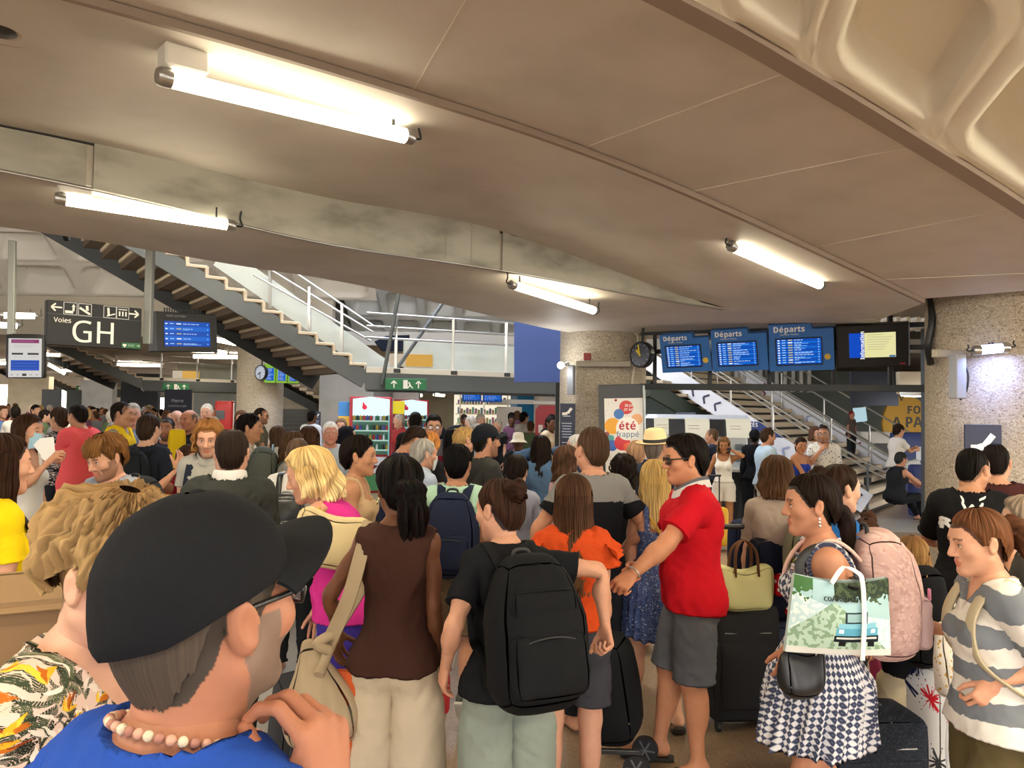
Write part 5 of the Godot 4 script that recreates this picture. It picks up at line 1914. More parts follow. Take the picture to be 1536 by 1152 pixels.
# ---------------------------------------------------------------- wide stairs on the right
func stairs_right():
	var o := thing("wide_staircase", "wide pale staircase with steel handrails climbing behind the ticket machines", "staircase", Transform3D())
	var B := Vector3(6.75, 0, -14.6)
	var u := Vector3(-0.78, 0, -0.62).normalized()
	var e := Vector3(0.62, 0, -0.78).normalized()
	var w := 4.6
	var rise := 0.165
	var go := 0.27
	var n := 20
	for i in n:
		var mb := MB.new()
		var c := B + u * (go * (i + 0.5)) + e * w * 0.5 + Vector3(0, rise * (i + 1) - 0.035, 0)
		mb.box(Transform3D(Basis(e, Vector3.UP, e.cross(Vector3.UP)), c), Vector3(w, 0.11, go + 0.03), 0.008)
		part("tread", mb, M.tread, o)
		mb = MB.new()
		mb.box(Transform3D(Basis(e, Vector3.UP, e.cross(Vector3.UP)), c - u * (go * 0.3) + Vector3(0, -0.085, 0)), Vector3(w - 0.05, 0.08, 0.02), 0.0)
		part("riser", mb, mat("2a2622", 0.8), o)
	var d := u * (go * n) + Vector3(0, rise * n, 0)
	var nrm := e.cross(d.normalized())
	for k in 2:
		var off := e * (w * k + (-0.06 if k == 0 else 0.06))
		var mb := MB.new()
		mb.beam(B + off + Vector3(0, 0.2, 0), B + off + d + Vector3(0, 0.2, 0), 0.05, 0.4)
		var pn := part("side_panel", mb, mat("dcdde2", 0.55), o)
		# prints on the camera side of the panel
		var x := -d.normalized()
		var z := -e
		var fr := Transform3D(Basis(x, z.cross(x), z), B + off - e * 0.03 + Vector3(0, 0.2, 0))
		for q in ([[0.2, -1], [0.9, -1], [1.2, -1], [1.5, -1], [1.8, -1], [3.5, -1], [3.8, -1], [4.1, -1]] if k == 0 else [[0.4, 1], [0.8, 1], [2.6, -1], [3.0, -1], [5.0, 1]]):
			var ch := MB.new()
			var sg: float = q[1]
			var p0: float = -q[0]
			ch.beam(fr * Vector3(p0 + sg * 0.05, 0, 0.004), fr * Vector3(p0 - sg * 0.05, 0.11, 0.004), 0.045, 0.004, z, 0.0)
			ch.beam(fr * Vector3(p0 + sg * 0.05, 0, 0.004), fr * Vector3(p0 - sg * 0.05, -0.11, 0.004), 0.045, 0.004, z, 0.0)
			part("chevron", ch, mat("3b3f58", 0.6) if int(q[0] * 10) % 3 else mat("9aa0c0", 0.6), pn)
		if k == 0:
			var bl := MB.new()
			bl.prism(PackedVector2Array([Vector2(0.05, 0.2), Vector2(0.65, 0.2), Vector2(-0.05, -0.2), Vector2(-0.65, -0.2)]), 0.01, fr * T(-2.6, 0, 0.004))
			part("blue_field", bl, mat("26386e", 0.6), pn)
			text("lettering", "ACCÈS", 0.08, M.white, pn, fr * Transform3D(Basis(Vector3.BACK, 0.548), Vector3(-2.67, 0.05, 0.008)), true)
			text("lettering", "VOIES G-H", 0.075, M.white, pn, fr * Transform3D(Basis(Vector3.BACK, 0.548), Vector3(-2.52, -0.06, 0.008)), true)
		else:
			for p0 in [1.75, 4.4]:
				var fg := MB.new()
				fg.ball(fr * T(-p0 - 0.03, 0.16, 0.004), Vector3(0.035, 0.035, 0.006), 6, 8)
				for q in [[Vector3(0, 0.12, 0), Vector3(0.02, -0.02, 0)], [Vector3(0.02, -0.02, 0), Vector3(0.12, -0.04, 0)], [Vector3(0.12, -0.04, 0), Vector3(0.12, -0.16, 0)], [Vector3(0, 0.08, 0), Vector3(0.1, 0.1, 0)], [Vector3(-0.04, -0.08, 0), Vector3(-0.1, -0.16, 0)], [Vector3(0.1, 0.1, 0), Vector3(0.14, 0.17, 0)]]:
					fg.beam(fr * (q[0] + Vector3(-p0, 0, 0.004)), fr * (q[1] + Vector3(-p0, 0, 0.004)), 0.04, 0.005, z, 0.0)
				part("red_pictogram", fg, mat("7c1f2c", 0.6), pn)
	# rails: near side, middle pair and far side
	var lines := [[-0.02, 0.95, 0.024], [-0.02, 0.85, 0.02], [-0.02, 0.5, 0.014], [w * 0.52, 0.9, 0.024], [w * 0.52, 0.75, 0.02], [w + 0.0, 0.95, 0.024], [w + 0.0, 0.55, 0.016], [w + 0.0, 1.35, 0.02]]
	for l in lines:
		var mb := MB.new()
		var s: Vector3 = B + e * l[0] + Vector3(0, l[1], 0)
		if l[0] < 0.1 and l[1] > 0.8: rail(mb, spline([s + d * 1.1, s + d * 0.5, s, s - u * 0.5 + Vector3(0, -0.1, 0), s - u * 0.62 + Vector3(0, -0.14, 0)], 4) , l[2])
		else: rail(mb, [s + d * 1.1, s], l[2])
		part("handrail", mb, M.chrome, o)
	for l in [[-0.02, 6], [w * 0.52, 4], [w, 5]]:
		for i in l[1]:
			var p: Vector3 = B + e * l[0] + d * (float(i) / l[1])
			var mb := MB.new()
			mb.tube([p, p + Vector3(0, 0.95, 0)], 0.024, 8)
			part("post", mb, M.chrome if i else M.steel, o)
	var mb := MB.new()
	mb.bx((B.x + 0.02), 0.62, B.z - 0.05, 0.1, 0.14, 0.1)
	part("switch_box", mb, M.black, o)
	# green steel flight further back on the left
	var g := thing("staircase", "dark green steel staircase seen from below, between the pillar and the ticket machines", "staircase", Transform3D())
	var a := P(1092, 650, 17.5); var b := P(975, 583, 16.4)
	var W := Vector3(0.9, 0, -2.0)
	for k in 2:
		mb = MB.new()
		mb.beam(a + W * k, b + W * k, 0.08, 0.34)
		part("stringer", mb, mat("3c4a42", 0.55), g)
		mb = MB.new()
		mb.beam(b + W * k, b + W * k + Vector3(-1.6, 0, 0), 0.08, 0.34)
		part("landing_beam", mb, mat("3c4a42", 0.55), g)
	for i in 7:
		mb = MB.new()
		var c := a.lerp(b, (i + 0.5) / 7.0) + Vector3(0, 0.22, 0) + W * 0.5
		mb.box(Transform3D(Basis(W.normalized(), Vector3.UP, W.normalized().cross(Vector3.UP)), c), Vector3(W.length() + 0.1, 0.07, 0.34), 0.006)
		part("tread", mb, M.tread, g)
	mb = MB.new()
	mb.box(T(b.x - 0.9, b.y + 0.22, b.z - 1.0), Vector3(1.9, 0.08, 2.2), 0.01)
	part("landing", mb, M.tread, g)

# ---------------------------------------------------------------- signs, screens, clocks
func timetable(key: String, rows: int, sd0: int) -> StandardMaterial3D:
	var im := Image.create(256, 176, false, Image.FORMAT_RGB8)
	im.fill(Color("0a3f96"))
	var r := RandomNumberGenerator.new()
	r.seed = sd0
	var rh := 176 / rows
	for i in rows:
		im.fill_rect(Rect2i(0, i * rh, 256, rh - 2), Color("0e64cc") if i % 2 else Color("0a4cae"))
		var y := i * rh + rh / 2 - 3
		im.fill_rect(Rect2i(6, y, 12, 8), Color("e8f2ff"))
		im.fill_rect(Rect2i(30, y, 22, 6), Color("9cc8ff"))
		im.fill_rect(Rect2i(66, y, 26, 7), Color("c8b884") if r.randf() < 0.8 else Color("ffffff"))
		var x := 102
		for k in r.randi_range(2, 5):
			var w := r.randi_range(8, 26)
			im.fill_rect(Rect2i(x, y + 1, w, 5), Color("b8d4fa"))
			x += w + 4
		if r.randf() < 0.5: im.fill_rect(Rect2i(102, y + 9, r.randi_range(30, 110), 3), Color("8fc2ff"))
		im.fill_rect(Rect2i(238, y, 8, 8), Color("7db8ff"))
	return picture(key, im, 0.3, 1.0)

func quadmesh(w: float, h: float) -> MB:
	var mb := MB.new()
	mb.quad(Vector3(-w / 2, h / 2, 0), Vector3(w / 2, h / 2, 0), Vector3(w / 2, -h / 2, 0), Vector3(-w / 2, -h / 2, 0), Vector3.BACK)
	return mb

func screens():
	# row of three departure screens and one information screen, leaning forward
	var corners := [[990, 1066, 531, 8.45, 8.2], [1066, 1152, 527, 8.2, 7.95], [1152, 1252, 523, 7.95, 7.7], [1253, 1366, 519, 7.7, 7.42]]
	var names := ["leftmost blue departure screen, beside the pillar clock, headed Départs", "middle one of the three blue departure screens headed Départs", "rightmost blue departure screen headed Départs, beside the black information screen"]
	for i in 4:
		var c: Array = corners[i]
		var l := P(c[0] + 1, c[2] + 2, c[3]); var r := P(c[1] - 1, c[2] - 2, c[4])
		var w := (r - l).length()
		var t := board(l, r, 17.0)
		if i < 3:
			var o := thing("departure_screen", names[i], "screen", t, "")
			var h := w * 0.74
			var mb := MB.new()
			var y1 := h * 0.43
			mb.prism(PackedVector2Array([Vector2(-w / 2, -h / 2), Vector2(w / 2, -h / 2), Vector2(w / 2, y1), Vector2(w * 0.19, y1), Vector2(w * 0.16, h * 0.56), Vector2(-w / 2 + 0.01, h * 0.56)]), 0.11)
			part("cabinet", mb, mat("2c66ad", 0.45), o)
			var sc := quadmesh(w * 0.68, h * 0.58)
			part("display", sc, timetable("tt%d" % i, 10, 3 + i), o, T(-w * 0.03, -h * 0.06, 0.006))
			var bz := MB.new()
			for q in [[0, 0.3, 0.7, 0.012], [0, -0.3, 0.7, 0.012]]: bz.bx(-w * 0.03, -h * 0.06 + q[1] * h, 0.003, q[2] * w, 0.012, 0.014, 0.002)
			for sx in [-0.35, 0.35]: bz.bx(-w * 0.03 + sx * w, -h * 0.06, 0.003, 0.012, h * 0.62, 0.014, 0.002)
			part("bezel", bz, M.navy, o)
			text("title", "Départs", h * 0.125, M.white, o, T(-w * 0.17, h * 0.445, 0.002), true)
			text("subtitle", "Departures • Partenze", h * 0.028, M.white, o, T(-w * 0.17, h * 0.33, 0.002))
			if i != 1:
				mb = MB.new()
				mb.lathe([Vector2(0, 0.003), Vector2(0.03, 0.003), Vector2(0.03, 0)], 16, Transform3D(Basis(Vector3.RIGHT, PI / 2), Vector3(w * 0.4, -h * 0.2, 0)))
				part("yellow_sticker", mb, mat("c9a53a", 0.5), o)
		else:
			var o := thing("information_screen", "black information screen with yellow page, beside the right pillar", "screen", t)
			var h := w * 0.66
			var mb := MB.new()
			mb.bx(0, 0, -0.05, w, h, 0.1, 0.012)
			part("cabinet", mb, M.black, o)
			var im := Image.create(200, 112, false, Image.FORMAT_RGB8)
			im.fill(Color("ece6a8"))
			im.fill_rect(Rect2i(0, 0, 66, 112), Color("0c4cc4"))
			for k in 7: im.fill_rect(Rect2i(78, 8 + k * 11, 70 + (k * 37) % 44, 2), Color("b2ad86"))
			im.fill_rect(Rect2i(172, 104, 26, 7), Color("2c66ad"))
			part("display", quadmesh(w * 0.63, h * 0.57), picture("info", im, 0.3, 0.9), o, T(0, 0.01, 0.003))
			text("vertical_title", "Information", w * 0.052, glow("ffffff", 0.9), o, Transform3D(Basis(Vector3.BACK, PI / 2), Vector3(-w * 0.135, 0.01, 0.004)), true)
			mb = MB.new()
			mb.bx(w * 0.4, -h * 0.42, 0.0, 0.05, 0.014, 0.006, 0.001)
			part("red_badge", mb, mat("b03048", 0.5), o)
	# frame that carries them
	var o := thing("screen_frame", "dark metal frame with pipes carrying the row of departure screens", "frame", Transform3D())
	var a := P(965, 545, 8.75); var b := P(1402, 541, 7.3)
	for q in [-0.1, 0.3, 0.52]:
		var mb := MB.new()
		mb.beam(a + Vector3(0, -0.16 + q, -0.16), b + Vector3(0, -0.16 + q, -0.16), 0.06, 0.05 if q > 0.1 else 0.07)
		part("crossbar", mb, M.dark, o)
	for f in [0.06, 0.28, 0.5, 0.72, 0.9]:
		var p := a.lerp(b, f) + Vector3(0, 0, -0.2)
		var mb := MB.new()
		mb.bx(p.x, 2.55, p.z, 0.04, 0.75, 0.04)
		part("hanger", mb, M.dark, o)
	# GH sign on its post
	var pl := P(70, 483, 5.3); var pr := P(212, 494, 5.75)
	var w := (pr - pl).length()
	var t := board(pl, pr)
	o = thing("platform_sign", "dark blue hanging sign lettered Voies GH with arrows and pictograms", "sign", t)
	var h := 0.31
	var mb := MB.new()
	mb.bx(0, 0, -0.03, w, h, 0.06, 0.004)
	part("panel", mb, mat("090c14", 0.6), o)
	mb = MB.new()
	mb.bx(0, h * 0.2, 0.001, w, 0.002, 0.002, 0.0)
	part("divider", mb, mat("4c5260", 0.5), o)
	text("lettering", "GH", h * 0.5, M.white, o, T(-w * 0.02, -h * 0.16, 0.003))
	text("lettering", "Voies", h * 0.105, M.white, o, T(-w * 0.345, h * 0.07, 0.003))
	part("arrow", arrow(T(-w * 0.41, h * 0.35, 0.004), 0.035, PI), M.white, o)
	part("arrow", arrow(T(w * 0.41, h * 0.35, 0.004), 0.035, 0.0), M.white, o)
	for k in 4:
		var c := Vector3([-0.27, -0.12, 0.145, 0.285][k] * w, h * 0.345, 0.003)
		var s := 0.042
		mb = MB.new()
		for q in [[0, 1], [0, -1], [1, 0], [-1, 0]]:
			mb.bx(c.x + q[0] * s, c.y + q[1] * s, c.z, 0.004 if q[0] else s * 2, s * 2 if q[0] else 0.004, 0.003, 0.0)
		var pg := part("pictogram", mb, mat("b8bac0", 0.5), o)
		mb = MB.new()
		match k:
			0:
				mb.bx(c.x - 0.008, c.y - 0.024, c.z, 0.05, 0.018, 0.004, 0.0); mb.bx(c.x + 0.02, c.y + 0.004, c.z, 0.012, 0.04, 0.004, 0.0); mb.prism(PackedVector2Array([Vector2(c.x + 0.008, c.y + 0.014), Vector2(c.x + 0.032, c.y + 0.014), Vector2(c.x + 0.02, c.y + 0.034)]), 0.004, T(0, 0, c.z + 0.002))
			1:
				mb.beam(c + Vector3(-0.034, 0.012, 0), c + Vector3(0.034, -0.03, 0), 0.014, 0.004, Vector3.BACK, 0.0); mb.beam(c + Vector3(0.012, 0.03, 0), c + Vector3(0.016, -0.004, 0), 0.016, 0.004, Vector3.BACK, 0.0)
			2:
				mb.beam(c + Vector3(-0.02, -0.03, 0), c + Vector3(0.034, -0.01, 0), 0.008, 0.004, Vector3.BACK, 0.0); mb.beam(c + Vector3(-0.012, 0.03, 0), c + Vector3(-0.008, -0.024, 0), 0.014, 0.004, Vector3.BACK, 0.0)
			3:
				for q in [-0.022, 0.0, 0.022]: mb.beam(c + Vector3(q, 0.012, 0), c + Vector3(q, -0.022, 0), 0.009, 0.004, Vector3.BACK, 0.0)
				mb.bx(c.x, c.y + 0.026, c.z, 0.06, 0.006, 0.004, 0.0)
		part("figure", mb, M.white, pg)
	mb = MB.new()
	mb.bx(w * 0.385, -h * 0.41, 0.004, w * 0.215, h * 0.135, 0.01, 0.001)
	var dae := part("green_plate", mb, mat("1f5a34", 0.5), o)
	text("lettering", "DAE", 0.018, mat("8fb59a", 0.5), dae, T(w * 0.385, -h * 0.41, 0.01))
	part("arrow", arrow(T(w * 0.46, -h * 0.41, 0.011), 0.012, 0.0), mat("a9cbb2", 0.5), dae)
	mb = MB.new()
	for q in [-1, 1]: mb.ball(T(w * 0.31 + q * 0.006, -h * 0.405, 0.01), Vector3(0.008, 0.008, 0.002), 5, 8)
	mb.prism(PackedVector2Array([Vector2(w * 0.31 - 0.013, -h * 0.41), Vector2(w * 0.31 + 0.013, -h * 0.41), Vector2(w * 0.31, -h * 0.41 - 0.016)]), 0.002, T(0, 0, 0.012))
	part("heart", mb, M.white, dae)
	# post
	var pp := P(222, 500, 5.85)
	mb = MB.new()
	mb.bx(pp.x, 2.72, pp.z, 0.055, 0.74, 0.055, 0.006)
	tag(part("sign_post", mb, mat("8f938f", 0.5, 0.3), self), "grey square post hanging from the ceiling beside the GH sign", "post")
	# small departure screen right of the post
	pl = P(236, 497, 6.0); pr = P(326, 500, 6.5)
	w = (pr - pl).length()
	o = thing("departure_screen", "small black departure screen right of the hanging grey post", "screen", board(pl, pr))
	mb = MB.new()
	mb.bx(0, 0, -0.06, w, 0.315, 0.12, 0.006)
	part("cabinet", mb, M.black, o)
	part("display", quadmesh(w * 0.76, 0.2), timetable("ttsmall", 5, 20), o, T(-0.01, -0.015, 0.004))
	text("title", "Accès aux trains", 0.018, mat("8a8d92", 0.6), o, T(-w * 0.2, 0.128, 0.003))
	mb = MB.new()
	for i in 16: mb.bx(-w * 0.3 + i * w * 0.04, 0.175, -0.06, 0.005, 0.04, 0.01, 0.0)
	part("bird_spikes", mb, M.dark, o).set_meta("kind", "stuff")
	# portrait screen at the left edge
	pl = P(8, 533, 4.9); pr = P(66, 535, 4.95)
	w = (pr - pl).length()
	o = thing("information_screen", "portrait information screen in a black frame at the left edge", "screen", board(pl, pr) * Transform3D(Basis(Vector3.BACK, 0.03), Vector3.ZERO))
	mb = MB.new()
	mb.soft(Transform3D(Basis(), Vector3(0, 0, -0.03)), Vector3(w, w * 1.28, 0.07), 0.012, 4)
	part("frame", mb, M.black, o)
	var im := Image.create(220, 300, false, Image.FORMAT_RGB8)
	im.fill(Color("d9d6d2"))
	im.fill_rect(Rect2i(18, 8, 184, 28), Color("8c2a66"))
	for x in range(26, 160, 11): im.fill_rect(Rect2i(x, 19, 8, 5), Color("b878a0"))
	for k in 3: im.fill_rect(Rect2i(34, 50 + k * 9, 150 - k * 20, 2), Color("b0aca8"))
	for k in 2: 
		im.fill_rect(Rect2i(22 + k * 104, 112, 74, 14), Color("2b2a2a"))
		im.fill_rect(Rect2i(32 + k * 104, 142, 54, 2), Color("b0aca8"))
	for i in 20: im.fill_rect(Rect2i(16, 168 + i * 4, 188, 4), Color("1668e0").lerp(Color("0a3ea0"), absf(sin(i * 0.55))))
	im.fill_rect(Rect2i(92, 272, 28, 18), Color("2b2a2a"))
	for k in 4: im.fill_rect(Rect2i([14, 54, 140, 180][k], 276, 18, 10), Color("b4b0ac"))
	part("display", quadmesh(w * 0.86, w * 1.12), picture("portrait", im, 0.3, 0.85), o, T(0.004, -0.012, 0.006))
	mb = MB.new()
	mb.beam(Vector3(-w * 0.45, w * 0.6, -0.06), Vector3(-w * 0.45, 0.75, -0.06), 0.04, 0.04, Vector3.RIGHT)
	part("hanging_rod", mb, mat("8f938f", 0.5, 0.3), o)
	# green screens and clock on the distant pillar
	for k in 3:
		pl = P(397 + k * 17.5, 560 + k * 0.5, 17.2 + k * 0.1); pr = P(413.5 + k * 17.5, 560.5 + k * 0.5, 17.3 + k * 0.1)
		w = (pr - pl).length()
		o = thing("arrival_screen", ["leftmost", "middle", "rightmost"][k] + " of three green arrival screens on the distant pillar", "screen", board(pl, pr, 6.0), "")
		mb = MB.new()
		mb.bx(0, 0, -0.06, w, 0.42, 0.12, 0.006)
		part("cabinet", mb, mat("7fb52c", 0.5), o)
		part("display", quadmesh(w * 0.7, 0.28), timetable("ttg%d" % k, 9, 40 + k), o, T(0, -0.02, 0.004))
	clock("white round clock on the distant pillar beside the green screens", P(391, 559, 17.2), 0.17, -0.5, mat("b9c9e8", 0.4), M.dark, 8, 30)
	clock("black round clock with yellow hands on the middle pillar", P(961, 532, 8.55), 0.145, -0.85, mat("141a2c", 0.35), mat("d8c02c", 0.5), 10.6, 58)
	# blue screens in the far shop hall
	for k in 2:
		pl = P(693 + k * 31, 595 + k, 24); pr = P(722 + k * 31, 595 + k, 24)
		w = (pr - pl).length()
		o = thing("departure_screen", ["left", "right"][k] + " one of two small blue screens above the far shop", "screen", board(pl, pr, 8.0))
		mb = MB.new()
		mb.bx(0, 0, -0.05, w, 0.3, 0.1, 0.004)
		part("cabinet", mb, mat("1f5cb0", 0.4), o)
		part("display", quadmesh(w * 0.8, 0.2), timetable("ttf%d" % k, 5, 60 + k), o, T(0, 0, 0.004))

func clock(label: String, at: Vector3, r: float, yaw: float, face: Material, hand: Material, hh: float, mm: float):
	var o := thing("clock", label, "clock", TV(at, yaw))
	var up := Basis(Vector3.RIGHT, PI / 2)
	var mb := MB.new()
	mb.lathe([Vector2(0, 0.01), Vector2(r * 0.9, 0.01), Vector2(r * 0.92, 0.022), Vector2(r, 0.018), Vector2(r, -0.06), Vector2(0, -0.07)], 32, Transform3D(up, Vector3.ZERO))
	part("case", mb, M.black, o)
	mb = MB.new()
	mb.lathe([Vector2(0, 0.013), Vector2(r * 0.88, 0.013), Vector2(r * 0.88, 0.009)], 32, Transform3D(up, Vector3.ZERO))
	part("dial", mb, face, o)
	mb = MB.new()
	for i in 12:
		var d := Vector3(sin(TAU * i / 12), cos(TAU * i / 12), 0)
		mb.beam(d * r * 0.72 + Vector3(0, 0, 0.015), d * r * 0.84 + Vector3(0, 0, 0.015), 0.012, 0.003, Vector3.BACK, 0.0)
	part("hour_marks", mb, mat("7a8098", 0.5), o).set_meta("kind", "stuff")
	for q in [[hh / 12.0 * TAU, 0.5, 0.024], [mm / 60.0 * TAU, 0.78, 0.016]]:
		mb = MB.new()
		var d := Vector3(sin(q[0]), cos(q[0]), 0)
		mb.beam(d * -r * 0.12 + Vector3(0, 0, 0.019), d * r * q[1] + Vector3(0, 0, 0.019), q[2], 0.004, Vector3.BACK, 0.0)
		part("hand", mb, hand, o)
	mb = MB.new()
	mb.tube([Vector3(0, r, -0.03), Vector3(0, r + 0.25, -0.05)], 0.015, 8)
	part("hanger", mb, M.dark, o)

func ticket_sign(label: String, t: Transform3D, w: float, h: float, lines: bool):
	var o := thing("ticket_sign", label, "sign", t)
	var mb := MB.new()
	mb.bx(0, 0, -0.01, w, h, 0.02, 0.003)
	part("panel", mb, mat("1f2740", 0.5), o)
	var c := Vector3(0, (h * 0.5 - w * 0.55) if lines else -0.01, 0.002)
	var s := w * 0.5
	mb = MB.new()
	mb.box(Transform3D(Basis(Vector3.BACK, -0.65), c + Vector3(s * 0.28, s * 0.16, 0)), Vector3(s * 0.34, s * 0.82, 0.004), 0.0)
	part("ticket", mb, M.white, o)
	mb = MB.new()
	mb.prism(PackedVector2Array([Vector2(-s * 0.45, -s * 0.32), Vector2(-s * 0.45, s * 0.0), Vector2(-s * 0.2, s * 0.02), Vector2(0, s * 0.1), Vector2(s * 0.16, 0.0), Vector2(s * 0.1, -s * 0.3)]), 0.004, Transform3D(Basis(), c + Vector3(-s * 0.12, -s * 0.1, 0.003)))
	mb.bx(c.x - s * 0.62, c.y - s * 0.26, c.z, s * 0.14, s * 0.34, 0.006, 0.0)
	part("hand_symbol", mb, M.white, o)
	mb = MB.new()
	mb.bx(c.x - s * 0.1, c.y - s * 0.56, c.z, s * 0.95, s * 0.07, 0.004, 0.0)
	part("slot_line", mb, M.white, o)
	if lines:
		mb = MB.new()
		for k in 12:
			if k == 6: continue
			mb.bx(-w * 0.04, h * 0.5 - w * 1.3 - k * h * 0.05, 0.002, w * (0.66 - 0.05 * (k % 3)), h * 0.018, 0.003, 0.0)
		part("notice_lines", mb, mat("9aa2b8", 0.6), o).set_meta("kind", "stuff")

func fixtures():
	ticket_sign("tall navy notice with a ticket-in-hand symbol on the left of the middle pillar", TV(P(851, 646, 8.75), -0.25), 0.175, 0.62, true)
	ticket_sign("square navy sign with a ticket-in-hand symbol on the right pillar", TV(P(1475, 663, 5.98), -0.12), 0.27, 0.27, false)
	# poster case on the middle pillar
	var t := board(P(909, 700, 8.35), P(971, 700, 8.25))
	var w := 0.5
	var o := thing("poster_case", "dark-framed poster case with coloured circles reading été frappé on the middle pillar", "poster", Transform3D(t.basis, Vector3(t.origin.x, 0, t.origin.z)))
	var mb := MB.new()
	var h := 2.16
	mb.bx(0, h * 0.5 + 0.02, -0.05, w, h, 0.1, 0.006)
	part("case", mb, mat("33363a", 0.45), o)
	mb = MB.new()
	mb.bx(0.022, 1.32, 0.002, w - 0.085, 1.42, 0.008, 0.001)
	var ps := part("poster", mb, mat("dcdad6", 0.4), o)
	mb = MB.new()
	mb.bx(w * 0.49, h * 0.5, 0.02, 0.02, h, 0.06)
	part("glass_edge", mb, mat("9aa4a4", 0.2, 0.3), o)
	var k := 0
	for q in [[0.05, 1.93, 0.075, "c93c3c"], [-0.03, 1.86, 0.055, "3f74b8"], [-0.1, 1.73, 0.088, "e0a02c"], [-0.165, 1.64, 0.03, "8a4a56"], [-0.12, 1.6, 0.035, "4a9a98"], [-0.11, 1.52, 0.06, "3562b0"], [0.0, 1.55, 0.085, "c8303e"], [0.06, 1.5, 0.05, "d85a34"], [0.13, 1.52, 0.05, "3a8a9a"], [0.17, 1.8, 0.06, "e0a878"], [0.06, 1.7, 0.125, "eceae4"], [-0.06, 2.01, 0.014, "a02c3c"]]:
		mb = MB.new()
		mb.lathe([Vector2(0, 0.0075 + k * 0.0004), Vector2(q[2], 0.007 + k * 0.0004), Vector2(q[2], 0.004)], 24, Transform3D(Basis(Vector3.RIGHT, PI / 2), Vector3(minf(q[0], 0.222 - q[2]), q[1], 0)))
		part("printed_circle", mb, mat(q[3], 0.5), ps)
		k += 1
	text("lettering", "été", 0.085, mat("b02838", 0.5), ps, T(0.06, 1.73, 0.014), true)
	text("lettering", "frappé", 0.058, mat("3c6a94", 0.5), ps, T(0.06, 1.64, 0.014))
	text("lettering", "26 JUIN", 0.026, M.white, ps, T(0.1, 1.95, 0.014), true)
	text("lettering", "27 AOÛT", 0.026, M.white, ps, T(0.1, 1.905, 0.014), true)
	mb = MB.new()
	for q in [[-0.14, 1.97], [-0.16, 1.9], [-0.1, 1.98], [-0.17, 1.42], [-0.13, 1.4], [-0.05, 1.4], [-0.17, 1.85], [0.02, 1.4]]: mb.bx(q[0], q[1], 0.007, 0.006, 0.006, 0.002, 0.0)
	part("printed_dots", mb, mat("7a7a80", 0.6), ps).set_meta("kind", "stuff")
	# trunking, boxes and small lamps on the pillars
	var items := [["metal cable trunking across the middle pillar", P(905, 546, 8.72), Vector3(0.62, 0.065, 0.05), -0.2, mat("8a8376", 0.5, 0.2)], ["grey vertical box on the left of the middle pillar", P(857, 570, 8.85), Vector3(0.075, 0.34, 0.09), -0.4, mat("8a8f98", 0.5)], ["small red alarm box on the middle pillar", P(881, 535, 8.72), Vector3(0.08, 0.08, 0.07), -0.2, mat("8e2a2c", 0.5)],
		["metal cable trunking on the left of the right pillar", P(1422, 531, 6.1), Vector3(0.3, 0.065, 0.05), 0.35, mat("a19a8c", 0.5, 0.2)], ["grey vertical box hanging on the right pillar below the trunking", P(1436, 565, 5.98), Vector3(0.09, 0.34, 0.09), 0.2, mat("8f939c", 0.5)]]
	for i in items:
		mb = MB.new()
		mb.bx(0, 0, 0, i[2].x, i[2].y, i[2].z, 0.006)
		tag(part("trunking" if "trunking" in i[0] else "box", mb, i[4], self, TV(i[1], i[3])), i[0], "trunking" if "trunking" in i[0] else "box")
	mb = MB.new()
	mb.tube(spline([P(1443, 538, 5.98), P(1452, 560, 5.96), P(1450, 585, 5.96), P(1440, 600, 5.97)], 5), 0.008, 6)
	tag(part("cable", mb, M.black, self), "loose black cable curving beside the grey box on the right pillar", "cable")
	mb = MB.new()
	mb.tube(spline([P(1395, 440, 6.6), P(1398, 480, 6.5), P(1392, 520, 6.5), P(1396, 545, 6.4)], 5), 0.03, 8)
	tag(part("cable", mb, M.black, self), "thick black cable bundle down the left edge of the right pillar", "cable")
	mb = MB.new()
	mb.tube(spline([P(952, 500, 8.7), P(957, 510, 8.72), P(950, 560, 8.75), P(948, 578, 8.7)], 5), 0.012, 6)
	tag(part("cable", mb, mat("b8ae9c", 0.7), self), "pale cable running behind the black clock on the middle pillar", "cable")
	lamp("short tube lamp glowing bluish white on the right pillar", P(1459, 526, 5.93), P(1514, 521, 5.9), 0.036, 0.05, 3.2, -1, "9db2ff")
	var sp := thing("spotlight", "small bright spotlight on the left edge of the middle pillar", "lamp", TV(P(841, 548, 8.8)))
	mb = MB.new()
	mb.ball(Transform3D(), Vector3(0.04, 0.04, 0.04))
	part("bulb", mb, glow("fff6e0", 8.0), sp)
	var ol := OmniLight3D.new()
	ol.light_energy = 0.12
	ol.shadow_enabled = true
	ol.omni_range = 30
	ol.omni_attenuation = 2.0
	ol.light_size = 0.03
	sp.add_child(ol)
	mb = MB.new()
	mb.tube([Vector3(0.04, 0.0, 0), Vector3(0.09, 0.03, -0.02)], 0.02, 8)
	part("bracket", mb, M.chrome, sp)
	# speaker in the ceiling
	var sk := thing("loudspeaker", "round dark loudspeaker recessed in the ceiling at the upper left corner", "loudspeaker", TV(PH(-2, 42, 3.345)))
	mb = MB.new()
	mb.lathe([Vector2(0.125, 0.0), Vector2(0.16, -0.004), Vector2(0.165, 0.0), Vector2(0.155, 0.02)].map(func(p): return Vector2(p.x, p.y)), 32)
	part("ring", mb, mat("b8a894", 0.5), sk)
	for q in [[0.125, 0.09, -0.004, "2a2420"], [0.09, 0.062, -0.012, "a08a74"], [0.062, 0.0, -0.02, "2a2420"]]:
		mb = MB.new()
		mb.lathe([Vector2(q[1], q[2]), Vector2(q[0], q[2] + 0.006), Vector2(q[0], q[2] + 0.02)], 32)
		part("cone_ring", mb, mat(q[3], 0.6), sk)
	# dark pole on the right
	mb = MB.new()
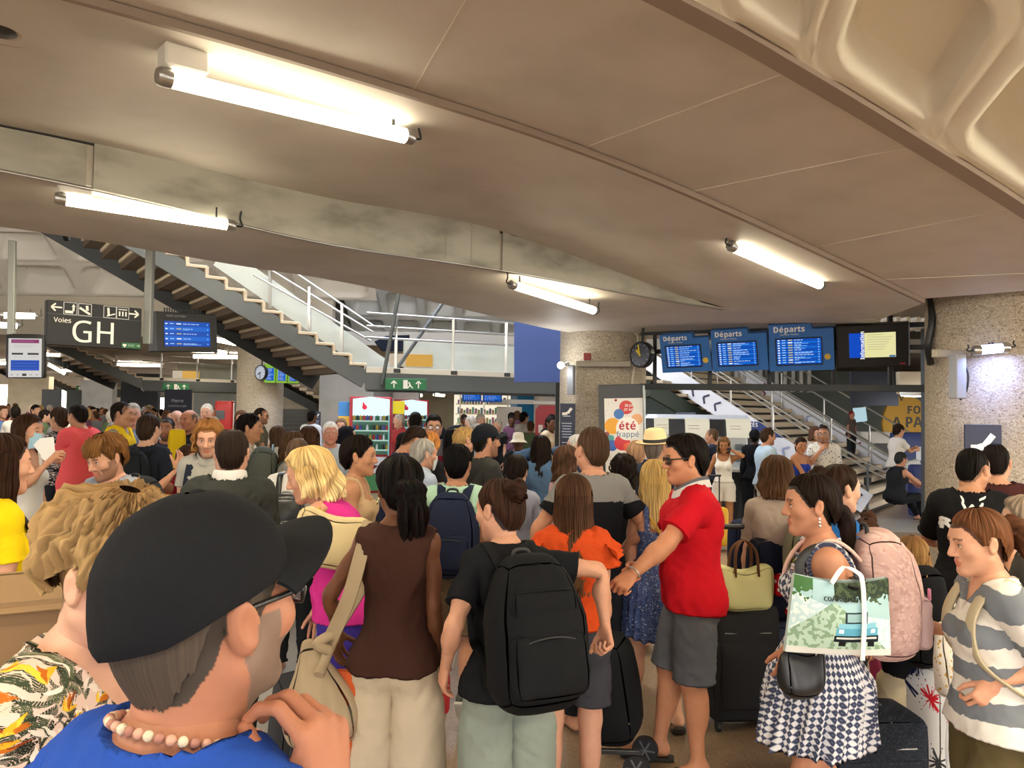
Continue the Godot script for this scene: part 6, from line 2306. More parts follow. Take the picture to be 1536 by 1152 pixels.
	var pp := P(1393, 640, 9.4)
	mb.bx(pp.x, 1.5, pp.z, 0.13, 3.0, 0.13, 0.01)
	tag(part("pole", mb, mat("3a4046", 0.45, 0.2), self), "dark grey square pole left of the right pillar", "pole")

# ---------------------------------------------------------------- machines, shops and distant walls
func vending(label: String, t: Transform3D, w: float, h: float):
	var o := thing("vending_machine", label, "vending machine", t)
	var mb := MB.new()
	mb.bx(0, h / 2, -0.4, w, h, 0.8, 0.02)
	part("body", mb, mat("a8232e", 0.4), o)
	mb = MB.new()
	mb.prism(PackedVector2Array([Vector2(-w * 0.42, h * 0.8), Vector2(w * 0.45, h * 0.8), Vector2(w * 0.45, h * 0.975), Vector2(0, h * 1.0), Vector2(-w * 0.42, h * 0.975)]), 0.05, T(0, 0, 0.03))
	var hd := part("lit_header", mb, glow("d8fbff", 1.1), o)
	mb = MB.new()
	mb.ball(T(-w * 0.14, h * 0.89, 0.032), Vector3(0.055, 0.055, 0.006), 6, 12)
	mb.prism(PackedVector2Array([Vector2(-w * 0.14 - 0.05, h * 0.895), Vector2(-w * 0.14 + 0.02, h * 0.91), Vector2(-w * 0.14 - 0.035, h * 0.95)]), 0.004, T(0, 0, 0.036))
	part("red_drop", mb, mat("d81e3c", 0.5), hd)
	mb = MB.new()
	mb.bx(0.01, h * 0.6, -0.02, w * 0.86, h * 0.4, 0.05, 0.0)
	part("window_back", mb, mat("5d8a7c", 0.5), o)
	for k in 4:
		mb = MB.new()
		mb.bx(0.01, h * (0.46 + k * 0.1) - 0.03, 0.03, w * 0.84, 0.03, 0.1, 0.002)
		part("shelf", mb, glow("c8f0e0", 0.6), o)
		mb = MB.new()
		for i in 11:
			mb.col = [Color(0.02, 0.02, 0.02), Color(0.3, 0.02, 0.03), Color(0.02, 0.1, 0.05), Color(0.3, 0.2, 0.02), Color(0.05, 0.05, 0.2), Color(0.5, 0.5, 0.5)][(i * 3 + k * 5 + i / 3) % 6]
			mb.tube([Vector3(-w * 0.38 + i * w * 0.078, h * (0.46 + k * 0.1) - 0.015, 0.04), Vector3(-w * 0.38 + i * w * 0.078, h * (0.46 + k * 0.1) + 0.06, 0.04), Vector3(-w * 0.38 + i * w * 0.078, h * (0.46 + k * 0.1) + 0.1, 0.04)], [0.026, 0.026, 0.012], 7)
		part("bottles", mb, mat(Color.WHITE, 0.35, 0.0, "vc"), o).set_meta("kind", "stuff")
	mb = MB.new()
	mb.bx(w * 0.44, h * 0.6, 0.03, 0.03, h * 0.42, 0.06, 0.003)
	part("door_edge", mb, glow("8fe0d8", 0.5), o)
	mb = MB.new()
	mb.bx(0, h * 0.29, 0.015, w * 0.8, h * 0.17, 0.03, 0.004)
	var pn := part("poster_panel", mb, mat("c8c8cc", 0.5), o)
	mb = MB.new()
	mb.prism(PackedVector2Array([Vector2(-0.25, 0.5), Vector2(0.1, 0.62), Vector2(0.2, 0.6), Vector2(0.02, 0.48)]), 0.003, T(0, 0, 0.034))
	part("printed_shape", mb, mat("6a2a2a", 0.5), pn)
	mb = MB.new()
	mb.bx(0, h * 0.11, 0.015, w * 0.8, h * 0.17, 0.03, 0.004)
	part("kick_panel", mb, mat("3f7a4c", 0.5), o)

func ticket_machine(label: String, t: Transform3D, w: float):
	var o := thing("ticket_machine", label, "ticket machine", t)
	var mb := MB.new()
	mb.bx(0, 0.44, -0.35, w * 0.92, 0.88, 0.6, 0.02)
	part("base", mb, M.black, o)
	mb = MB.new()
	mb.bx(0, 1.3, -0.4, w, 0.88, 0.45, 0.03)
	part("body", mb, mat("c9ccd0", 0.5), o)
	mb = MB.new()
	mb.prism(PackedVector2Array([Vector2(-0.2, 1.45), Vector2(0.1, 1.47), Vector2(0.22, 1.54), Vector2(0.2, 1.72), Vector2(0.08, 1.78), Vector2(-0.2, 1.78)]), w * 0.55, Transform3D(Basis(Vector3(0, 0, 1), Vector3(0, 1, 0), Vector3(-1, 0, 0)), Vector3(-w * 0.05, 0, -0.1)))
	part("lit_header", mb, glow("efe6cc", 0.75), o)
	mb = MB.new()
	mb.box(Transform3D(Basis(Vector3.RIGHT, -0.4), Vector3(-w * 0.25, 1.62, -0.12)), Vector3(w * 0.4, 0.3, 0.04), 0.004)
	part("dark_screen", mb, mat("24262c", 0.25), o)
	mb = MB.new()
	mb.box(Transform3D(Basis(Vector3.RIGHT, -0.35), Vector3(-w * 0.12, 1.13, -0.1)), Vector3(w * 0.36, 0.32, 0.03), 0.004)
	part("touch_screen", mb, glow("bcd8e8", 0.8), o)
	mb = MB.new()
	mb.bx(0, 0.93, 0.0, w, 0.07, 0.42, 0.02)
	part("ledge", mb, mat("d5d6d6", 0.4), o)
	for k in 2:
		mb = MB.new()
		mb.bx(w * 0.28, 1.3 - k * 0.2, -0.15, w * 0.2, 0.1, 0.06, 0.01)
		part("card_slot", mb, mat("6a7076", 0.5), o)
	mb = MB.new()
	for k in 3: mb.bx(w * (0.12 + k * 0.01), 1.66 - k * 0.05, 0.112, w * 0.26, 0.008, 0.004, 0.0)
	part("header_lines", mb, mat("8a7a62", 0.6), o).set_meta("kind", "stuff")

func machines():
	for k in 3:
		var c := G([1032, 1094, 985][k], [12.9, 13.0, 13.2][k])
		ticket_machine(["ticket machine with lit header behind the man in the red polo shirt", "ticket machine just behind the woman in white shorts", "leftmost ticket machine, beside the poster case"][k], TV(c, -0.12), 0.68)
	var mb := MB.new()
	var sg := board(P(1010, 627, 13.4), P(1105, 628, 13.7))
	mb.box(sg * T(0.1, -0.15, -0.5), Vector3(1.9, 0.42, 0.5), 0.06)
	tag(part("machine_canopy", mb, mat("c2c9d4", 0.5), self), "long pale rounded canopy joining the row of ticket machines", "canopy")
	mb = MB.new()
	mb.box(board(P(1016, 625, 14.6), P(1042, 625, 14.6)), Vector3(0.36, 0.16, 0.06), 0.006)
	tag(part("small_sign", mb, mat("5a6070", 0.5), self), "small grey sign above the ticket machine canopy", "sign")
	vending("left vending machine with lit header and red drop, in front of the grey wall", TV(G(556, 17.0), 0.12), 0.92, 2.12)
	vending("right vending machine, further back beside the yellow panel", TV(G(617, 20.5), 0.1), 0.92, 2.1)
	var items := [["advert_board", "blue and yellow advertising panel left of the vending machines", 520, 17.1, 0.36, 2.0, "e4b93a", "3d83c4"], ["advert_board", "yellow-topped red panel between the two vending machines", 594, 19.5, 0.42, 2.05, "8a2028", "f0d824"]]
	for i in items:
		var o := thing(i[0], i[1], "panel", TV(G(i[2], i[3]), 0.1))
		mb = MB.new()
		mb.bx(0, i[5] * 0.42, -0.1, i[4], i[5] * 0.84, 0.2, 0.006)
		part("lower_panel", mb, mat(i[6], 0.5), o)
		mb = MB.new()
		mb.bx(0, i[5] * 0.92, -0.1, i[4], i[5] * 0.16, 0.2, 0.006)
		part("upper_panel", mb, mat(i[7], 0.5), o)
	# walls and shop fronts behind
	var blocks := [
		["wall_shop", 478, 560, 18.6, 3.2, "9c9890", 3.0], ["wall_shop", 552, 628, 21.8, 2.5, "bdb0a2", 0.4],
		["wall_shop", 628, 692, 30.0, 2.4, "7d7668", 0.4], ["wall_shop", 776, 846, 27.0, 2.35, "1d86cc", 0.4], ["wall_shop", 180, 236, 36.0, 3.3, "2f343c", 0.3], ["wall_shop", 10, 72, 36.0, 3.1, "cfc6b0", 0.4], ["wall_shop", 120, 168, 34.0, 2.9, "b4b8bc", 0.4], ["wall_shop", 290, 356, 31.0, 2.9, "8a8f90", 0.4]]
	for b in blocks:
		var l := G(b[1], b[3]); var r := G(b[2], b[3])
		mb = MB.new()
		mb.box(board(l, r) * T(0, b[4] / 2, -b[6] / 2), Vector3((r - l).length(), b[4], b[6]), 0.01)
		struct(b[0], mb, mat(b[5], 0.8, 0.0, "worn"))
	var o := thing("shop_front", "brightly lit shop front with shelves of goods, centre background", "shop", TV(G(732, 27.5)))
	mb = MB.new()
	mb.bx(0, 1.2, -1.2, 2.6, 2.4, 0.1, 0.0)
	part("back_panel", mb, glow("fff3d8", 0.9), o)
	for k in 3:
		mb = MB.new()
		mb.bx(-1.0 + k * 0.85, 1.2, -0.05, 0.05, 2.4, 0.06)
		part("mullion", mb, M.chrome, o)
	for k in 5:
		mb = MB.new()
		mb.bx(0, 0.6 + k * 0.36, -0.9, 2.4, 0.03, 0.4)
		part("shelf", mb, mat("d8c8a0", 0.6), o)
		mb = MB.new()
		for i in 22:
			mb.col = Color.from_hsv(fmod(i * 0.37 + k * 0.21, 1.0), 0.55, 0.5)
			var gh := 0.12 + 0.12 * fmod(i * 0.61 + k * 0.3, 1.0)
			mb.bx(-1.1 + i * 0.105, 0.62 + k * 0.36 + gh / 2, -0.85, 0.085, gh, 0.1, 0.004)
		part("goods", mb, mat(Color.WHITE, 0.6, 0.0, "vc"), o).set_meta("kind", "stuff")
	mb = MB.new()
	mb.bx(1.15, 1.25, -0.02, 0.7, 2.3, 0.04)
	var dr := part("blue_door", mb, mat("7fa6d4", 0.3), o)
	mb = MB.new()
	mb.lathe([Vector2(0.25, 0.02), Vector2(0.27, 0.026), Vector2(0.29, 0.02)], 28, Transform3D(Basis(Vector3.RIGHT, PI / 2), Vector3(1.12, 1.6, 0.0)))
	part("ring_logo", mb, M.white, dr)
	mb = MB.new()
	mb.bx(0, 2.5, -0.6, 5.4, 0.22, 1.4, 0.01)
	part("fascia", mb, mat("77736a", 0.6), o)
	# tan hoarding with shelves and blue walls
	mb = MB.new()
	mb.box(board(G(745, 24.5), G(782, 24.5)) * T(0, 0.95, 0), Vector3(1.15, 1.9, 0.08), 0.01)
	o = thing("hoarding", "tan hoarding panel with a yellow notice, right of the lit shop", "panel", TV(G(764, 24.4)))
	mb = MB.new()
	mb.bx(0, 0.98, 0, 0.8, 1.95, 0.08, 0.008)
	part("panel", mb, mat("bfb29c", 0.7), o)
	mb = MB.new()
	mb.bx(0.22, 1.3, 0.045, 0.16, 0.32, 0.01, 0.002)
	part("yellow_notice", mb, mat("c8a23c", 0.6), o)
	mb = MB.new()
	mb.bx(0.6, 2.12, -0.3, 2.4, 0.14, 0.1)
	part("white_beam", mb, mat("d8d2c2", 0.6), o)
	pillar("round concrete pillar far behind the red door", 1.33, -24.5, 0.62, 2.9)
	o = thing("red_door", "tall red door with two stickers left of the middle pillar", "door", TV(G(824, 15.5), -0.1))
	mb = MB.new()
	mb.prism(PackedVector2Array([Vector2(-0.28, 0), Vector2(0.3, 0), Vector2(0.3, 1.86), Vector2(0.22, 1.98), Vector2(-0.2, 1.98), Vector2(-0.28, 1.88)]), 0.08)
	part("leaf", mb, mat("a8343c", 0.45), o)
	for q in [[-0.17, 1.5, 0.09, 0.16, "d8d4cc"], [-0.15, 1.25, 0.09, 0.09, "d0883c"]]:
		mb = MB.new()
		mb.bx(q[0], q[1], 0.003, q[2], q[3], 0.004, 0.0)
		part("sticker", mb, mat(q[4], 0.5), o)
	mb = MB.new()
	mb.bx(0, 2.03, -0.04, 0.64, 0.06, 0.12)
	part("white_lintel", mb, M.white, o)
	# slim dark frame with a white strip beside the pillar
	o = thing("door_frame", "slim dark door frame with a white strip just left of the middle pillar", "frame", TV(G(836, 11.5)))
	mb = MB.new()
	mb.bx(0, 1.15, 0, 0.06, 2.3, 0.1)
	part("dark_jamb", mb, M.dark, o)
	mb = MB.new()
	mb.bx(0.055, 1.1, 0.01, 0.035, 2.2, 0.06)
	part("white_strip", mb, M.white, o)
	o = thing("photo_booth", "red booth left of the distant pillar with a white edge", "booth", TV(G(336, 21.0), 0.2))
	mb = MB.new()
	mb.soft(Transform3D(Basis(), Vector3(0, 1.0, -0.3)), Vector3(0.5, 2.0, 0.7), 0.06, 5)
	part("shell", mb, mat("c8242a", 0.4), o)
	mb = MB.new()
	mb.bx(-0.08, 1.62, 0.055, 0.22, 0.24, 0.02)
	part("photo_display", mb, mat("5a6068", 0.4), o)
	mb = MB.new()
	mb.bx(0.26, 1.0, -0.2, 0.03, 1.9, 0.5)
	part("white_edge", mb, M.white, o)
	# dark banners in the far left hall
	for q in [[246, 286, 24.0, 2.35, "20263a", "dark banner with pale lettering between the second walkway and the red booth"], [62, 90, 33.0, 2.45, "343b42", "dark shop sign at the left of the far hall"], [100, 120, 31.0, 2.4, "2a3030", "narrow dark panel behind the far left crowd"]]:
		var l := G(q[0], q[2]); var r := G(q[1], q[2])
		o = thing("banner", q[5], "banner", board(l, r))
		mb = MB.new()
		mb.bx(0, q[3] / 2, -0.05, (r - l).length(), q[3], 0.1, 0.004)
		part("panel", mb, mat(q[4], 0.6), o)
		if q[0] == 246:
			text("lettering", "Pierre", 0.1, mat("b8bcc8", 0.6), o, T(0, 2.0, 0.003))
			text("lettering", "commerciale", 0.07, mat("9aa0b0", 0.6), o, T(0, 1.84, 0.003))
	# grey tunnel shop with dark counter, between the distant pillar and the wall
	o = thing("kiosk", "dark shuttered kiosk under a black stair, between the distant pillar and grey wall", "kiosk", TV(G(452, 21.0)))
	mb = MB.new()
	mb.bx(0, 0.9, -1.0, 1.9, 1.8, 0.2)
	part("shutter", mb, mat("55585a", 0.5), o)
	for k in 12:
		mb = MB.new()
		mb.bx(0, 0.3 + k * 0.12, -0.88, 1.8, 0.02, 0.03, 0.002)
		part("slat", mb, mat("6e7172", 0.5), o)
	mb = MB.new()
	mb.beam(Vector3(-0.9, 2.5, -0.5), Vector3(0.9, 1.6, -0.5), 1.2, 0.24)
	part("stair_beam", mb, M.dark, o)
	mb = MB.new()
	mb.bx(0.2, 0.55, 0.2, 1.5, 1.1, 0.4, 0.02)
	part("counter", mb, mat("8d7a60", 0.6), o)
	mb = MB.new()
	for i in 9: mb.bx(-0.7 + i * 0.19, 2.75 - i * 0.1, -0.5, 0.2, 0.08, 1.2)
	part("steps", mb, M.tread, o).set_meta("kind", "stuff")
	ticket_sign("small navy notice with a ticket symbol beside the distant grey wall", TV(G(476, 18.2) + Vector3(0, 1.45, 0), 0.0), 0.16, 0.62, true)
	# right background
	mb = MB.new()
	var bb := board(P(1276, 583, 12.5), P(1346, 583, 12.5))
	mb.box(bb, Vector3(0.76, 0.56, 0.08), 0.006)
	tag(part("dark_screen", mb, mat("0f1420", 0.8), self), "back of a dark blue hanging screen below the information screen", "screen")
	mb = MB.new()
	mb.box(board(P(1338, 575, 12.6), P(1392, 575, 12.6)), Vector3(0.6, 0.36, 0.5), 0.01)
	tag(part("duct_box", mb, mat("b9ad98", 0.8), self), "beige ceiling box with a dark slit beside the dark hanging screen", "box")
	o = thing("yellow_board", "yellow rounded board with black capital letters behind the handrails", "sign", board(P(1333, 622, 20.0), P(1386, 622, 20.0)))
	mb = MB.new()
	var pts := PackedVector2Array()
	for i in 20: pts.append(Vector2(cos(TAU * i / 20) * 0.62, sin(TAU * i / 20) * 0.75 - 0.25))
	mb.prism(pts, 0.08)
	part("board", mb, mat("c79a2e", 0.6), o)
	text("lettering", "V", 0.13, M.black, o, T(-0.12, 0.42, 0.003), true)
	text("lettering", "FO", 0.2, M.black, o, T(0.2, 0.12, 0.003), true)
	text("lettering", "A PA", 0.26, M.black, o, T(0.02, -0.2, 0.003), true)
	for q in [["navy blue ticket machine back at the right behind the handrails", 1372, 17.0, 0.9, "26386e", 1.5], ["white rounded machine at the right behind the handrails", 1310, 19.5, 0.9, "d6d2c8", 1.45]]:
		o = thing("machine", q[0], "machine", TV(G(q[1], q[2])))
		mb = MB.new()
		mb.soft(Transform3D(Basis(), Vector3(0, q[5] / 2, 0)), Vector3(q[3], q[5], 0.6), 0.08, 5)
		part("body", mb, mat(q[4], 0.5), o)
		mb = MB.new()
		mb.bx(0.05, q[5] * 0.7, 0.3, q[3] * 0.4, 0.3, 0.02)
		part("panel", mb, mat("1c2026" if q[4] != "26386e" else "c8ccd4", 0.4), o)
	mb = MB.new()
	mb.box(Transform3D(Basis(Vector3.BACK, 0.12), P(1290, 622, 18.5)), Vector3(0.3, 0.34, 0.04), 0.004)
	tag(part("monitor", mb, glow("bfe2ee", 0.7), self), "small pale blue monitor glowing behind the handrails", "monitor")
	mb = MB.new()
	for i in 14: mb.bx(5.2 + i * 0.22, 3.4, -21.0, 0.1, 1.9, 0.3, 0.01)
	tag(part("louvre_screen", mb, mat("aeb0ac", 0.5, 0.2), self), "row of upright grey louvres above the wide stairs", "louvres", "", "")
	mb = MB.new()
	mb.bx(8.5, 1.6, -24.0, 9.0, 3.2, 0.3, 0.0)
	struct("wall_right_far", mb, mat("5d6660", 0.8, 0.0, "worn"))
# ---------------------------------------------------------------- things worn and carried
func line(im: Image, a: Vector2, b: Vector2, w: int, c: Color):
	var n := int(maxf(absf(a.x - b.x), absf(a.y - b.y))) + 1
	for i in n + 1:
		var p := a.lerp(b, float(i) / n)
		im.fill_rect(Rect2i(posmod(int(p.x), im.get_width()), posmod(int(p.y), im.get_height()), w, w), c)

func cap(info: Dictionary, col: String, lift := 0.0, big := 1.0):
	var mb := MB.new()
	var rows := []
	var n := 40
	for r in 13:
		var t := r / 12.0
		var row := []
		for k in n:
			var phi := TAU * k / n
			var ap := absf(wrapf(phi, -PI, PI))
			var low: float = lerpc([[0.0, 0.05], [1.2, 0.034], [1.8, 0.022], [2.4, -0.005], [3.15, -0.02]], ap) + lift
			var ymax := 0.0299 + 0.087 + 0.0135 * big
			var y := lerpf(ymax, low, pow(t, 1.7)) if low < 0.03 else lerpf(ymax, low, 1.0 - cos(t * PI * 0.5))
			var p := skull(phi, minf(y, ymax), 0.0135 * big)
			p.y = y
			var seam := 0.0015 * smoothstep(0.06, 0.0, absf(sin(phi * 3.0)))
			p += Vector3(sin(phi), 0, cos(phi)) * (0.002 + seam + 0.004 * nz.get_noise_3d(p.x * 90, p.y * 90, p.z * 90))
			row.append(p)
		rows.append(row)
	var last := []
	for p in rows[12]: last.append(Vector3(p.x * 0.95, p.y + 0.004, -0.014 + (p.z + 0.014) * 0.95))
	rows.append(last)
	mb.grid(rows, true, false)
	mb.ball(T(0, 0.13, -0.006), Vector3(0.009, 0.004, 0.009), 5, 10)
	var c := part("cap", mb, mat(col, 0.9, 0.0, "cloth"), info.o, info.head)
	mb = MB.new()
	rows = []
	for lay in 2:
		for r in 7:
			var t := r / 6.0 if lay == 0 else 1.0 - r / 6.0
			var row := []
			for k in 25:
				var phi := lerpf(-1.15, 1.15, k / 24.0)
				var p := skull(phi, 0.052 + lift, 0.015 * big)
				p.z += 0.078 * t * pow(cos(phi * 1.25), 0.7) * big
				p.x *= 1.0 + 0.1 * t
				p.y = 0.052 + lift - 0.014 * (phi * phi) + 0.012 * t - (0.004 if lay else 0.0) - 0.03 * t * pow(absf(p.x) / 0.09, 2.0)
				row.append(p)
			rows.append(row)
	mb.grid(rows, false, true)
	part("visor", mb, mat(col, 0.9, 0.0, "cloth"), c)

func brimmed_hat(info: Dictionary, col: String, band: String, brim: float, high: float, soft := false):
	var mb := MB.new()
	var t := Transform3D(Basis(Vector3.RIGHT, -0.12).scaled(Vector3(0.92, 1, 1.12)), Vector3(0, 0.045, -0.014))
	var r := 0.094
	mb.lathe([Vector2(0.0, high * 0.94), Vector2(r * 0.55, high), Vector2(r * 0.82, high * 0.9), Vector2(r * 0.95, high * 0.4), Vector2(r, 0.0), Vector2(r + brim * 0.6, -0.004 - (0.03 if soft else 0.0)), Vector2(r + brim, 0.004 - (0.05 if soft else 0.0)), Vector2(r + brim * 0.98, -0.004 - (0.05 if soft else 0.0)), Vector2(r * 0.97, -0.01)], 32, t)
	var h := part("hat", mb, mat(col, 0.8, 0.0, "cloth"), info.o, info.head)
	if band == "": return
	mb = MB.new()
	mb.lathe([Vector2(r * 0.975, 0.026), Vector2(r * 1.03, 0.024), Vector2(r * 1.045, 0.002), Vector2(r * 1.0, 0.0)], 32, t)
	part("hat_band", mb, mat(band, 0.7), h)

func glasses(info: Dictionary, col := "141416", dark := false, slim := 0.0022):
	var mb := MB.new()
	for sg in [1.0, -1.0]:
		var rim := []
		for k in 17:
			var a := TAU * k / 16
			rim.append(Vector3(sg * (0.0335 + 0.026 * signf(cos(a)) * pow(absf(cos(a)), 0.6)), 0.0 + 0.018 * signf(sin(a)) * pow(absf(sin(a)), 0.6), 0.1 - 0.012 * pow(absf(0.0335 + 0.026 * cos(a)) / 0.06, 2)))
		mb.tube(rim, slim, 6, false)
		mb.tube([Vector3(sg * 0.059, 0.008, 0.09), Vector3(sg * 0.074, 0.01, 0.06), Vector3(sg * 0.08, 0.012, 0.0), Vector3(sg * 0.082, 0.0, -0.022)], slim * 1.3, 6)
	mb.tube([Vector3(0.008, 0.004, 0.102), Vector3(0, 0.007, 0.106), Vector3(-0.008, 0.004, 0.102)], slim, 6)
	var g := part("glasses", mb, mat(col, 0.35), info.o, info.head)
	for sg in [1.0, -1.0]:
		mb = MB.new()
		mb.ball(T(sg * 0.0335, 0.0, 0.0945), Vector3(0.0265, 0.0185, 0.0035), 6, 14)
		var m := mat("101214", 0.12)
		if not dark:
			m = mat(Color(0.95, 0.97, 1.0, 0.12), 0.05)
			m.transparency = BaseMaterial3D.TRANSPARENCY_ALPHA
		part("lens", mb, m, g)

func face_mask(info: Dictionary, col: String):
	var mb := MB.new()
	var rows := []
	for r in 11:
		var row := []
		for k in 21:
			var a := lerpf(-1.2, 1.2, k / 20.0)
			var v := r / 10.0
			var y := lerpf(-0.014, -0.118, v) + 0.016 * absf(a) * (0.5 - v)
			var z := 0.018 + cos(a) * lerpf(0.098, 0.075, v * v) * (1.0 - 0.12 * absf(v - 0.35))
			row.append(Vector3(sin(a) * 0.068, y, z + (0.0016 if r % 3 == 0 else 0.0)))
		rows.append(row)
	mb.grid(rows, false, true)
	var m := part("face_mask", mb, mat(col, 0.85), info.o, info.head)
	for sg in [1.0, -1.0]:
		mb = MB.new()
		mb.tube(spline([Vector3(sg * 0.066, -0.025, 0.05), Vector3(sg * 0.084, 0.012, 0.0), Vector3(sg * 0.088, -0.01, -0.026), Vector3(sg * 0.07, -0.09, 0.04)], 4), 0.0016, 5)
		part("ear_loop", mb, mat("d8dcdc", 0.8), m)

func backpack(label: String, info: Dictionary, size: Vector3, col, o2 := {}) -> Node3D:
	var fat: float = info.fat
	var fr := frame(info, CHEST, Vector3(o2.get("x", 0.0), o2.get("y", 1.25), -0.142 - fat))
	var o := thing("backpack", label, "backpack", Transform3D(fr.basis, fr.origin))
	var m: Material = col if col is Material else mat(col, 0.75, 0.0, "cloth")
	var trim: Material = mat(o2.get("trim", "1a1b1e"), 0.7)
	var mb := MB.new()
	var sag: float = o2.get("sag", 0.0)
	var cen := Vector3(0, o2.get("drop", -0.03), -size.z * 0.5)
	var seg: int = 14 if info.lod == 0 else 7
	var shape := func(p: Vector3) -> Vector3:
		var v := p.y / size.y + 0.5
		p.x *= lerpf(1.0, o2.get("top", 0.8), smoothstep(0.55, 1.0, v))
		p.z *= lerpf(1.0, 0.72, smoothstep(0.5, 1.0, v)) if p.z < 0 else 1.0
		p.z -= sag * sin((1.0 - v) * PI) * 0.6
		var f := nz.get_noise_3d(p.x * 60 + 7, p.y * 60, p.z * 60)
		return p + Vector3(0, 0, -0.012 * f - 0.008 * absf(nz.get_noise_3d(p.x * 150, p.y * 110, 3.0)))
	mb.soft(Transform3D(Basis(), cen), size, minf(size.x, size.z) * 0.42, seg, 0.02, shape)
	part("main_body", mb, m, o)
	mb = MB.new()
	var ps := Vector3(size.x * 0.8, size.y * 0.42, 0.07)
	mb.soft(Transform3D(Basis(), cen + Vector3(0, -size.y * 0.2, -size.z * 0.48 - sag * 0.5)), ps, 0.034, maxi(seg - 4, 5), 0.012, func(p): return p + Vector3(0, 0, -0.012 * nz.get_noise_3d(p.x * 90, p.y * 90, 1.0)))
	part("front_pocket", mb, o2.get("pocket", m), o)
	if o2.get("second", false):
		mb = MB.new()
		mb.soft(Transform3D(Basis(), cen + Vector3(0, size.y * 0.17, -size.z * 0.44 - sag * 0.3)), Vector3(size.x * 0.7, size.y * 0.22, 0.06), 0.028, maxi(seg - 5, 5), 0.01)
		part("upper_pocket", mb, m, o)
	for k in 2:
		mb = MB.new()
		var zz := cen.z - size.z * (0.5 if k == 0 else 0.47) - sag * (0.5 if k == 0 else 0.3) - (0.047 if k == 0 else 0.018)
		var yy := cen.y + (-size.y * 0.02 if k == 0 else size.y * 0.12)
		var zp := []
		for i in 11:
			var a := lerpf(-1.0, 1.0, i / 10.0)
			zp.append(Vector3(a * size.x * 0.36, yy - 0.03 * a * a, zz + 0.03 * a * a))
		mb.tube(zp, 0.0035, 5)
		part("zip", mb, trim, o)
	if o2.has("label"):
		mb = MB.new()
		mb.bx(size.x * 0.24, cen.y + size.y * 0.02, cen.z - size.z * 0.5 - 0.035 - sag * 0.5, 0.012, 0.05, 0.012, 0.003)
		part("tag", mb, mat(o2.label, 0.6), o)
	mb = MB.new()
	var ty := cen.y + size.y * 0.5
	mb.tube(spline([Vector3(-0.035, ty - 0.02, -0.05), Vector3(-0.03, ty + 0.03, -0.05), Vector3(0.03, ty + 0.03, -0.05), Vector3(0.035, ty - 0.02, -0.05)], 4), 0.009, 6)
	part("top_handle", mb, trim, o)
	var fm: bool = info.t.sex == "f"
	var k2: float = 0.88 if fm else 1.0
	for sg in ([1.0, -1.0] if not o2.get("one", false) else [o2.get("side", 1.0)]):
		mb = MB.new()
		var f2 := fat + 0.012
		var pts := spline([Vector3(sg * 0.075 * k2, minf(0.14, ty - 0.03), -0.03), Vector3(sg * 0.088 * k2, 0.215, 0.045 - fat), Vector3(sg * 0.098 * k2, 0.24 + 0.01, 0.11), Vector3(sg * 0.106 * k2, 0.205, 0.175 + f2), Vector3(sg * 0.112 * k2, 0.09, 0.236 + f2 * 1.3), Vector3(sg * 0.13 * k2, -0.05, 0.22 + f2 * 1.3), Vector3(sg * (0.15 * k2 + f2), -0.15, 0.12), Vector3(sg * (0.142 * k2 + f2), -0.2, 0.03), Vector3(sg * size.x * 0.4, cen.y - size.y * 0.36, -0.04)], 5)
		var sd2 := []
		for i in pts.size(): sd2.append(Vector3(1, 0, 0).lerp(Vector3(0.3 , 0.2, sg * 0.2), smoothstep(0.6, 0.9, float(i) / pts.size())))
		strap(mb, pts, o2.get("sw", 0.058), 0.012, sd2)
		part("shoulder_strap", mb, o2.get("strap", m), o)
	return o

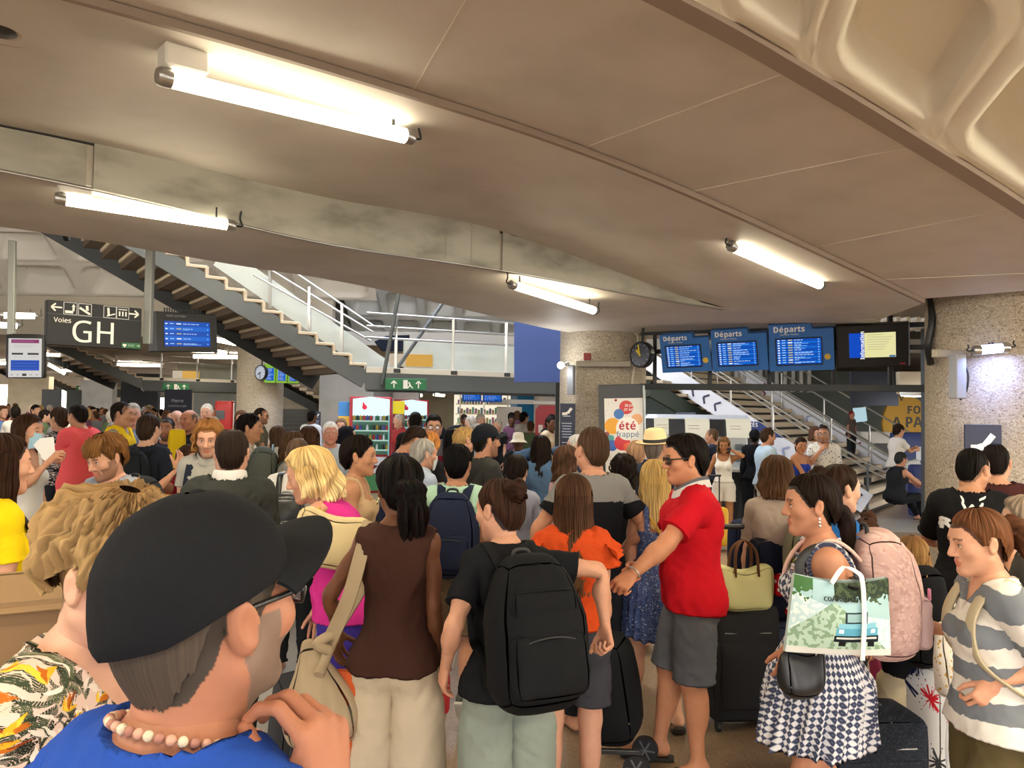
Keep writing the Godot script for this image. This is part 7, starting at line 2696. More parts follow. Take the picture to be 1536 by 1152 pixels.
func suitcase(label: String, at: Vector3, yaw: float, size: Vector3, col, handle := 0.0, ribs := true, roll := 0.0) -> Node3D:
	var o := thing("suitcase", label, "suitcase", TV(at, yaw) * Transform3D(Basis(Vector3.RIGHT, roll), Vector3.ZERO))
	var m: Material = col if col is Material else mat(col, 0.55 if ribs else 0.8)
	var mb := MB.new()
	var c := Vector3(0, size.y * 0.5 + 0.06, 0)
	mb.soft(Transform3D(Basis(), c), size, 0.055, 8, 0.006 if ribs else 0.02)
	part("shell", mb, m, o)
	if ribs:
		for i in 5:
			mb = MB.new()
			for s in [1.0, -1.0]: mb.beam(c + Vector3((i - 2) * size.x * 0.17, -size.y * 0.4, s * size.z * 0.5), c + Vector3((i - 2) * size.x * 0.17, size.y * 0.4, s * size.z * 0.5), 0.02, 0.012, Vector3.RIGHT)
			part("rib", mb, m, o)
	else:
		mb = MB.new()
		mb.soft(Transform3D(Basis(), c + Vector3(0, -size.y * 0.1, size.z * 0.5)), Vector3(size.x * 0.8, size.y * 0.55, 0.05), 0.024, 6, 0.01)
		part("front_pocket", mb, m, o)
		mb = MB.new()
		mb.tube([c + Vector3(-size.x * 0.34, size.y * 0.26, size.z * 0.53), c + Vector3(size.x * 0.34, size.y * 0.26, size.z * 0.53)], 0.004, 5)
		part("zip", mb, mat("8a8a8a", 0.4, 0.6), o)
	mb = MB.new()
	for s in [1.0, -1.0]: mb.tube([c + Vector3(s * size.x * 0.501, -size.y * 0.42, 0), c + Vector3(s * size.x * 0.501, size.y * 0.42, 0)], 0.008, 6)
	part("seam", mb, M.black, o)
	for sx in [1.0, -1.0]:
		for sz in [1.0, -1.0]:
			mb = MB.new()
			var p := Vector3(sx * size.x * 0.38, 0.03, sz * size.z * 0.34)
			mb.tube([p - Vector3(0.012, 0, 0), p + Vector3(0.012, 0, 0)], 0.03, 14)
			mb.bx(p.x, 0.055, p.z, 0.04, 0.03, 0.04, 0.006)
			part("wheel", mb, M.black, o)
	mb = MB.new()
	var ty := size.y + 0.06
	mb.tube(spline([Vector3(-0.08, ty - 0.005, 0.02), Vector3(-0.07, ty + 0.025, 0.02), Vector3(0.07, ty + 0.025, 0.02), Vector3(0.08, ty - 0.005, 0.02)], 4), 0.009, 6)
	part("carry_handle", mb, M.black, o)
	if handle > 0.0:
		for s in [1.0, -1.0]:
			mb = MB.new()
			mb.tube([Vector3(s * size.x * 0.24, ty - 0.02, -size.z * 0.34), Vector3(s * size.x * 0.24, ty + handle, -size.z * 0.34)], 0.009, 8)
			part("handle_rod", mb, M.chrome, o)
		mb = MB.new()
		mb.tube([Vector3(-size.x * 0.27, ty + handle, -size.z * 0.34), Vector3(size.x * 0.27, ty + handle, -size.z * 0.34)], 0.017, 8)
		part("handle_grip", mb, M.black, o)
	return o

func tote(label: String, at: Transform3D, size: Vector3, m, strap_col, hang := 0.2, slouch := 0.02, called := "tote_bag", cat := "bag") -> Node3D:      # open bag hanging from its handles; the origin is the middle of the mouth
	var o := thing(called, label, cat, at)
	if m is String: m = mat(m, 0.8, 0.0, "cloth")
	var mb := MB.new()
	mb.soft(T(0, -size.y * 0.5, 0), size, minf(size.z * 0.42, 0.05), 10, 0.015, func(p):
		var v: float = p.y / size.y + 0.5
		p.z *= lerpf(1.0, 0.45, v)
		p.x *= lerpf(0.94, 1.04, v)
		p.y -= slouch * cos(p.x / size.x * 5.0) * v
		return p + Vector3(0, 0, 0.014 * nz.get_noise_3d(p.x * 50, p.y * 50, signf(p.z) * 4.0)))
	part("bag_body", mb, m, o)
	if hang > 0.0:
		for sz in [1.0, -1.0]:
			mb = MB.new()
			strap(mb, spline([Vector3(-size.x * 0.22, -0.05, sz * size.z * 0.24), Vector3(-size.x * 0.19, hang * 0.6, sz * size.z * 0.15), Vector3(0, hang, 0), Vector3(size.x * 0.19, hang * 0.6, sz * size.z * 0.15), Vector3(size.x * 0.22, -0.05, sz * size.z * 0.24)], 6), 0.026, 0.006, Vector3.BACK if hang < 0.25 else Vector3(0.3, 0, 1))
			part("handle", mb, mat(strap_col, 0.8, 0.0, "cloth"), o)
	return o

func phone(label: String, info: Dictionary, side: int):
	var p := palm(info, side)
	var mb := MB.new()
	mb.bx(0, 0, 0, 0.15, 0.009, 0.072, 0.003)
	tag(part("phone", mb, mat("141416", 0.25), self, Transform3D(p.basis.orthonormalized(), p * Vector3(0.085, -0.024, 0.008))), label, "phone")

# prints
func splitcloth(key: String, stops: Array, size := 1.0) -> StandardMaterial3D:       # bands by height on the garment: [share of a metre from the head down, colour]
	var im := Image.create(8, 512, false, Image.FORMAT_RGB8)
	for y in 512:
		var c := Color(stops[0][1])
		for s in stops:
			if y / 512.0 >= s[0]: c = Color(s[1])
		for x in 8: im.set_pixel(x, y, c)
	var m := picture(key, im, 0.88)
	return m

func floral() -> StandardMaterial3D:
	var im := Image.create(512, 512, false, Image.FORMAT_RGB8)
	im.fill(Color("d6bcb0"))
	var leaf := func(c: Vector2, a: float, l: float, w: float, col: Color, veins: bool):
		var n := int(l)
		for i in n:
			var t := float(i) / n
			var ww := w * sin(t * PI) + 1.0
			var p := c + Vector2(cos(a + t * 0.5), sin(a + t * 0.5)) * i
			var sd2 := Vector2(-sin(a), cos(a))
			for k in range(-int(ww), int(ww) + 1):
				if veins and (i + absi(k)) % 7 < 2: continue
				var q := p + sd2 * k
				im.set_pixel(posmod(int(q.x), 512), posmod(int(q.y), 512), col)
	for i in 200: leaf.call(Vector2(rng.randf() * 512, rng.randf() * 512), rng.randf() * TAU, rng.randf_range(50, 110), rng.randf_range(8, 16), Color(["2c3326", "3c4634", "23261f", "5a6148"][i % 4]), true)
	for i in 60: leaf.call(Vector2(rng.randf() * 512, rng.randf() * 512), rng.randf() * TAU, rng.randf_range(40, 80), rng.randf_range(5, 10), Color(["ded0c4", "e6dbd0", "cbb9a6"][i % 3]), false)
	for i in 9:
		var c := Vector2(rng.randf() * 512, rng.randf() * 512)
		for k in 7: leaf.call(c, rng.randf_range(-2.4, -0.5), rng.randf_range(34, 64), 7, Color(["d8a428", "b4621e", "e0c040", "8a3c1c"][k % 4]), false)
	return picture("floral", im, 0.85, 0.0, Vector3(5.0, 5.0, 5.0))

func checks(key: String, a: String, b: String, scale: float) -> StandardMaterial3D:     # lozenges set point to point
	var im := Image.create(128, 128, false, Image.FORMAT_RGB8)
	for y in 128:
		for x in 128:
			var u := absf(fposmod(x / 64.0, 1.0) - 0.5) + absf(fposmod(y / 64.0, 1.0) - 0.5)
			var c := Color(a) if u < 0.5 else Color(b)
			if absf(u - 0.5) < 0.05: c = Color(a).lerp(Color(b), 0.5)
			if u < 0.12: c = c.lerp(Color(b), 0.25)
			im.set_pixel(x, y, c)
	return picture(key, im, 0.85, 0.0, Vector3(scale, scale, scale))

func speckle(key: String, base: String, cols: Array, n: int, lo: int, hi: int, scale: float) -> StandardMaterial3D:
	if mats.has(key): return mats[key]
	var im := Image.create(256, 256, false, Image.FORMAT_RGB8)
	im.fill(Color(base))
	for i in n:
		var r := rng.randi_range(lo, hi)
		var x := rng.randi() % 256; var y := rng.randi() % 256
		for dy in range(-r, r + 1):
			for dx in range(-r, r + 1):
				if dx * dx + dy * dy <= r * r: im.set_pixel(posmod(x + dx, 256), posmod(y + dy, 256), Color(cols[i % cols.size()]))
	return picture(key, im, 0.85, 0.0, Vector3(scale, scale, scale))

func dots(key: String, a: String, b: String, scale: float) -> StandardMaterial3D:
	var im := Image.create(64, 64, false, Image.FORMAT_RGB8)
	for y in 64:
		for x in 64:
			var d := minf(Vector2(fposmod(x, 32) - 16, y % 32 - 16).length(), 99)
			var row := y / 32
			d = Vector2(fposmod(x + row * 16, 32) - 16, y % 32 - 16).length()
			im.set_pixel(x, y, Color(b) if d < 6.5 else Color(a))
	return picture(key, im, 0.8, 0.0, Vector3(scale, scale, scale))
# ---------------------------------------------------------------- the crowd
func H(style: String, col: String, o := {}) -> Dictionary:
	var h: Dictionary = {
		"short": {"th": 0.016, "sides": 0.5, "quiff": 0.008},
		"crop": {"th": 0.006, "sides": 0.35, "fq": 60.0},
		"fade": {"th": 0.014, "sides": 0.06, "quiff": 0.006, "backth": 0.15, "mix": 0.4},
		"bald": {"th": 0.004, "from": 0.62, "sides": 0.8, "skinny": 1},
		"messy": {"th": 0.03, "wave": 0.016, "sides": 0.7},
		"curly": {"th": 0.034, "curl": 0.02, "wave": 0.012, "sides": 0.9},
		"bob": {"th": 0.024, "hang": 0.2, "hang_from": 0.95, "hflare": 0.02, "front_len": 0.85},
		"long": {"th": 0.018, "hang": 0.38, "hang_from": 1.1, "hflare": 0.012},
		"bun": {"th": 0.012, "tails": [{"name": "bun", "pts": [Vector3(0, 0.05, -0.085), Vector3(0.01, 0.075, -0.125), Vector3(-0.005, 0.07, -0.16)], "rad": [0.034, 0.052, 0.045, 0.004]}]},
		"pony": {"th": 0.012, "tails": [{"name": "ponytail", "pts": [Vector3(0, 0.035, -0.1), Vector3(0, 0.03, -0.15), Vector3(0, -0.06, -0.175), Vector3(0, -0.17, -0.15)], "rad": [0.02, 0.036, 0.04, 0.03, 0.006]}]},
		"cornrow": {"th": 0.012, "fq": 9.0, "vary": 0.6},
	}[style].duplicate(true)
	h.col = col
	h.merge(o, true)
	return h

func top(m, o := {}) -> Dictionary: return {"name": "shirt", "kind": "top", "m": m}.merged(o, true)
func legs(m, o := {}) -> Dictionary: return {"name": "trousers", "kind": "bottom", "m": m, "drape": 0.75, "cuff": 0.085}.merged(o, true)
func shorts(m, hem := 0.52, o := {}) -> Dictionary: return {"name": "shorts", "kind": "bottom", "m": m, "hem": hem, "drape": 0.9, "cuff": 0.115, "ease": 0.014}.merged(o, true)

func one(label: String, at: Array, face: float, sex: String, hair_, skin: String, wear: Array, o := {}) -> Dictionary:
	var s := {"label": label, "at": at, "face": face, "sex": sex, "skin": skin, "wear": wear, "lod": 1}
	if hair_ != null: s.hair = hair_
	s.merge(o, true)
	return person(s)

func near_people():
	var i: Dictionary
	# --- man in the black cap, closest to the camera
	var mb := MB.new()
	i = one("man in a black cap and blue shirt in the foreground, hand at his bearded chin", [268, 735, 0.9], 36, "m", H("crop", "443c36", {"th": 0.003, "tip": "5a5048", "vary": 0.1, "fq": 40.0}), "b57c62", [top("2448a0", {"ease": 0.014})], {"lod": 3, "extra": 0.028, "beard": 0.75, "beard_col": "6a625a", "eyes": true, "head": Vector3(-9, -2, 2), "lean": 6.0, "twist": 6.0,
		"wr": P(497, 1212, 0.88), "er": Vector3(-0.3, -1.0, 0.25), "handr": [Vector3(0.22, 0.95, -0.04), Vector3(-0.93, 0.1, 0.18)], "fring": [0.5, 0.5, 0.58, 0.68, 0.75], "wl": P(150, 1500, 0.9)})
	cap(i, "1b1c20", 0.0, 1.06)
	glasses(i, "17181a", false, 0.0026)
	mb = MB.new()
	for k in 44:
		var a := TAU * k / 44.0
		mb.col = [Color(0.55, 0.3, 0.22), Color(0.62, 0.5, 0.38), Color(0.35, 0.16, 0.12)][k % 3]
		var c: Vector3 = (i.X[CHEST] * Vector3(sin(a) * 0.082, 1.5 - 0.02 * cos(a), -0.014 + cos(a) * 0.086)) * i.s
		mb.ball(Transform3D(Basis(), c), Vector3(0.0062, 0.0062, 0.0062), 5, 7)
	part("bead_necklace", mb, mat(Color.WHITE, 0.4, 0.0, "vc"), i.o).set_meta("kind", "stuff")
	# --- older woman in the flowered blouse
	i = one("older woman with curly blond hair and a flowered blouse, left foreground", [108, 726, 1.42], 98, "f", H("curly", "7d6040", {"tip": "b59a6c", "th": 0.04, "curl": 0.01, "wave": 0.024, "nape": 0.03, "hl": 0.006, "sides": 1.0}), "d8a890", [top(floral(), {"sleeve": 0.85, "hem": 0.86, "ease": 0.018, "neck": "v", "drape": 0.9}), legs("3a3a44")], {"lod": 0, "extra": 0.035, "fat": 0.02, "head": Vector3(12, -4, 4), "lean": 9.0, "eyes": true})
	glasses(i, "d8c890", false, 0.0014)
	sling("grey shoulder strap bag worn by the woman in the flowered blouse", i, 1.0, mat("4a4440", 0.8, 0.0, "cloth"), 0.035, Vector3(0.2, 0.28, 0.1))
	# --- woman in the yellow T-shirt
	i = one("woman in a bright yellow T-shirt and black shorts at the left edge", [-4, 652, 3.3], 42, "f", H("long", "2c1c14", {"hang": 0.3}), "fair", [shorts("17181c", 0.66), top("e0c010", {"sleeve": 0.6, "ease": 0.02})], {"lod": 0, "fat": 0.01})
	backpack("grey rucksack on the back of the woman in the yellow T-shirt", i, Vector3(0.3, 0.44, 0.16), "4c4744", {"drop": -0.06})
	# --- young man with wavy brown hair
	i = one("young bearded man with wavy brown hair looking down, grey T-shirt", [178, 644, 4.7], -163, "m", H("messy", "533720", {"tip": "7a552e", "th": 0.034, "fringe": {"y": 0.036, "w": 1.1, "sweep": -0.35, "out": 0.014}}), "d6a083", [top("8a909c", {"ease": 0.016}), legs("2c2f36")], {"lod": 0, "extra": 0.045, "beard": 0.6, "beard_col": "4a3220", "head": Vector3(16, -6, 0), "lean": 6.0})
	var bp := backpack("dark rucksack with pale lettering on the strap of the young bearded man", i, Vector3(0.32, 0.46, 0.18), "26262a", {"sw": 0.075})
	var nm := MB.new()
	for k in 6: nm.box(Transform3D(Basis(Vector3.RIGHT, -0.9), Vector3(0.085 + (k % 2) * 0.02, 0.255 - 0.022 * k, 0.1 + 0.022 * k)), Vector3(0.014, 0.004, 0.016), 0.001)
	part("strap_lettering", nm, M.white, bp).set_meta("kind", "stuff")
	# --- long-haired young man
	i = one("young man with chin-length ginger hair and a grey polo, facing the camera", [316, 627, 5.8], 172, "m", H("bob", "7c5230", {"tip": "a4743e", "hang": 0.15, "hang_from": 0.75, "hwave": 0.012, "hflare": 0.03, "th": 0.026}), "d9a488", [top("9c9890", {"neck": "collar", "ease": 0.016}), {"kind": "collar", "m": "9c9890"}, legs("34363c")], {"lod": 0, "extra": 0.03, "head": Vector3(12, 4, 0), "beard": 0.25})
	backpack("navy rucksack on the long-haired young man in the grey polo", i, Vector3(0.32, 0.46, 0.18), "1f2430", {"sw": 0.07})
	# --- man in the hooded jacket
	i = one("balding dark-haired man in a dark grey hooded jacket seen from behind", [348, 642, 4.1], -8, "m", H("short", "2a211c", {"th": 0.012, "from": 0.12, "quiff": 0.0}), "d09a80", [top("343633", {"sleeve": 1.9, "ease": 0.03, "neck": "collar", "hem": 0.86, "wrinkle": 0.01}), {"kind": "collar", "m": "343633", "hood": true}, {"kind": "collar", "m": "d8d4d0", "high": 0.055}, legs("2a2c30")], {"lod": 0, "fat": 0.012, "head": Vector3(6, 8, 0)})
	# --- man with the small leather rucksack
	i = one("man with a shaved head and a white T-shirt, seen from behind beyond the hooded jacket", [447, 656, 5.5], 4, "m", H("crop", "4c3c30"), "c99578", [top("c9c7c4", {"ease": 0.018}), legs("202226")], {"fat": 0.012})
	backpack("small black leather rucksack on the man with the shaved head", i, Vector3(0.29, 0.34, 0.13), mat("16181c", 0.38), {"drop": -0.08, "sw": 0.04, "trim": "8a8a88"})
	# --- woman in pink
	i = one("blonde woman in a bright pink top leaning forward, seen from the side", [522, 662, 3.85], -97, "f", H("bob", "b0905a", {"tip": "d6bd8c", "hang": 0.17, "hang_from": 1.1, "hwave": 0.014, "hflare": 0.03, "th": 0.03, "vary": 0.5}), "d79f84", [legs("3c2f86", {"drape": 1.1, "cuff": 0.15, "ease": 0.012}), top("c62f86", {"sleeve": 0.55, "ease": 0.016, "neck": "scoop"})], {"lod": 0, "extra": 0.03, "fat": 0.022, "lean": 22.0, "head": Vector3(4, 0, 0), "wl": P(478, 768, 3.6), "el": Vector3(0.3, -1, -0.3), "handl": [Vector3(-0.9, 0.2, 0.3), Vector3(0.1, 0.9, 0.4)], "cl": 0.6})
	var wt := MB.new()
	var wq := palm(i, 0)
	wt.tube([Vector3(-0.03, 0, 0.026), Vector3(-0.03, 0.024, 0.0), Vector3(-0.03, 0, -0.026), Vector3(-0.03, -0.024, 0.0), Vector3(-0.03, 0, 0.026)], 0.006, 6)
	wt.ball(T(-0.03, 0.027, 0), Vector3(0.014, 0.006, 0.014), 6, 10)
	part("wristwatch", wt, mat("c8a84a", 0.3, 0.9), i.o, i.o.transform.affine_inverse() * wq)
	tote("large cream canvas tote bag held by the woman in the pink top", TV(P(505, 772, 3.5), 0.12) * Transform3D(Basis(Vector3.BACK, -0.22), Vector3.ZERO), Vector3(0.31, 0.23, 0.12), "cdb98c", "d8c8b0", 0.0)
	sling("white shoulder strap over the pink top", i, 1.0, mat("d8b8b8", 0.7), 0.014, Vector3(0.1, 0.1, 0.04))
	# --- woman with braided hair
	var br := []
	for k in 7: br.append({"name": "braid", "squash": 1.0, "plait": 9.0, "pts": [Vector3(-0.01, 0.0, -0.1), Vector3(-0.01 - 0.01 * k, -0.01, -0.14 - 0.006 * (k % 3)), Vector3(-0.02 - 0.02 * (k % 4), -0.09, -0.15 + 0.016 * (k % 3)), Vector3(-0.025 - 0.022 * (k % 4), -0.19 - 0.02 * (k % 3), -0.135 + 0.018 * (k % 3))], "rad": [0.02, 0.028, 0.027, 0.024, 0.008]})
	i = one("woman with gathered black braids, brown sleeveless top and beige trousers, seen from behind", [600, 688, 3.15], 6, "f", H("cornrow", "120e0d", {"tails": br, "th": 0.026}), "6e4630", [legs("b3a48d", {"drape": 0.95, "cuff": 0.15, "ease": 0.01, "waist": 1.06}), top("3a231c", {"sleeve": 0.0, "wide": 0.165, "hem": 0.93, "ease": 0.012, "hemwave": 0.3, "drape": 0.95})], {"lod": 0, "extra": 0.018, "fat": -0.01, "head": Vector3(8, 16, 0), "lean": 3.0, "hl": Vector3(0.3, 0.98, 0.12), "el": Vector3(1, -0.3, -0.6), "shoes": "c8bca8"})
	for sg in [1.0]:
		mb = MB.new()
		mb.tube([Vector3(0.082, -0.038, -0.012), Vector3(0.086, -0.05, -0.002), Vector3(0.088, -0.062, -0.012), Vector3(0.086, -0.05, -0.022), Vector3(0.082, -0.038, -0.012)], 0.003, 6)
		part("earring", mb, mat("d8c070", 0.3, 0.9), i.o, i.head)
	slouch_bag("beige slouchy cloth bag with a knotted strap worn by the woman with braids", i)
	# --- woman with the pale green shirt (navy rucksack)
	i = one("person with short black hair and a mint green T-shirt, seen from behind", [687, 668, 4.95], 4, "m", H("short", "121011", {"th": 0.022, "sides": 0.9}), "b58063", [shorts("6a5a44", 0.5), top("a9cdb6", {"ease": 0.018})], {"lod": 0, "fat": 0.01, "shoes": "3c3a36", "sole": "b8b4a8", "kl": Vector3(0.1, 0.085, -0.02), "kr": Vector3(-0.11, 0.2, -0.34), "fpr": 50.0})
	backpack("large navy rucksack on the person in the mint green T-shirt", i, Vector3(0.34, 0.52, 0.2), "1c2338", {"drop": -0.06, "label": "c8902c", "top": 0.75})
	# --- woman with the bun and big black rucksack
	i = one("woman with a brown bun and black T-shirt in the middle foreground, head turned left", [768, 722, 3.0], -22, "f", H("bun", "2c1c16", {"tip": "3c281e", "th": 0.016, "vary": 0.5}), "d09a7e", [legs("7d857c", {"drape": 0.95, "cuff": 0.12}), top("15161a", {"sleeve": 0.62, "ease": 0.016, "hem": 0.9})], {"lod": 0, "extra": 0.01, "lean": 12.0, "head": Vector3(4, 24, 0), "wr": P(908, 938, 3.05), "er": Vector3(-1, 0.35, -0.3), "cr": 0.8, "hl": Vector3(0.26, 1.0, 0.05), "el": Vector3(0.6, -0.2, -1), "shoes": "3a3a3c"})
	backpack("big bulging black rucksack on the woman with the bun", i, Vector3(0.37, 0.56, 0.24), "111215", {"drop": -0.1, "sag": 0.05, "second": true, "sw": 0.07, "top": 0.75, "trim": "2a2a2c"})
	# --- man with the undercut
	i = one("man with an undercut and a grey and black T-shirt, seen from behind", [890, 643, 4.65], -8, "m", H("fade", "4a382a", {"th": 0.022, "sides": 0.06, "backth": 1.0, "mix": 0.6}), "cf9678", [top(splitcloth("greyblack", [[0.0, "7d7c7a"], [0.405, "15161a"]]), {"ease": 0.016, "sleeve": 0.62}), legs("202228")], {"lod": 0, "fat": 0.008, "head": Vector3(0, 16, 0), "hr": Vector3(-0.2, 1.0, 0.1), "er": Vector3(-1, -0.1, -0.35), "hl": Vector3(0.3, 0.95, 0.1), "el": Vector3(1, -0.1, -0.4)})
	mb = MB.new()
	mb.tube(range(25).map(func(k): var a: float = TAU * k / 24.0; return (i.X[CHEST] * Vector3(sin(a) * 0.075, 1.475 + 0.012 * -cos(a), -0.015 + cos(a) * 0.08)) * i.s), 0.0025, 5, false)
	part("neck_chain", mb, mat("c8a84a", 0.3, 0.9), i.o)
	# --- girl in orange
	i = one("girl with long straight brown hair and a frilled orange top, seen from behind", [862, 713, 3.65], 2, "f", H("long", "33221a", {"tip": "6a4c34", "hang": 0.46, "hang_from": 1.25, "vary": 0.45}), "d29c80", [shorts("3a3a40", 0.6), top("c4481c", {"sleeve": 0.4, "sleeve_flare": 0.35, "ease": 0.02, "hem": 0.98, "wrinkle": 0.012})], {"lod": 0, "extra": 0.018})
	frills("orange_frill", i, "c4481c")
	# --- blonde woman in the blue dress
	i = one("blonde long-haired woman in a blue flecked sundress beside the man in the red polo", [984, 690, 4.75], -6, "f", H("long", "a8884e", {"tip": "d8bd84", "hang": 0.33, "vary": 0.5}), "d8a284", [top(speckle("bluedress", "4a5a86", ["b8c0d8", "6a7aa6", "2c3860"], 900, 1, 3, 3.0), {"neck": "strap", "sleeve": 0.0, "hem": 1.03, "ease": 0.008, "drape": 0.0, "wide": 0.13}), {"name": "skirt", "kind": "skirt", "m": speckle("bluedress", "", [], 0, 0, 0, 1), "waist": 1.08, "hem": 0.58, "flare": 0.16}], {"lod": 0, "shoes": "6a4a34", "shoe_style": "sandal", "head": Vector3(0, -6, 0), "kl": Vector3(0.1, 0.085, 0.12), "kr": Vector3(-0.1, 0.12, -0.2), "fpr": 30.0})
	sling("mustard yellow bag strap on the blonde woman in the blue dress", i, 1.0, mat("c89a1c", 0.6), 0.018, Vector3(0.2, 0.14, 0.07))
	# --- man in the red polo
	i = one("man in a red polo shirt, grey shorts and sunglasses, arms stretched forward", [1038, 652, 4.15], -90, "m", H("short", "1a1513", {"th": 0.02, "sides": 0.75, "quiff": 0.012}), "c98b68", [shorts("56575c", 0.5, {"ease": 0.016}), top("bb1220", {"neck": "collar", "sleeve": 0.72, "ease": 0.016, "hem": 0.86, "sleeve_flare": 0.05}), {"kind": "collar", "m": splitcloth("collarband", [[0.0, "c8c4c0"], [0.45, "5c5c64"], [0.6, "c8c4c0"]]), "high": 0.05}], {"lod": 0, "fat": 0.018, "lean": 3.0, "head": Vector3(2, 4, 0), "wl": P(948, 862, 3.74), "el": Vector3(0.2, -1, -0.3), "wr": P(957, 850, 4.02), "er": Vector3(-0.2, -1, -0.3), "cl": 0.75, "cr": 0.75, "shoes": "1c1a18", "shoe_style": "sandal", "kl": Vector3(0.11, 0.085, -0.02), "kr": Vector3(-0.1, 0.085, 0.14)})
	glasses(i, "1a1412", true, 0.0028)
	for sg in [1.0, -1.0]:
		mb = MB.new()
		var fa := FARM_L if sg > 0 else FARM_R
		var wc: Vector3 = i.t.J.wr - ARM * 0.012
		var pl := []
		for k in 13:
			var a := TAU * k / 12.0
			var q := wc + Vector3(0, 0, 1) * cos(a) * 0.032 + Vector3(0, 0, 1).cross(ARM) * sin(a) * 0.029
			pl.append((i.X[fa] * Vector3(q.x * sg, q.y, q.z)) * i.s)
		mb.tube(pl, 0.0045 if sg > 0 else 0.009, 6, false)
		part("bracelet" if sg > 0 else "wristwatch", mb, mat("c8c4c0", 0.3, 0.8) if sg > 0 else M.black, i.o)
	mb = MB.new()
	mb.soft(Transform3D(Basis(Vector3.UP, PI / 2), ((i.X[PELVIS] * Vector3(0.2, 0.925, -0.03)) * i.s)), Vector3(0.022, 0.012, 0.012), 0.004, 3)
	part("shirt_emblem", mb, M.white, i.o)
	# --- woman with the brown bob
	i = one("woman with a brown bob and a taupe T-shirt, seen from behind", [1166, 684, 4.85], 8, "f", H("bob", "3c2a1c", {"tip": "5c4430", "hang": 0.165, "hang_from": 1.0, "th": 0.03, "hflare": 0.03, "vary": 0.5}), "d09c82", [top("9a8b80", {"sleeve": 0.75, "ease": 0.02, "hem": 0.86}), legs("26304a")], {"lod": 0, "extra": 0.03, "fat": 0.03})
	backpack("olive and lime green rucksack slung on one shoulder of the woman with the bob", i, Vector3(0.28, 0.44, 0.2), mat("6c6a58", 0.8, 0.0, "cloth"), {"one": true, "side": -1.0, "x": -0.14, "drop": -0.1, "sag": 0.04, "pocket": mat("9ab43c", 0.7, 0.0, "cloth"), "second": true, "trim": "1c1c1c"})
	# --- woman in the lozenge dress
	var ck := checks("lozenge", "3a4058", "d4d2d6", 18.0)
	i = one("woman with a dark ponytail in a navy and white lozenge dress, seen from the side", [1228, 710, 3.1], -82, "f", H("pony", "1f1714", {"th": 0.014, "tails": [{"name": "ponytail", "pts": [Vector3(0, -0.01, -0.095), Vector3(0, -0.05, -0.13), Vector3(0.0, -0.13, -0.14), Vector3(-0.01, -0.22, -0.13)], "rad": [0.02, 0.032, 0.034, 0.026, 0.006]}]}), "c48a6c", [top(ck, {"neck": "scoop", "sleeve": 0.0, "wide": 0.125, "hem": 1.02, "ease": 0.01, "drape": 0.0}), {"name": "skirt", "kind": "skirt", "m": ck, "waist": 1.08, "hem": 0.65, "flare": 0.2, "folds": 7.0, "depth": 0.06}], {"lod": 0, "fat": 0.008, "eyes": true, "head": Vector3(2, 0, 0), "wl": P(1190, 970, 2.92), "el": Vector3(0.3, -0.3, -1), "cl": 0.35, "handl": [Vector3(0, -1, 0.3), Vector3(1, 0, 0.1)], "hr": Vector3(-0.24, 1.0, -0.1), "shoes": "5a4638", "kl": Vector3(0.1, 0.085, 0.1), "kr": Vector3(-0.1, 0.1, -0.14)})
	mb = MB.new()
	for k in 3: mb.ball(T(0.083, -0.048 - 0.013 * k, -0.012), Vector3(0.005, 0.007, 0.005), 5, 8)
	part("earring", mb, mat("d8d8d4", 0.25, 0.7), i.o, i.head)
	backpack("pale pink rucksack with a dark zip on the woman in the lozenge dress", i, Vector3(0.34, 0.5, 0.22), speckle("blush", "c4a29c", ["cfb0a8", "b8948e"], 300, 3, 9, 4.0), {"drop": 0.02, "sag": 0.03, "top": 0.62, "pocket": mat("c0a4a4", 0.7, 0.0, "cloth"), "strap": mat("d8b4a8", 0.7, 0.0, "cloth"), "trim": "1e1a1c", "label": "c87a98", "sw": 0.03})
	car_tote("large shopping bag printed with a light blue vintage car and mountains, under the woman's arm", Transform3D(Basis(Vector3.UP, 0.06) * Basis(Vector3.BACK, -0.04), P(1260, 922, 2.7)), i)
	tote("black leather handbag hanging from the forearm of the woman in the lozenge dress", Transform3D(Basis(Vector3.UP, 0.3) * Basis(Vector3.BACK, -0.1), P(1206, 974, 2.76)), Vector3(0.17, 0.16, 0.1), mat("17181c", 0.4), "17181c", 0.0, 0.01, "handbag")
	# --- woman in the striped T-shirt
	var st := []
	for k in 12: st.append([0.28 + k * 0.072, "d6d0c8" if k % 2 else "6e7278"])
	st.push_front([0.0, "d6d0c8"])
	i = one("young woman with an auburn ponytail, white and grey striped T-shirt and olive shorts", [1482, 760, 2.75], -84, "f", H("pony", "4a2e1e", {"tip": "7a5034", "th": 0.014, "vary": 0.5, "tails": [{"name": "ponytail", "pts": [Vector3(0, 0.03, -0.1), Vector3(0.0, 0.03, -0.15), Vector3(0.015, -0.07, -0.2), Vector3(0.01, -0.19, -0.2)], "rad": [0.022, 0.045, 0.052, 0.04, 0.008]}]}), "d8a082", [shorts("54492f", 0.66, {}), top(splitcloth("stripes", st), {"sleeve": 0.6, "ease": 0.02, "hem": 0.9, "neck": "v", "sleeve_flare": 0.12})], {"lod": 0, "eyes": true, "fat": -0.004, "head": Vector3(8, 4, 0), "wl": P(1495, 1025, 2.62), "el": Vector3(0.1, -0.4, -1), "cl": 0.55, "handl": [Vector3(0, -0.75, 0.65), Vector3(1, 0.2, 0)], "wr": P(1416, 945, 2.95), "er": Vector3(-0.3, -1, -0.2), "cr": 0.7, "shoes": "d8d4cc", "kl": Vector3(0.1, 0.085, 0.12), "kr": Vector3(-0.1, 0.1, -0.12)})
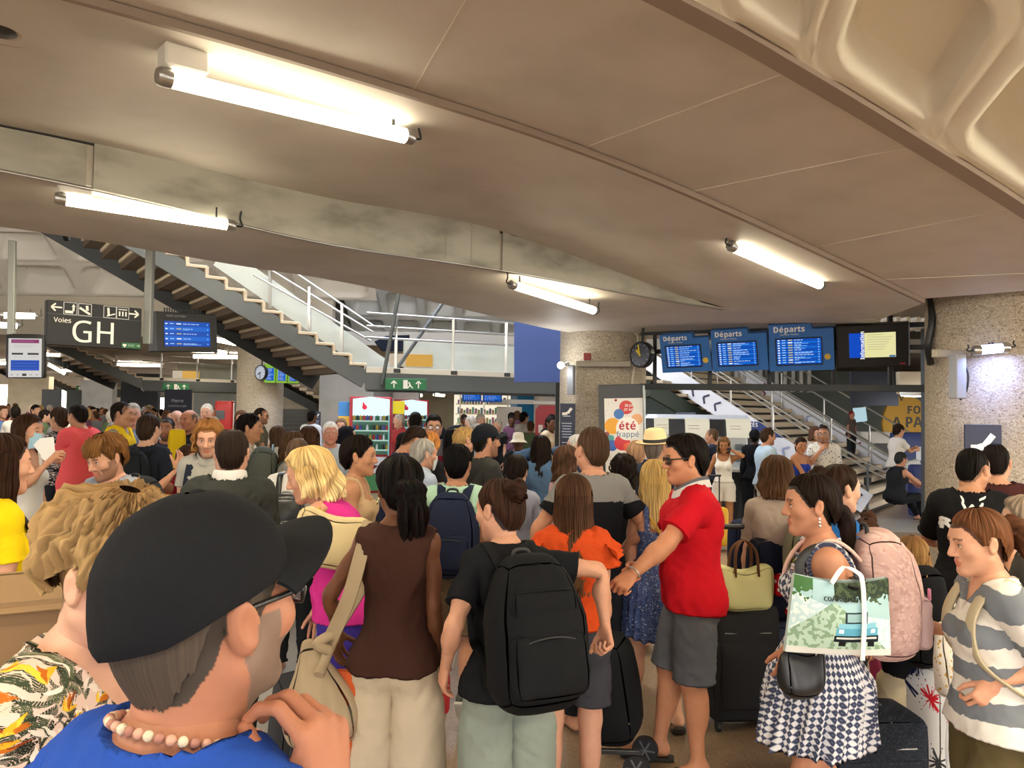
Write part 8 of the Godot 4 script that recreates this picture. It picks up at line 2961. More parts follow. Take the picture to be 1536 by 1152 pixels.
	backpack("beige-strapped rucksack on the woman in the striped T-shirt at the right edge", i, Vector3(0.3, 0.42, 0.18), "8a7f6a", {"drop": -0.06, "strap": mat("b8ab90", 0.8, 0.0, "cloth"), "sw": 0.06})
	# --- two men by the right pillar
	i = one("man in a black T-shirt with white scrawled print beside the right pillar", [1455, 671, 4.6], 24, "m", H("fade", "15120f", {"th": 0.012, "sides": 0.2, "backth": 0.2}), "c08a6a", [top(graffiti(), {"sleeve": 0.85, "ease": 0.024, "hem": 0.84, "drape": 0.9}), legs("8a949c", {"drape": 1.0, "cuff": 0.12})], {"lod": 0, "fat": 0.012, "head": Vector3(14, -34, 0), "hl": Vector3(0.1, 1.1, 0.36), "el": Vector3(0.8, -0.6, -0.3)})
	i = one("man in a maroon and grey T-shirt facing the right pillar", [1494, 664, 5.0], 12, "m", H("fade", "1a1613", {"th": 0.01, "sides": 0.2, "backth": 0.2}), "c79274", [top(splitcloth("maroon", [[0.0, "3e1f1e"], [0.43, "a8a49e"]]), {"sleeve": 0.7, "ease": 0.02}), legs("2a2c34")], {"lod": 0, "fat": 0.01, "head": Vector3(10, -20, 0)})
	i = one("grey-haired person partly out of frame at the right edge, behind the striped T-shirt", [1545, 745, 3.5], -60, "f", H("short", "8a7a6a", {"th": 0.024, "sides": 0.9}), "d8a890", [top("4c4a46", {"sleeve": 0.8}), legs("33343a")], {"eyes": true})

func graffiti() -> StandardMaterial3D:
	var im := Image.create(512, 512, false, Image.FORMAT_RGB8)
	im.fill(Color("121214"))
	var w := Color("d8d8d4")
	var strokes := [[[0.05, -0.02], [0.03, 0.03], [0.0, -0.01], [-0.02, 0.03], [-0.05, -0.02]], [[0.045, -0.03], [0.05, -0.05]], [[-0.04, -0.04], [-0.06, -0.055]], [[0.03, 0.045], [-0.02, 0.04], [0.0, 0.055], [-0.03, 0.06]],
		[[0.14, 0.06], [0.13, 0.12]], [[0.14, 0.06], [0.11, 0.08], [0.13, 0.09], [0.1, 0.12]], [[0.07, 0.13], [0.05, 0.07], [0.03, 0.13]], [[0.065, 0.11], [0.035, 0.11]], [[0.1, 0.12], [0.05, 0.2], [0.03, 0.15], [0.0, 0.2]], [[0.01, 0.13], [0.01, 0.07], [-0.02, 0.09], [0.01, 0.1], [-0.03, 0.12]], [[-0.05, 0.06], [-0.05, 0.1]], [[-0.09, 0.12], [-0.09, 0.08]], [[-0.07, 0.08], [-0.12, 0.08]], [[-0.14, 0.07], [-0.14, 0.12], [-0.18, 0.11]], [[0.06, 0.19], [0.02, 0.22], [-0.03, 0.18]]]
	for s in strokes:
		for k in s.size() - 1: line(im, Vector2(fposmod(s[k][0], 1.0) * 512 if s[k][0] >= 0 else s[k][0] * 512 + 512, (0.34 + s[k][1]) * 512), Vector2(s[k + 1][0] * 512 if s[k][0] >= 0 else s[k + 1][0] * 512 + 512, (0.34 + s[k + 1][1]) * 512), 6, w)
	return picture("scrawl", im, 0.85)

func sling(label: String, info: Dictionary, side: float, m: Material, w: float, bag: Vector3):       # strap over one shoulder down to a small bag at the hip
	var o := thing("shoulder_bag", label, "bag", info.o.transform)
	var f: float = info.fat
	var k: float = 0.9 if info.t.sex == "f" else 1.0
	var pts := []
	for p in [Vector3(-0.17, 0.98, -0.09), Vector3(-0.1, 1.15, -0.135 - f), Vector3(0.04, 1.34, -0.145 - f * 0.5), Vector3(0.1, 1.46, -0.075), Vector3(0.105, 1.492, -0.01), Vector3(0.1, 1.44, 0.075), Vector3(0.04, 1.3, 0.15 + f), Vector3(-0.1, 1.12, 0.14 + f * 1.3), Vector3(-0.18, 0.98, 0.07)]:
		pts.append((info.X[CHEST if p.y > 1.12 else SPINE] * Vector3(p.x * side * k, p.y, p.z)) * info.s)
	var mb := MB.new()
	strap(mb, spline(pts, 5), w, 0.005, Vector3(1, 0.3, 0))
	part("strap", mb, m, o)
	mb = MB.new()
	mb.soft(Transform3D(Basis(Vector3.UP, PI / 2), (info.X[PELVIS] * Vector3(-side * (0.22 + f), 0.9, -0.01)) * info.s), bag, minf(bag.x, bag.z) * 0.4, 6, 0.01)
	part("bag_body", mb, m, o)

func slouch_bag(label: String, info: Dictionary):
	var o := thing("cloth_bag", label, "bag", info.o.transform)
	var m := mat("9c8a70", 0.9, 0.0, "cloth")
	var s: float = info.s
	var c: Transform3D = info.X[CHEST]
	var hipc := Vector3(0.3, 0.87, -0.1) * s
	var mb := MB.new()
	var sh: Vector3 = (c * Vector3(0.115, 1.462, -0.02)) * s
	strap(mb, spline([hipc + Vector3(-0.04, 0.15, 0.03), (c * Vector3(0.15, 1.28, 0.14)) * s, (c * Vector3(0.12, 1.42, 0.085)) * s, sh + Vector3(0.004, 0.032, 0), (c * Vector3(0.125, 1.4, -0.1)) * s, (c * Vector3(0.16, 1.2, -0.16)) * s, hipc + Vector3(-0.05, 0.14, -0.03)], 6), 0.06, 0.008, Vector3(1, 0.15, 0.25))
	part("strap", mb, m, o)
	mb = MB.new()
	mb.soft(Transform3D(Basis(Vector3.UP, 0.2) * Basis(Vector3.BACK, -0.2), hipc + Vector3(0.0, -0.07, 0)), Vector3(0.27, 0.4, 0.15), 0.07, 14, 0.02, func(p):
		var v: float = p.y / 0.4 + 0.5
		p.x *= lerpf(1.05, 0.3, smoothstep(0.25, 1.0, v))
		p.z *= lerpf(1.1, 0.4, smoothstep(0.3, 1.0, v))
		return p + Vector3(0, 0, 0.022 * nz.get_noise_3d(p.x * 120 / (0.4 + v), p.y * 22, signf(p.z))))
	part("bag_body", mb, m, o)
	mb = MB.new()
	mb.tube(spline([hipc + Vector3(-0.06, 0.12, -0.05), hipc + Vector3(-0.02, 0.15, -0.08), hipc + Vector3(-0.07, 0.17, -0.02), hipc + Vector3(-0.04, 0.1, 0.0), hipc + Vector3(-0.03, 0.03, -0.075)], 5), 0.021, 8)
	part("knot", mb, m, o)
	mb = MB.new()
	strap(mb, spline([hipc + Vector3(-0.1, 0.02, 0.02), hipc + Vector3(-0.12, -0.12, 0.03), hipc + Vector3(-0.1, -0.3, 0.0)], 6), 0.08, 0.02, Vector3(1, 0, 0.4))
	tag(part("orange_cloth", mb, mat("b8542c", 0.85, 0.0, "cloth"), self, info.o.transform), "orange cloth hanging out beside the beige slouchy bag", "cloth")

func frills(called: String, info: Dictionary, col: String):
	for sg in [1.0, -1.0]:
		var mb := MB.new()
		var rows := []
		for r in 5:
			var row := []
			for k in 25:
				var a := lerpf(-1.0, 1.0, k / 24.0)
				var p := Vector3(sg * (0.165 + 0.03 * r * 0.6), 1.47 - absf(a) * 0.05 - r * 0.016, a * 0.115 - 0.015)
				p += Vector3(sg * 0.016, 0.01, 0.0) * sin(k * 1.7 + r) * (0.3 + r * 0.25)
				row.append((info.X[CHEST] * p) * info.s)
			rows.append(row)
		mb.grid(rows)
		part(called, mb, mat(col, 0.85, 0.0, "cloth"), info.o)

func car_tote(label: String, at: Transform3D, info: Dictionary):
	var im := Image.create(384, 288, false, Image.FORMAT_RGB8)
	im.fill(Color("a9c6c6"))
	for y in 288:
		for x in 384:
			var n := nz.get_noise_2d(x * 0.35, y * 0.35)
			var c := Color("9fbfc4")
			if y > 60 + x * 0.25: c = Color("cfdcdc") if n > 0 else Color("b4ccd0")
			if y > 70 + absf(x - 150) * 0.9: c = Color("7f9a80") if n > 0.1 else Color("a8c0b0")
			if y < 70 + n * 30 and x > 150: c = Color("2e3a2c") if n < 0.1 else Color("48563c")
			if y < 60 + n * 40 and x < 70: c = Color("3f6a34")
			if y > 262: c = Color("c8c8c4")
			im.set_pixel(x, y, c)
	for q in [[190, 112, 90, 44, "24343a"], [198, 118, 74, 32, "8fb0b4"], [168, 156, 150, 40, "7fb8cc"], [160, 176, 165, 34, "5aa0bc"], [156, 206, 172, 26, "182028"], [164, 212, 156, 8, "c8ccc8"], [170, 180, 18, 16, "e8ece8"], [296, 180, 18, 16, "e8ece8"], [176, 232, 26, 18, "15181c"], [286, 232, 26, 18, "15181c"]]:
		im.fill_rect(Rect2i(q[0], q[1], q[2], q[3]), Color(q[4]))
	var o := thing("shopping_bag", label, "bag", at)
	var w := 0.36; var h := 0.27
	var mb := MB.new()
	var rows := []
	var us := []
	for r in 9:
		var row := []
		var ur := []
		for k in 13:
			var u := k / 12.0; var v := r / 8.0
			var x := (u - 0.5) * w * lerpf(0.94, 1.06, v)
			row.append(Vector3(x, (0.5 - v) * h - 0.02 * sin(u * PI) * (1 - v), 0.045 * sin(u * PI) * sin(0.4 + v * 2.4) + 0.004 * nz.get_noise_2d(u * 60, v * 60)))
			ur.append(Vector2(u, v))
		rows.append(row); us.append(ur)
	mb.grid(rows, false, false, us)
	part("printed_front", mb, picture("carprint", im, 0.35), o)
	mb = MB.new()
	var rb := []
	for r in rows: rb.append(r.map(func(p): return Vector3(p.x, p.y, -p.z * 0.8 - 0.02)))
	mb.grid(rb, false, true)
	for r in 8:
		for e in [0, 12]: mb.quad(rows[r][e], rows[r + 1][e], rb[r + 1][e], rb[r][e], Vector3(-1 if e == 0 else 1, 0, 0))
	for k in 12: mb.quad(rows[8][k], rows[8][k + 1], rb[8][k + 1], rb[8][k], Vector3.DOWN)
	part("back_panel", mb, mat("b4c4c4", 0.4), o)
	text("lettering", "coARauch", 0.02, mat("24302c", 0.6), o, T(-0.02, 0.065, 0.044))
	mb = MB.new()
	strap(mb, spline([Vector3(0.06, -h * 0.52, 0.05), Vector3(0.06, 0.0, 0.052), Vector3(0.055, h * 0.46, 0.04), Vector3(0.04, h * 0.5 + 0.02, 0.03), Vector3(0.0, h * 0.5 + 0.03, 0.01), Vector3(-0.05, h * 0.42, 0.03)], 6), 0.016, 0.004, Vector3.RIGHT)
	part("white_handle", mb, M.white, o)
	mb = MB.new()
	var c: Transform3D = info.X[CHEST]
	var il: Transform3D = at.affine_inverse() * info.o.transform
	strap(mb, spline([Vector3(0.03, h * 0.4, 0.035), il * ((c * Vector3(0.2, 1.2, 0.05)) * info.s), il * ((c * Vector3(0.135, 1.4, 0.1)) * info.s), il * ((c * Vector3(0.115, 1.475, 0.0)) * info.s), il * ((c * Vector3(0.12, 1.36, -0.11)) * info.s), Vector3(0.08, h * 0.45, -0.02)], 6), 0.034, 0.006, Vector3(1, 0, 0.3))
	part("black_strap", mb, M.black, o)
func mid_people():
	var i: Dictionary
	var dk := "26282e"
	# left side
	i = one("woman in a blue face mask fanning herself with white papers, left side", [40, 622, 6.2], 96, "f", H("long", "3a261a", {"hang": 0.3}), "d8a080", [legs(dk), top("d8d4cc", {"neck": "strap", "sleeve": 0.0, "wide": 0.12})], {"wr": P(72, 694, 5.95), "er": Vector3(-0.3, -1, -0.2), "cr": 0.7})
	face_mask(i, "9ec4d4")
	var mb := MB.new()
	for k in 4: mb.box(TV(P(68 + k, 674 - k, 5.95), 0.3) * Transform3D(Basis(Vector3.BACK, 0.6 - k * 0.16), Vector3.ZERO), Vector3(0.1, 0.15, 0.002), 0.0)
	tag(part("paper_fan", mb, mat("e8e6e0", 0.7), self), "folded white papers used as a fan by the masked woman", "papers").set_meta("kind", "stuff")
	i = one("dark-haired woman in a black and white patterned blouse facing left, beside the coral T-shirt", [91, 612, 9.2], -70, "f", H("short", "3a2c22", {"th": 0.024}), "c89878", [legs(dk), top(speckle("bw", "2a2a2c", ["c8c4bc", "8a8680"], 400, 3, 9, 4.0), {"sleeve": 0.6})], {"hl": Vector3(0.1, 1.1, 0.3), "hr": Vector3(-0.05, 1.1, 0.3)})
	i = one("man in a coral red T-shirt facing left, hands held forward", [121, 606, 9.0], -62, "m", H("fade", "1c1814"), "c08c6c", [legs(dk), top("e2595c", {"sleeve": 0.7, "ease": 0.03, "hem": 0.82})], {"hl": Vector3(0.06, 1.15, 0.36), "hr": Vector3(-0.02, 1.2, 0.36), "head": Vector3(14, 0, 0), "fat": 0.01})
	i = one("man in a bright yellow safety vest over a grey shirt facing right, far left", [180, 603, 8.8], 82, "m", H("fade", "201a16"), "c49070", [legs(dk), top("9a958c", {"sleeve": 1.2}), {"name": "safety_vest", "kind": "top", "m": "e0b818", "sleeve": 0.0, "wide": 0.155, "ease": 0.03, "neck": "v"}])
	i = one("grey-haired man in a blue shirt close behind the yellow safety vest", [199, 605, 9.8], 150, "m", H("short", "9a948c"), "d49c88", [legs(dk), top("7f93b4", {"sleeve": 1.8})], {"fat": 0.02})
	i = one("man in a dark jacket with a black rucksack seen from behind, far left", [222, 622, 6.8], 8, "m", H("short", "30241c"), "d0a084", [legs(dk), top("20242e", {"sleeve": 1.9, "ease": 0.02})])
	backpack("black rucksack on the man in the dark jacket, far left", i, Vector3(0.33, 0.46, 0.18), "1c1f24")
	i = one("bearded man with a folded yellow vest on his arm, beside the black rucksack", [252, 625, 8.6], 172, "m", H("crop", "2a221c"), "b07c60", [legs(dk), top("2a3048", {"sleeve": 0.8})], {"beard": 0.8, "hl": Vector3(0.06, 1.0, 0.3)})
	mb = MB.new()
	mb.soft(TV(P(265, 676, 8.2), 0.3), Vector3(0.16, 0.44, 0.05), 0.02, 6, 0.01)
	tag(part("folded_vest", mb, mat("e4c01c", 0.8, 0.0, "cloth"), self), "folded yellow safety vest carried by the bearded man", "vest")
	one("bald man in a white shirt behind the bearded man", [266, 615, 10.2], 175, "m", H("bald", "a89c90"), "d8a48c", [legs(dk), top("d4d2d0", {"sleeve": 0.7})], {"fat": 0.02})
	one("tanned bald man in a black polo shirt behind the long-haired man", [286, 614, 9.6], -160, "m", H("bald", "6a5a4c"), "b87c5c", [legs(dk), top("22252c", {"sleeve": 0.7})], {"fat": 0.025})
	one("white-haired man in a white shirt near the red booth", [311, 606, 12.5], 175, "m", H("short", "d4d0c8"), "d8a48c", [legs(dk), top("cfd0d2", {"sleeve": 1.5})])
	i = one("dark-haired woman half hidden behind the long-haired man, one hand raised to her ear", [284, 668, 6.3], 120, "f", H("bob", "3a281e"), "d09878", [legs(dk), top("8e1c2c", {"sleeve": 0.3})], {"wr": P(266, 704, 6.0), "er": Vector3(-1, -0.6, 0), "handr": [Vector3(0.3, 0.9, 0), Vector3(0, 0, 1)]})
	i = one("young person with short black hair and white flowered top, in profile by the distant pillar", [372, 622, 7.6], 82, "m", H("messy", "17120f", {"th": 0.026, "wave": 0.008}), "b4805e", [legs(dk), top(speckle("whiteflower", "d6d0c4", ["a89a84", "8a8a7c"], 120, 2, 5, 4.0), {"sleeve": 0.6})])
	sling("tan shoulder bag on the person in the white flowered top", i, -1.0, mat("9a6430", 0.6), 0.02, Vector3(0.24, 0.26, 0.08))
	i = one("man in an olive T-shirt and sunglasses leaning against the distant pillar", [390, 612, 13.0], 84, "m", H("fade", "221a14"), "c08c6c", [legs(dk), top("5a5444", {"sleeve": 0.7})], {"beard": 0.6, "hl": Vector3(0.05, 1.12, 0.28), "hr": Vector3(-0.02, 1.08, 0.3)})
	glasses(i, "141416", true)
	one("woman with brown hair peering out beside the distant pillar", [362, 616, 12.0], 160, "f", H("long", "5a4030"), "d8a488", [legs(dk), top("b8a48c")])
	i = one("woman with pale brown hair bending in front of the dark kiosk", [432, 636, 9.2], -60, "f", H("long", "4a382a", {"hang": 0.26}), "c89274", [legs("8a98a8"), top("b8b4a8", {"sleeve": 0.4})], {"lean": 22.0})
	i = one("hiker with brown hair carrying a large grey-green rucksack, beyond the hooded jacket", [438, 648, 7.2], 80, "f", H("bob", "4a3626"), "d09c80", [legs(dk), top("a8a49c")])
	backpack("large grey-green hiking rucksack left of the man with the shaved head", i, Vector3(0.36, 0.66, 0.3), "4e534c", {"drop": 0.02, "second": true, "trim": "86a0b8"})
	one("long brown-haired woman from behind, just beyond the shaved head", [464, 641, 7.6], 5, "f", H("long", "3c281c", {"th": 0.026}), "d09c80", [legs(dk), top("c8c4bc")])
	one("man in a white shirt standing in front of the dark kiosk", [467, 615, 15.0], 20, "m", H("crop", "17120f"), "6a4632", [legs(dk), top("cfd2d8", {"sleeve": 1.5})])
	# centre
	one("white-haired man in a pale shirt facing the camera before the grey wall", [496, 632, 8.7], 162, "m", H("short", "dcdad6", {"th": 0.012}), "cf8f78", [legs(dk), top("b8c4d0", {"sleeve": 1.5, "neck": "collar"})], {"fat": 0.015})
	i = one("woman in a black headscarf by the vending machines", [519, 640, 9.6], 72, "f", null, "c49070", [legs("17181c"), top("1a1a1e", {"sleeve": 1.9, "hem": 0.6})], {"eyes": true})
	mb = hair({"col": "141418", "th": 0.024, "hang": 0.22, "hang_from": 0.85, "vary": 0.08, "hflare": 0.02}, 1)
	part("headscarf", mb, mat(Color.WHITE, 0.85, 0.0, "vc"), i.o, i.head)
	one("person with fair hair behind the black headscarf", [512, 628, 13.0], 170, "f", H("bob", "7a6450"), "d8a890", [legs(dk), top("d4d0d0")])
	one("woman with short black hair and bare shoulders between the pink top and the braids", [536, 656, 5.1], 92, "f", H("short", "17110e", {"th": 0.03, "nape": 0.0}), "c08a68", [legs(dk), top("b89a78", {"neck": "strap", "sleeve": 0.0, "wide": 0.12})], {"fat": 0.008})
	one("bearded man in a navy T-shirt bending his head, in front of the vending machines", [596, 632, 6.6], 68, "m", H("fade", "241a14"), "c08a6a", [legs(dk), top("20263e", {"sleeve": 0.8})], {"head": Vector3(32, 0, 0), "lean": 12.0, "beard": 0.75})
	one("person with long black hair and a white collar behind the braided woman", [611, 650, 6.9], 20, "f", H("bob", "141110"), "c49474", [legs(dk), top("d4d0c8", {"sleeve": 1.2, "neck": "collar"})])
	one("tall man in black seen from behind at the vending machines", [623, 617, 10.2], 4, "m", H("crop", "17130f"), "3c281e", [legs("15161a"), top("15161c", {"sleeve": 1.9, "ease": 0.02})], {"fat": 0.02})
	i = one("man with black-rimmed glasses in a grey and red T-shirt facing the camera", [651, 622, 8.4], 172, "m", H("short", "1c1512"), "c89478", [legs(dk), top(splitcloth("greyred", [[0.0, "6a6a6c"], [0.4, "8a2430"], [0.6, "5a5c62"]]), {"sleeve": 0.7})], {"hl": Vector3(0.3, 0.95, 0.12)})
	glasses(i, "141416")
	mb = MB.new()
	mb.soft(TV(P(688, 668, 8.2)), Vector3(0.3, 0.4, 0.22), 0.1, 7, 0.02)
	tag(part("rucksack", mb, mat("141518", 0.8, 0.0, "cloth"), self), "black rucksack held at the side of the man with black-rimmed glasses", "backpack")
	i = one("grey-haired man in a pale blue shirt and face mask, seen from the right", [634, 659, 6.2], 58, "m", H("messy", "8a8680", {"tip": "a8a49e", "th": 0.02, "wave": 0.01}), "cf9a80", [legs(dk), top("a9b6cc", {"sleeve": 1.5, "neck": "collar"}), {"kind": "collar", "m": "a9b6cc"}], {"fat": 0.012, "eyes": true})
	face_mask(i, "d4dce0")
	sling("dark strap across the back of the man in the pale blue shirt", i, 1.0, mat("23283a", 0.7), 0.035, Vector3(0.2, 0.2, 0.08))
	one("strawberry blond child-height person with a bobbed cut beside the grey-haired man", [643, 648, 7.4], 30, "f", H("bob", "a86a34", {"tip": "c88c50", "hang": 0.1}), "d8a48c", [legs(dk), top("1c1c20")])
	one("woman with short curly blond hair beyond the mint green T-shirt", [695, 642, 8.0], 55, "f", H("curly", "a8834e", {"tip": "c8a872", "th": 0.024}), "d8a48c", [legs(dk), top("c8b8a8", {"sleeve": 0.5})], {"fat": 0.02})
	one("grey-haired person in pale blue between the blond curls and the black cap", [716, 636, 8.6], 40, "f", H("short", "a09a94"), "d8a890", [legs(dk), top("a8bccc")])
	i = one("man in a black baseball cap and charcoal T-shirt, seen from behind on the right", [726, 634, 6.1], 62, "m", H("crop", "1a1512"), "c08a6c", [legs(dk), top("33322f", {"sleeve": 0.9, "ease": 0.02}), {"kind": "collar", "m": "2c2b29", "hood": true}], {"extra": 0.03, "beard": 0.5})
	cap(i, "15171e")
	i = one("dark-skinned woman in a white sun hat and black jacket facing the camera", [778, 648, 10.4], 176, "f", H("crop", "141110"), "5a3a2a", [legs("c8c0b4"), top("cfc4bc", {"sleeve": 0.4}), {"name": "jacket", "kind": "top", "m": "17181c", "sleeve": 1.8, "ease": 0.03, "neck": "v", "hem": 0.8}], {"extra": 0.04})
	brimmed_hat(i, "d8d0bc", "", 0.055, 0.1, true)
	i = one("woman with dark hair in a knot seen from behind, above the brown bun", [775, 683, 5.5], 8, "f", H("bun", "1c1512", {"th": 0.022, "tails": [{"name": "bun", "pts": [Vector3(0, -0.03, -0.1), Vector3(0, -0.035, -0.13), Vector3(0, -0.04, -0.15)], "rad": [0.02, 0.026, 0.02, 0.004]}]}), "c89678", [legs(dk), top("8a8c9c", {"sleeve": 0.6})])
	i = one("woman with long dark hair in a denim jacket raising her arms, seen from behind", [812, 655, 7.7], 8, "f", H("long", "1c1512", {"th": 0.03, "hang": 0.3}), "b07a5a", [legs(dk), top("4a6484", {"sleeve": 1.9, "ease": 0.03, "wrinkle": 0.012})], {"hl": Vector3(0.1, 1.6, 0.2), "hr": Vector3(-0.12, 1.62, 0.15), "el": Vector3(1, -0.4, 0), "er": Vector3(-1, -0.2, 0)})
	i = one("young woman with shoulder-length brown hair and a pale pink top in profile", [848, 669, 6.5], 76, "f", H("bob", "3a281e", {"tip": "5c4434", "hang": 0.22}), "d09a7e", [legs(dk), top("d0aaa4", {"sleeve": 0.3})])
	sling("black bag strap on the young woman in the pale pink top", i, -1.0, M.black, 0.012, Vector3(0.18, 0.16, 0.06))
	i = one("white-haired masked person half hidden behind the man with the undercut", [868, 652, 8.2], -70, "f", H("short", "c8c4bc"), "d8a890", [legs(dk), top("2a3a58")])
	face_mask(i, "9cc0d8")
	one("woman with dark curly hair and black top from behind, beside the grey and black T-shirt", [936, 684, 5.4], 4, "f", H("curly", "1d1613", {"th": 0.03, "hang": 0.14, "hang_from": 1.5, "hwave": 0.02}), "c49070", [legs("1c1c20"), top("1a1b1f", {"sleeve": 0.5, "neck": "collar"}), {"kind": "collar", "m": "c8c4bc", "high": 0.03}])
	i = one("man in a cream straw hat with black band and navy shirt, seen from behind", [982, 644, 6.1], 38, "m", H("crop", "6a6058"), "c8906e", [legs(dk), top("262d40", {"sleeve": 0.9, "neck": "collar", "ease": 0.022}), {"kind": "collar", "m": "262d40"}], {"extra": 0.035, "fat": 0.02, "beard": 0.4})
	brimmed_hat(i, "d6bf94", "17181a", 0.062, 0.105)
	glasses(i, "1c1c1e")
	one("woman with short light brown hair left of the straw hat", [955, 662, 6.9], 20, "f", H("messy", "8a6c54", {"th": 0.022, "wave": 0.008}), "d8a890", [legs(dk), top("a85a6c", {"sleeve": 0.6})])
	# right side
	i = one("woman in a white tank top and white shorts holding a phone to her ear", [1086, 655, 11.4], -158, "f", H("bob", "6a4a30", {"tip": "8a6a48"}), "b07850", [shorts("ddd6ca", 0.68), top("e2dccf", {"neck": "scoop", "sleeve": 0.0, "wide": 0.12, "hem": 1.0, "drape": 0.1})], {"hl": Vector3(0.13, 1.55, 0.1), "el": Vector3(1, -0.8, 0.1), "cl": 0.7, "hr": Vector3(-0.28, 1.0, 0.15), "cr": 0.8, "shoes": "8a6a4a", "shoe_style": "sandal", "head": Vector3(10, 6, 0)})
	phone("black phone held by the woman in the white tank top", i, 0)
	one("man facing left at the ticket machine behind the woman in white", [1070, 643, 12.3], -62, "m", H("fade", "5a4434"), "cf9878", [legs(dk), top("2a3040", {"sleeve": 0.7})], {"hl": Vector3(0.1, 1.1, 0.45)})
	i = one("man with glasses in a pale blue shirt facing right by the stair panel", [1150, 642, 11.2], 80, "m", H("short", "3a2a20"), "c88e6e", [legs("b8b4a8"), top("a8bccc", {"sleeve": 0.8, "neck": "collar"})], {"fat": 0.02})
	glasses(i, "2a2a2c")
	i = one("dark-skinned man in black with a black cap at the right end of the ticket machines", [1132, 643, 12.6], 15, "m", H("crop", "0f0d0c"), "3a261c", [legs("15161a"), top("17181d", {"sleeve": 1.8})], {"extra": 0.03})
	cap(i, "121317")
	one("woman in a royal blue bandeau top with a dark ponytail, before the wide stairs", [1200, 655, 11.0], 152, "f", H("pony", "2a1c15"), "b87e5a", [legs("c8c0b0"), top("23378a", {"neck": "tube", "sleeve": 0.0, "ease": 0.006, "hem": 1.12, "drape": 0.0})], {"head": Vector3(8, -30, 0), "hl": Vector3(0.02, 1.02, 0.28), "hr": Vector3(-0.02, 1.0, 0.28)})
	i = one("man with glasses in a white shirt with small dark marks, hand at his chin", [1236, 638, 11.2], -150, "m", H("fade", "2a1f18"), "c48e6e", [legs("8a8478"), top(speckle("palms", "d8d4ca", ["4a4c44", "5a5c50"], 36, 4, 8, 4.0), {"sleeve": 0.7, "ease": 0.025})], {"beard": 0.5, "hr": Vector3(-0.02, 1.4, 0.2), "er": Vector3(-0.6, -1, 0.2), "cr": 0.6})
	glasses(i, "2a1c16")
	one("person with brown hair half hidden behind the man in the marked white shirt", [1222, 640, 13.6], 165, "f", H("bob", "5a4030"), "d0a084", [legs(dk), top("b8a898")])
	i = one("young woman with dark hair tied back in profile, just behind the lozenge dress", [1254, 697, 3.9], 74, "f", H("bun", "2a1d17", {"th": 0.016}), "d8a488", [legs(dk), top("2a6ab4", {"sleeve": 0.4})], {"eyes": true})
	one("toddler girl with tied-back hair looking down above the pink rucksack", [1300, 764, 4.5], -152, "f", H("bun", "3a261c", {"th": 0.008}), "d8a084", [legs("c85a84"), top("cf7a94", {"sleeve": 0.6})], {"hs": 1.22, "head": Vector3(22, 0, 0), "extra": 0.07})
	i = one("small girl with light brown plaited hair in a black dress, beside the white suitcase", [1368, 803, 4.0], 30, "f", H("long", "6a4a2c", {"tip": "a88450", "hang": 0.2, "th": 0.022}), "d8a488", [legs("c8b898", {"drape": 1.2, "cuff": 0.16}), top("1a1a1e", {"sleeve": 0.5, "hem": 0.78, "flare": 0.1})], {"hs": 1.2, "extra": 0.05})
	one("woman in black sitting on the lowest steps of the wide stairs, facing right", [0, 0, 0], 72, "f", H("short", "2a2a28", {"th": 0.024}), "c89070", [legs("1a1b1e"), top("1e1e20", {"sleeve": 0.0})], {"pos": Vector3(6.9, 0.0, -13.7), "h": 1.66, "hip": Vector3(0, -0.47, -0.1), "kl": Vector3(0.1, 0.085, 0.5), "kr": Vector3(-0.1, 0.085, 0.44), "lean": 16.0, "hl": Vector3(0.1, 0.66, 0.5), "hr": Vector3(-0.1, 0.64, 0.5), "fat": 0.03, "shoes": "3a342c", "shoe_style": "sandal", "eyes": true})
	one("young woman in a white T-shirt sitting higher on the wide stairs, facing right", [0, 0, 0], 70, "f", H("curly", "2a1f18", {"th": 0.018}), "c8926e", [legs("c4c6c4"), top("d4ccc0", {"sleeve": 0.6})], {"pos": Vector3(7.55, 0.5, -15.0), "h": 1.66, "hip": Vector3(0, -0.5, -0.1), "kl": Vector3(0.1, 0.1, 0.46), "kr": Vector3(-0.1, 0.1, 0.4), "lean": 10.0, "hl": Vector3(0.05, 0.75, 0.36), "hr": Vector3(-0.08, 0.75, 0.36), "eyes": true})
	i = one("person in a red head covering seen small on the upper wide stairs", [1277, 618, 17.5], 160, "f", H("short", "6a1c24"), "b07c60", [legs(dk), top("4a4038")], {"lod": 2, "pos": P(1277, 690, 17.5), "h": 1.1})

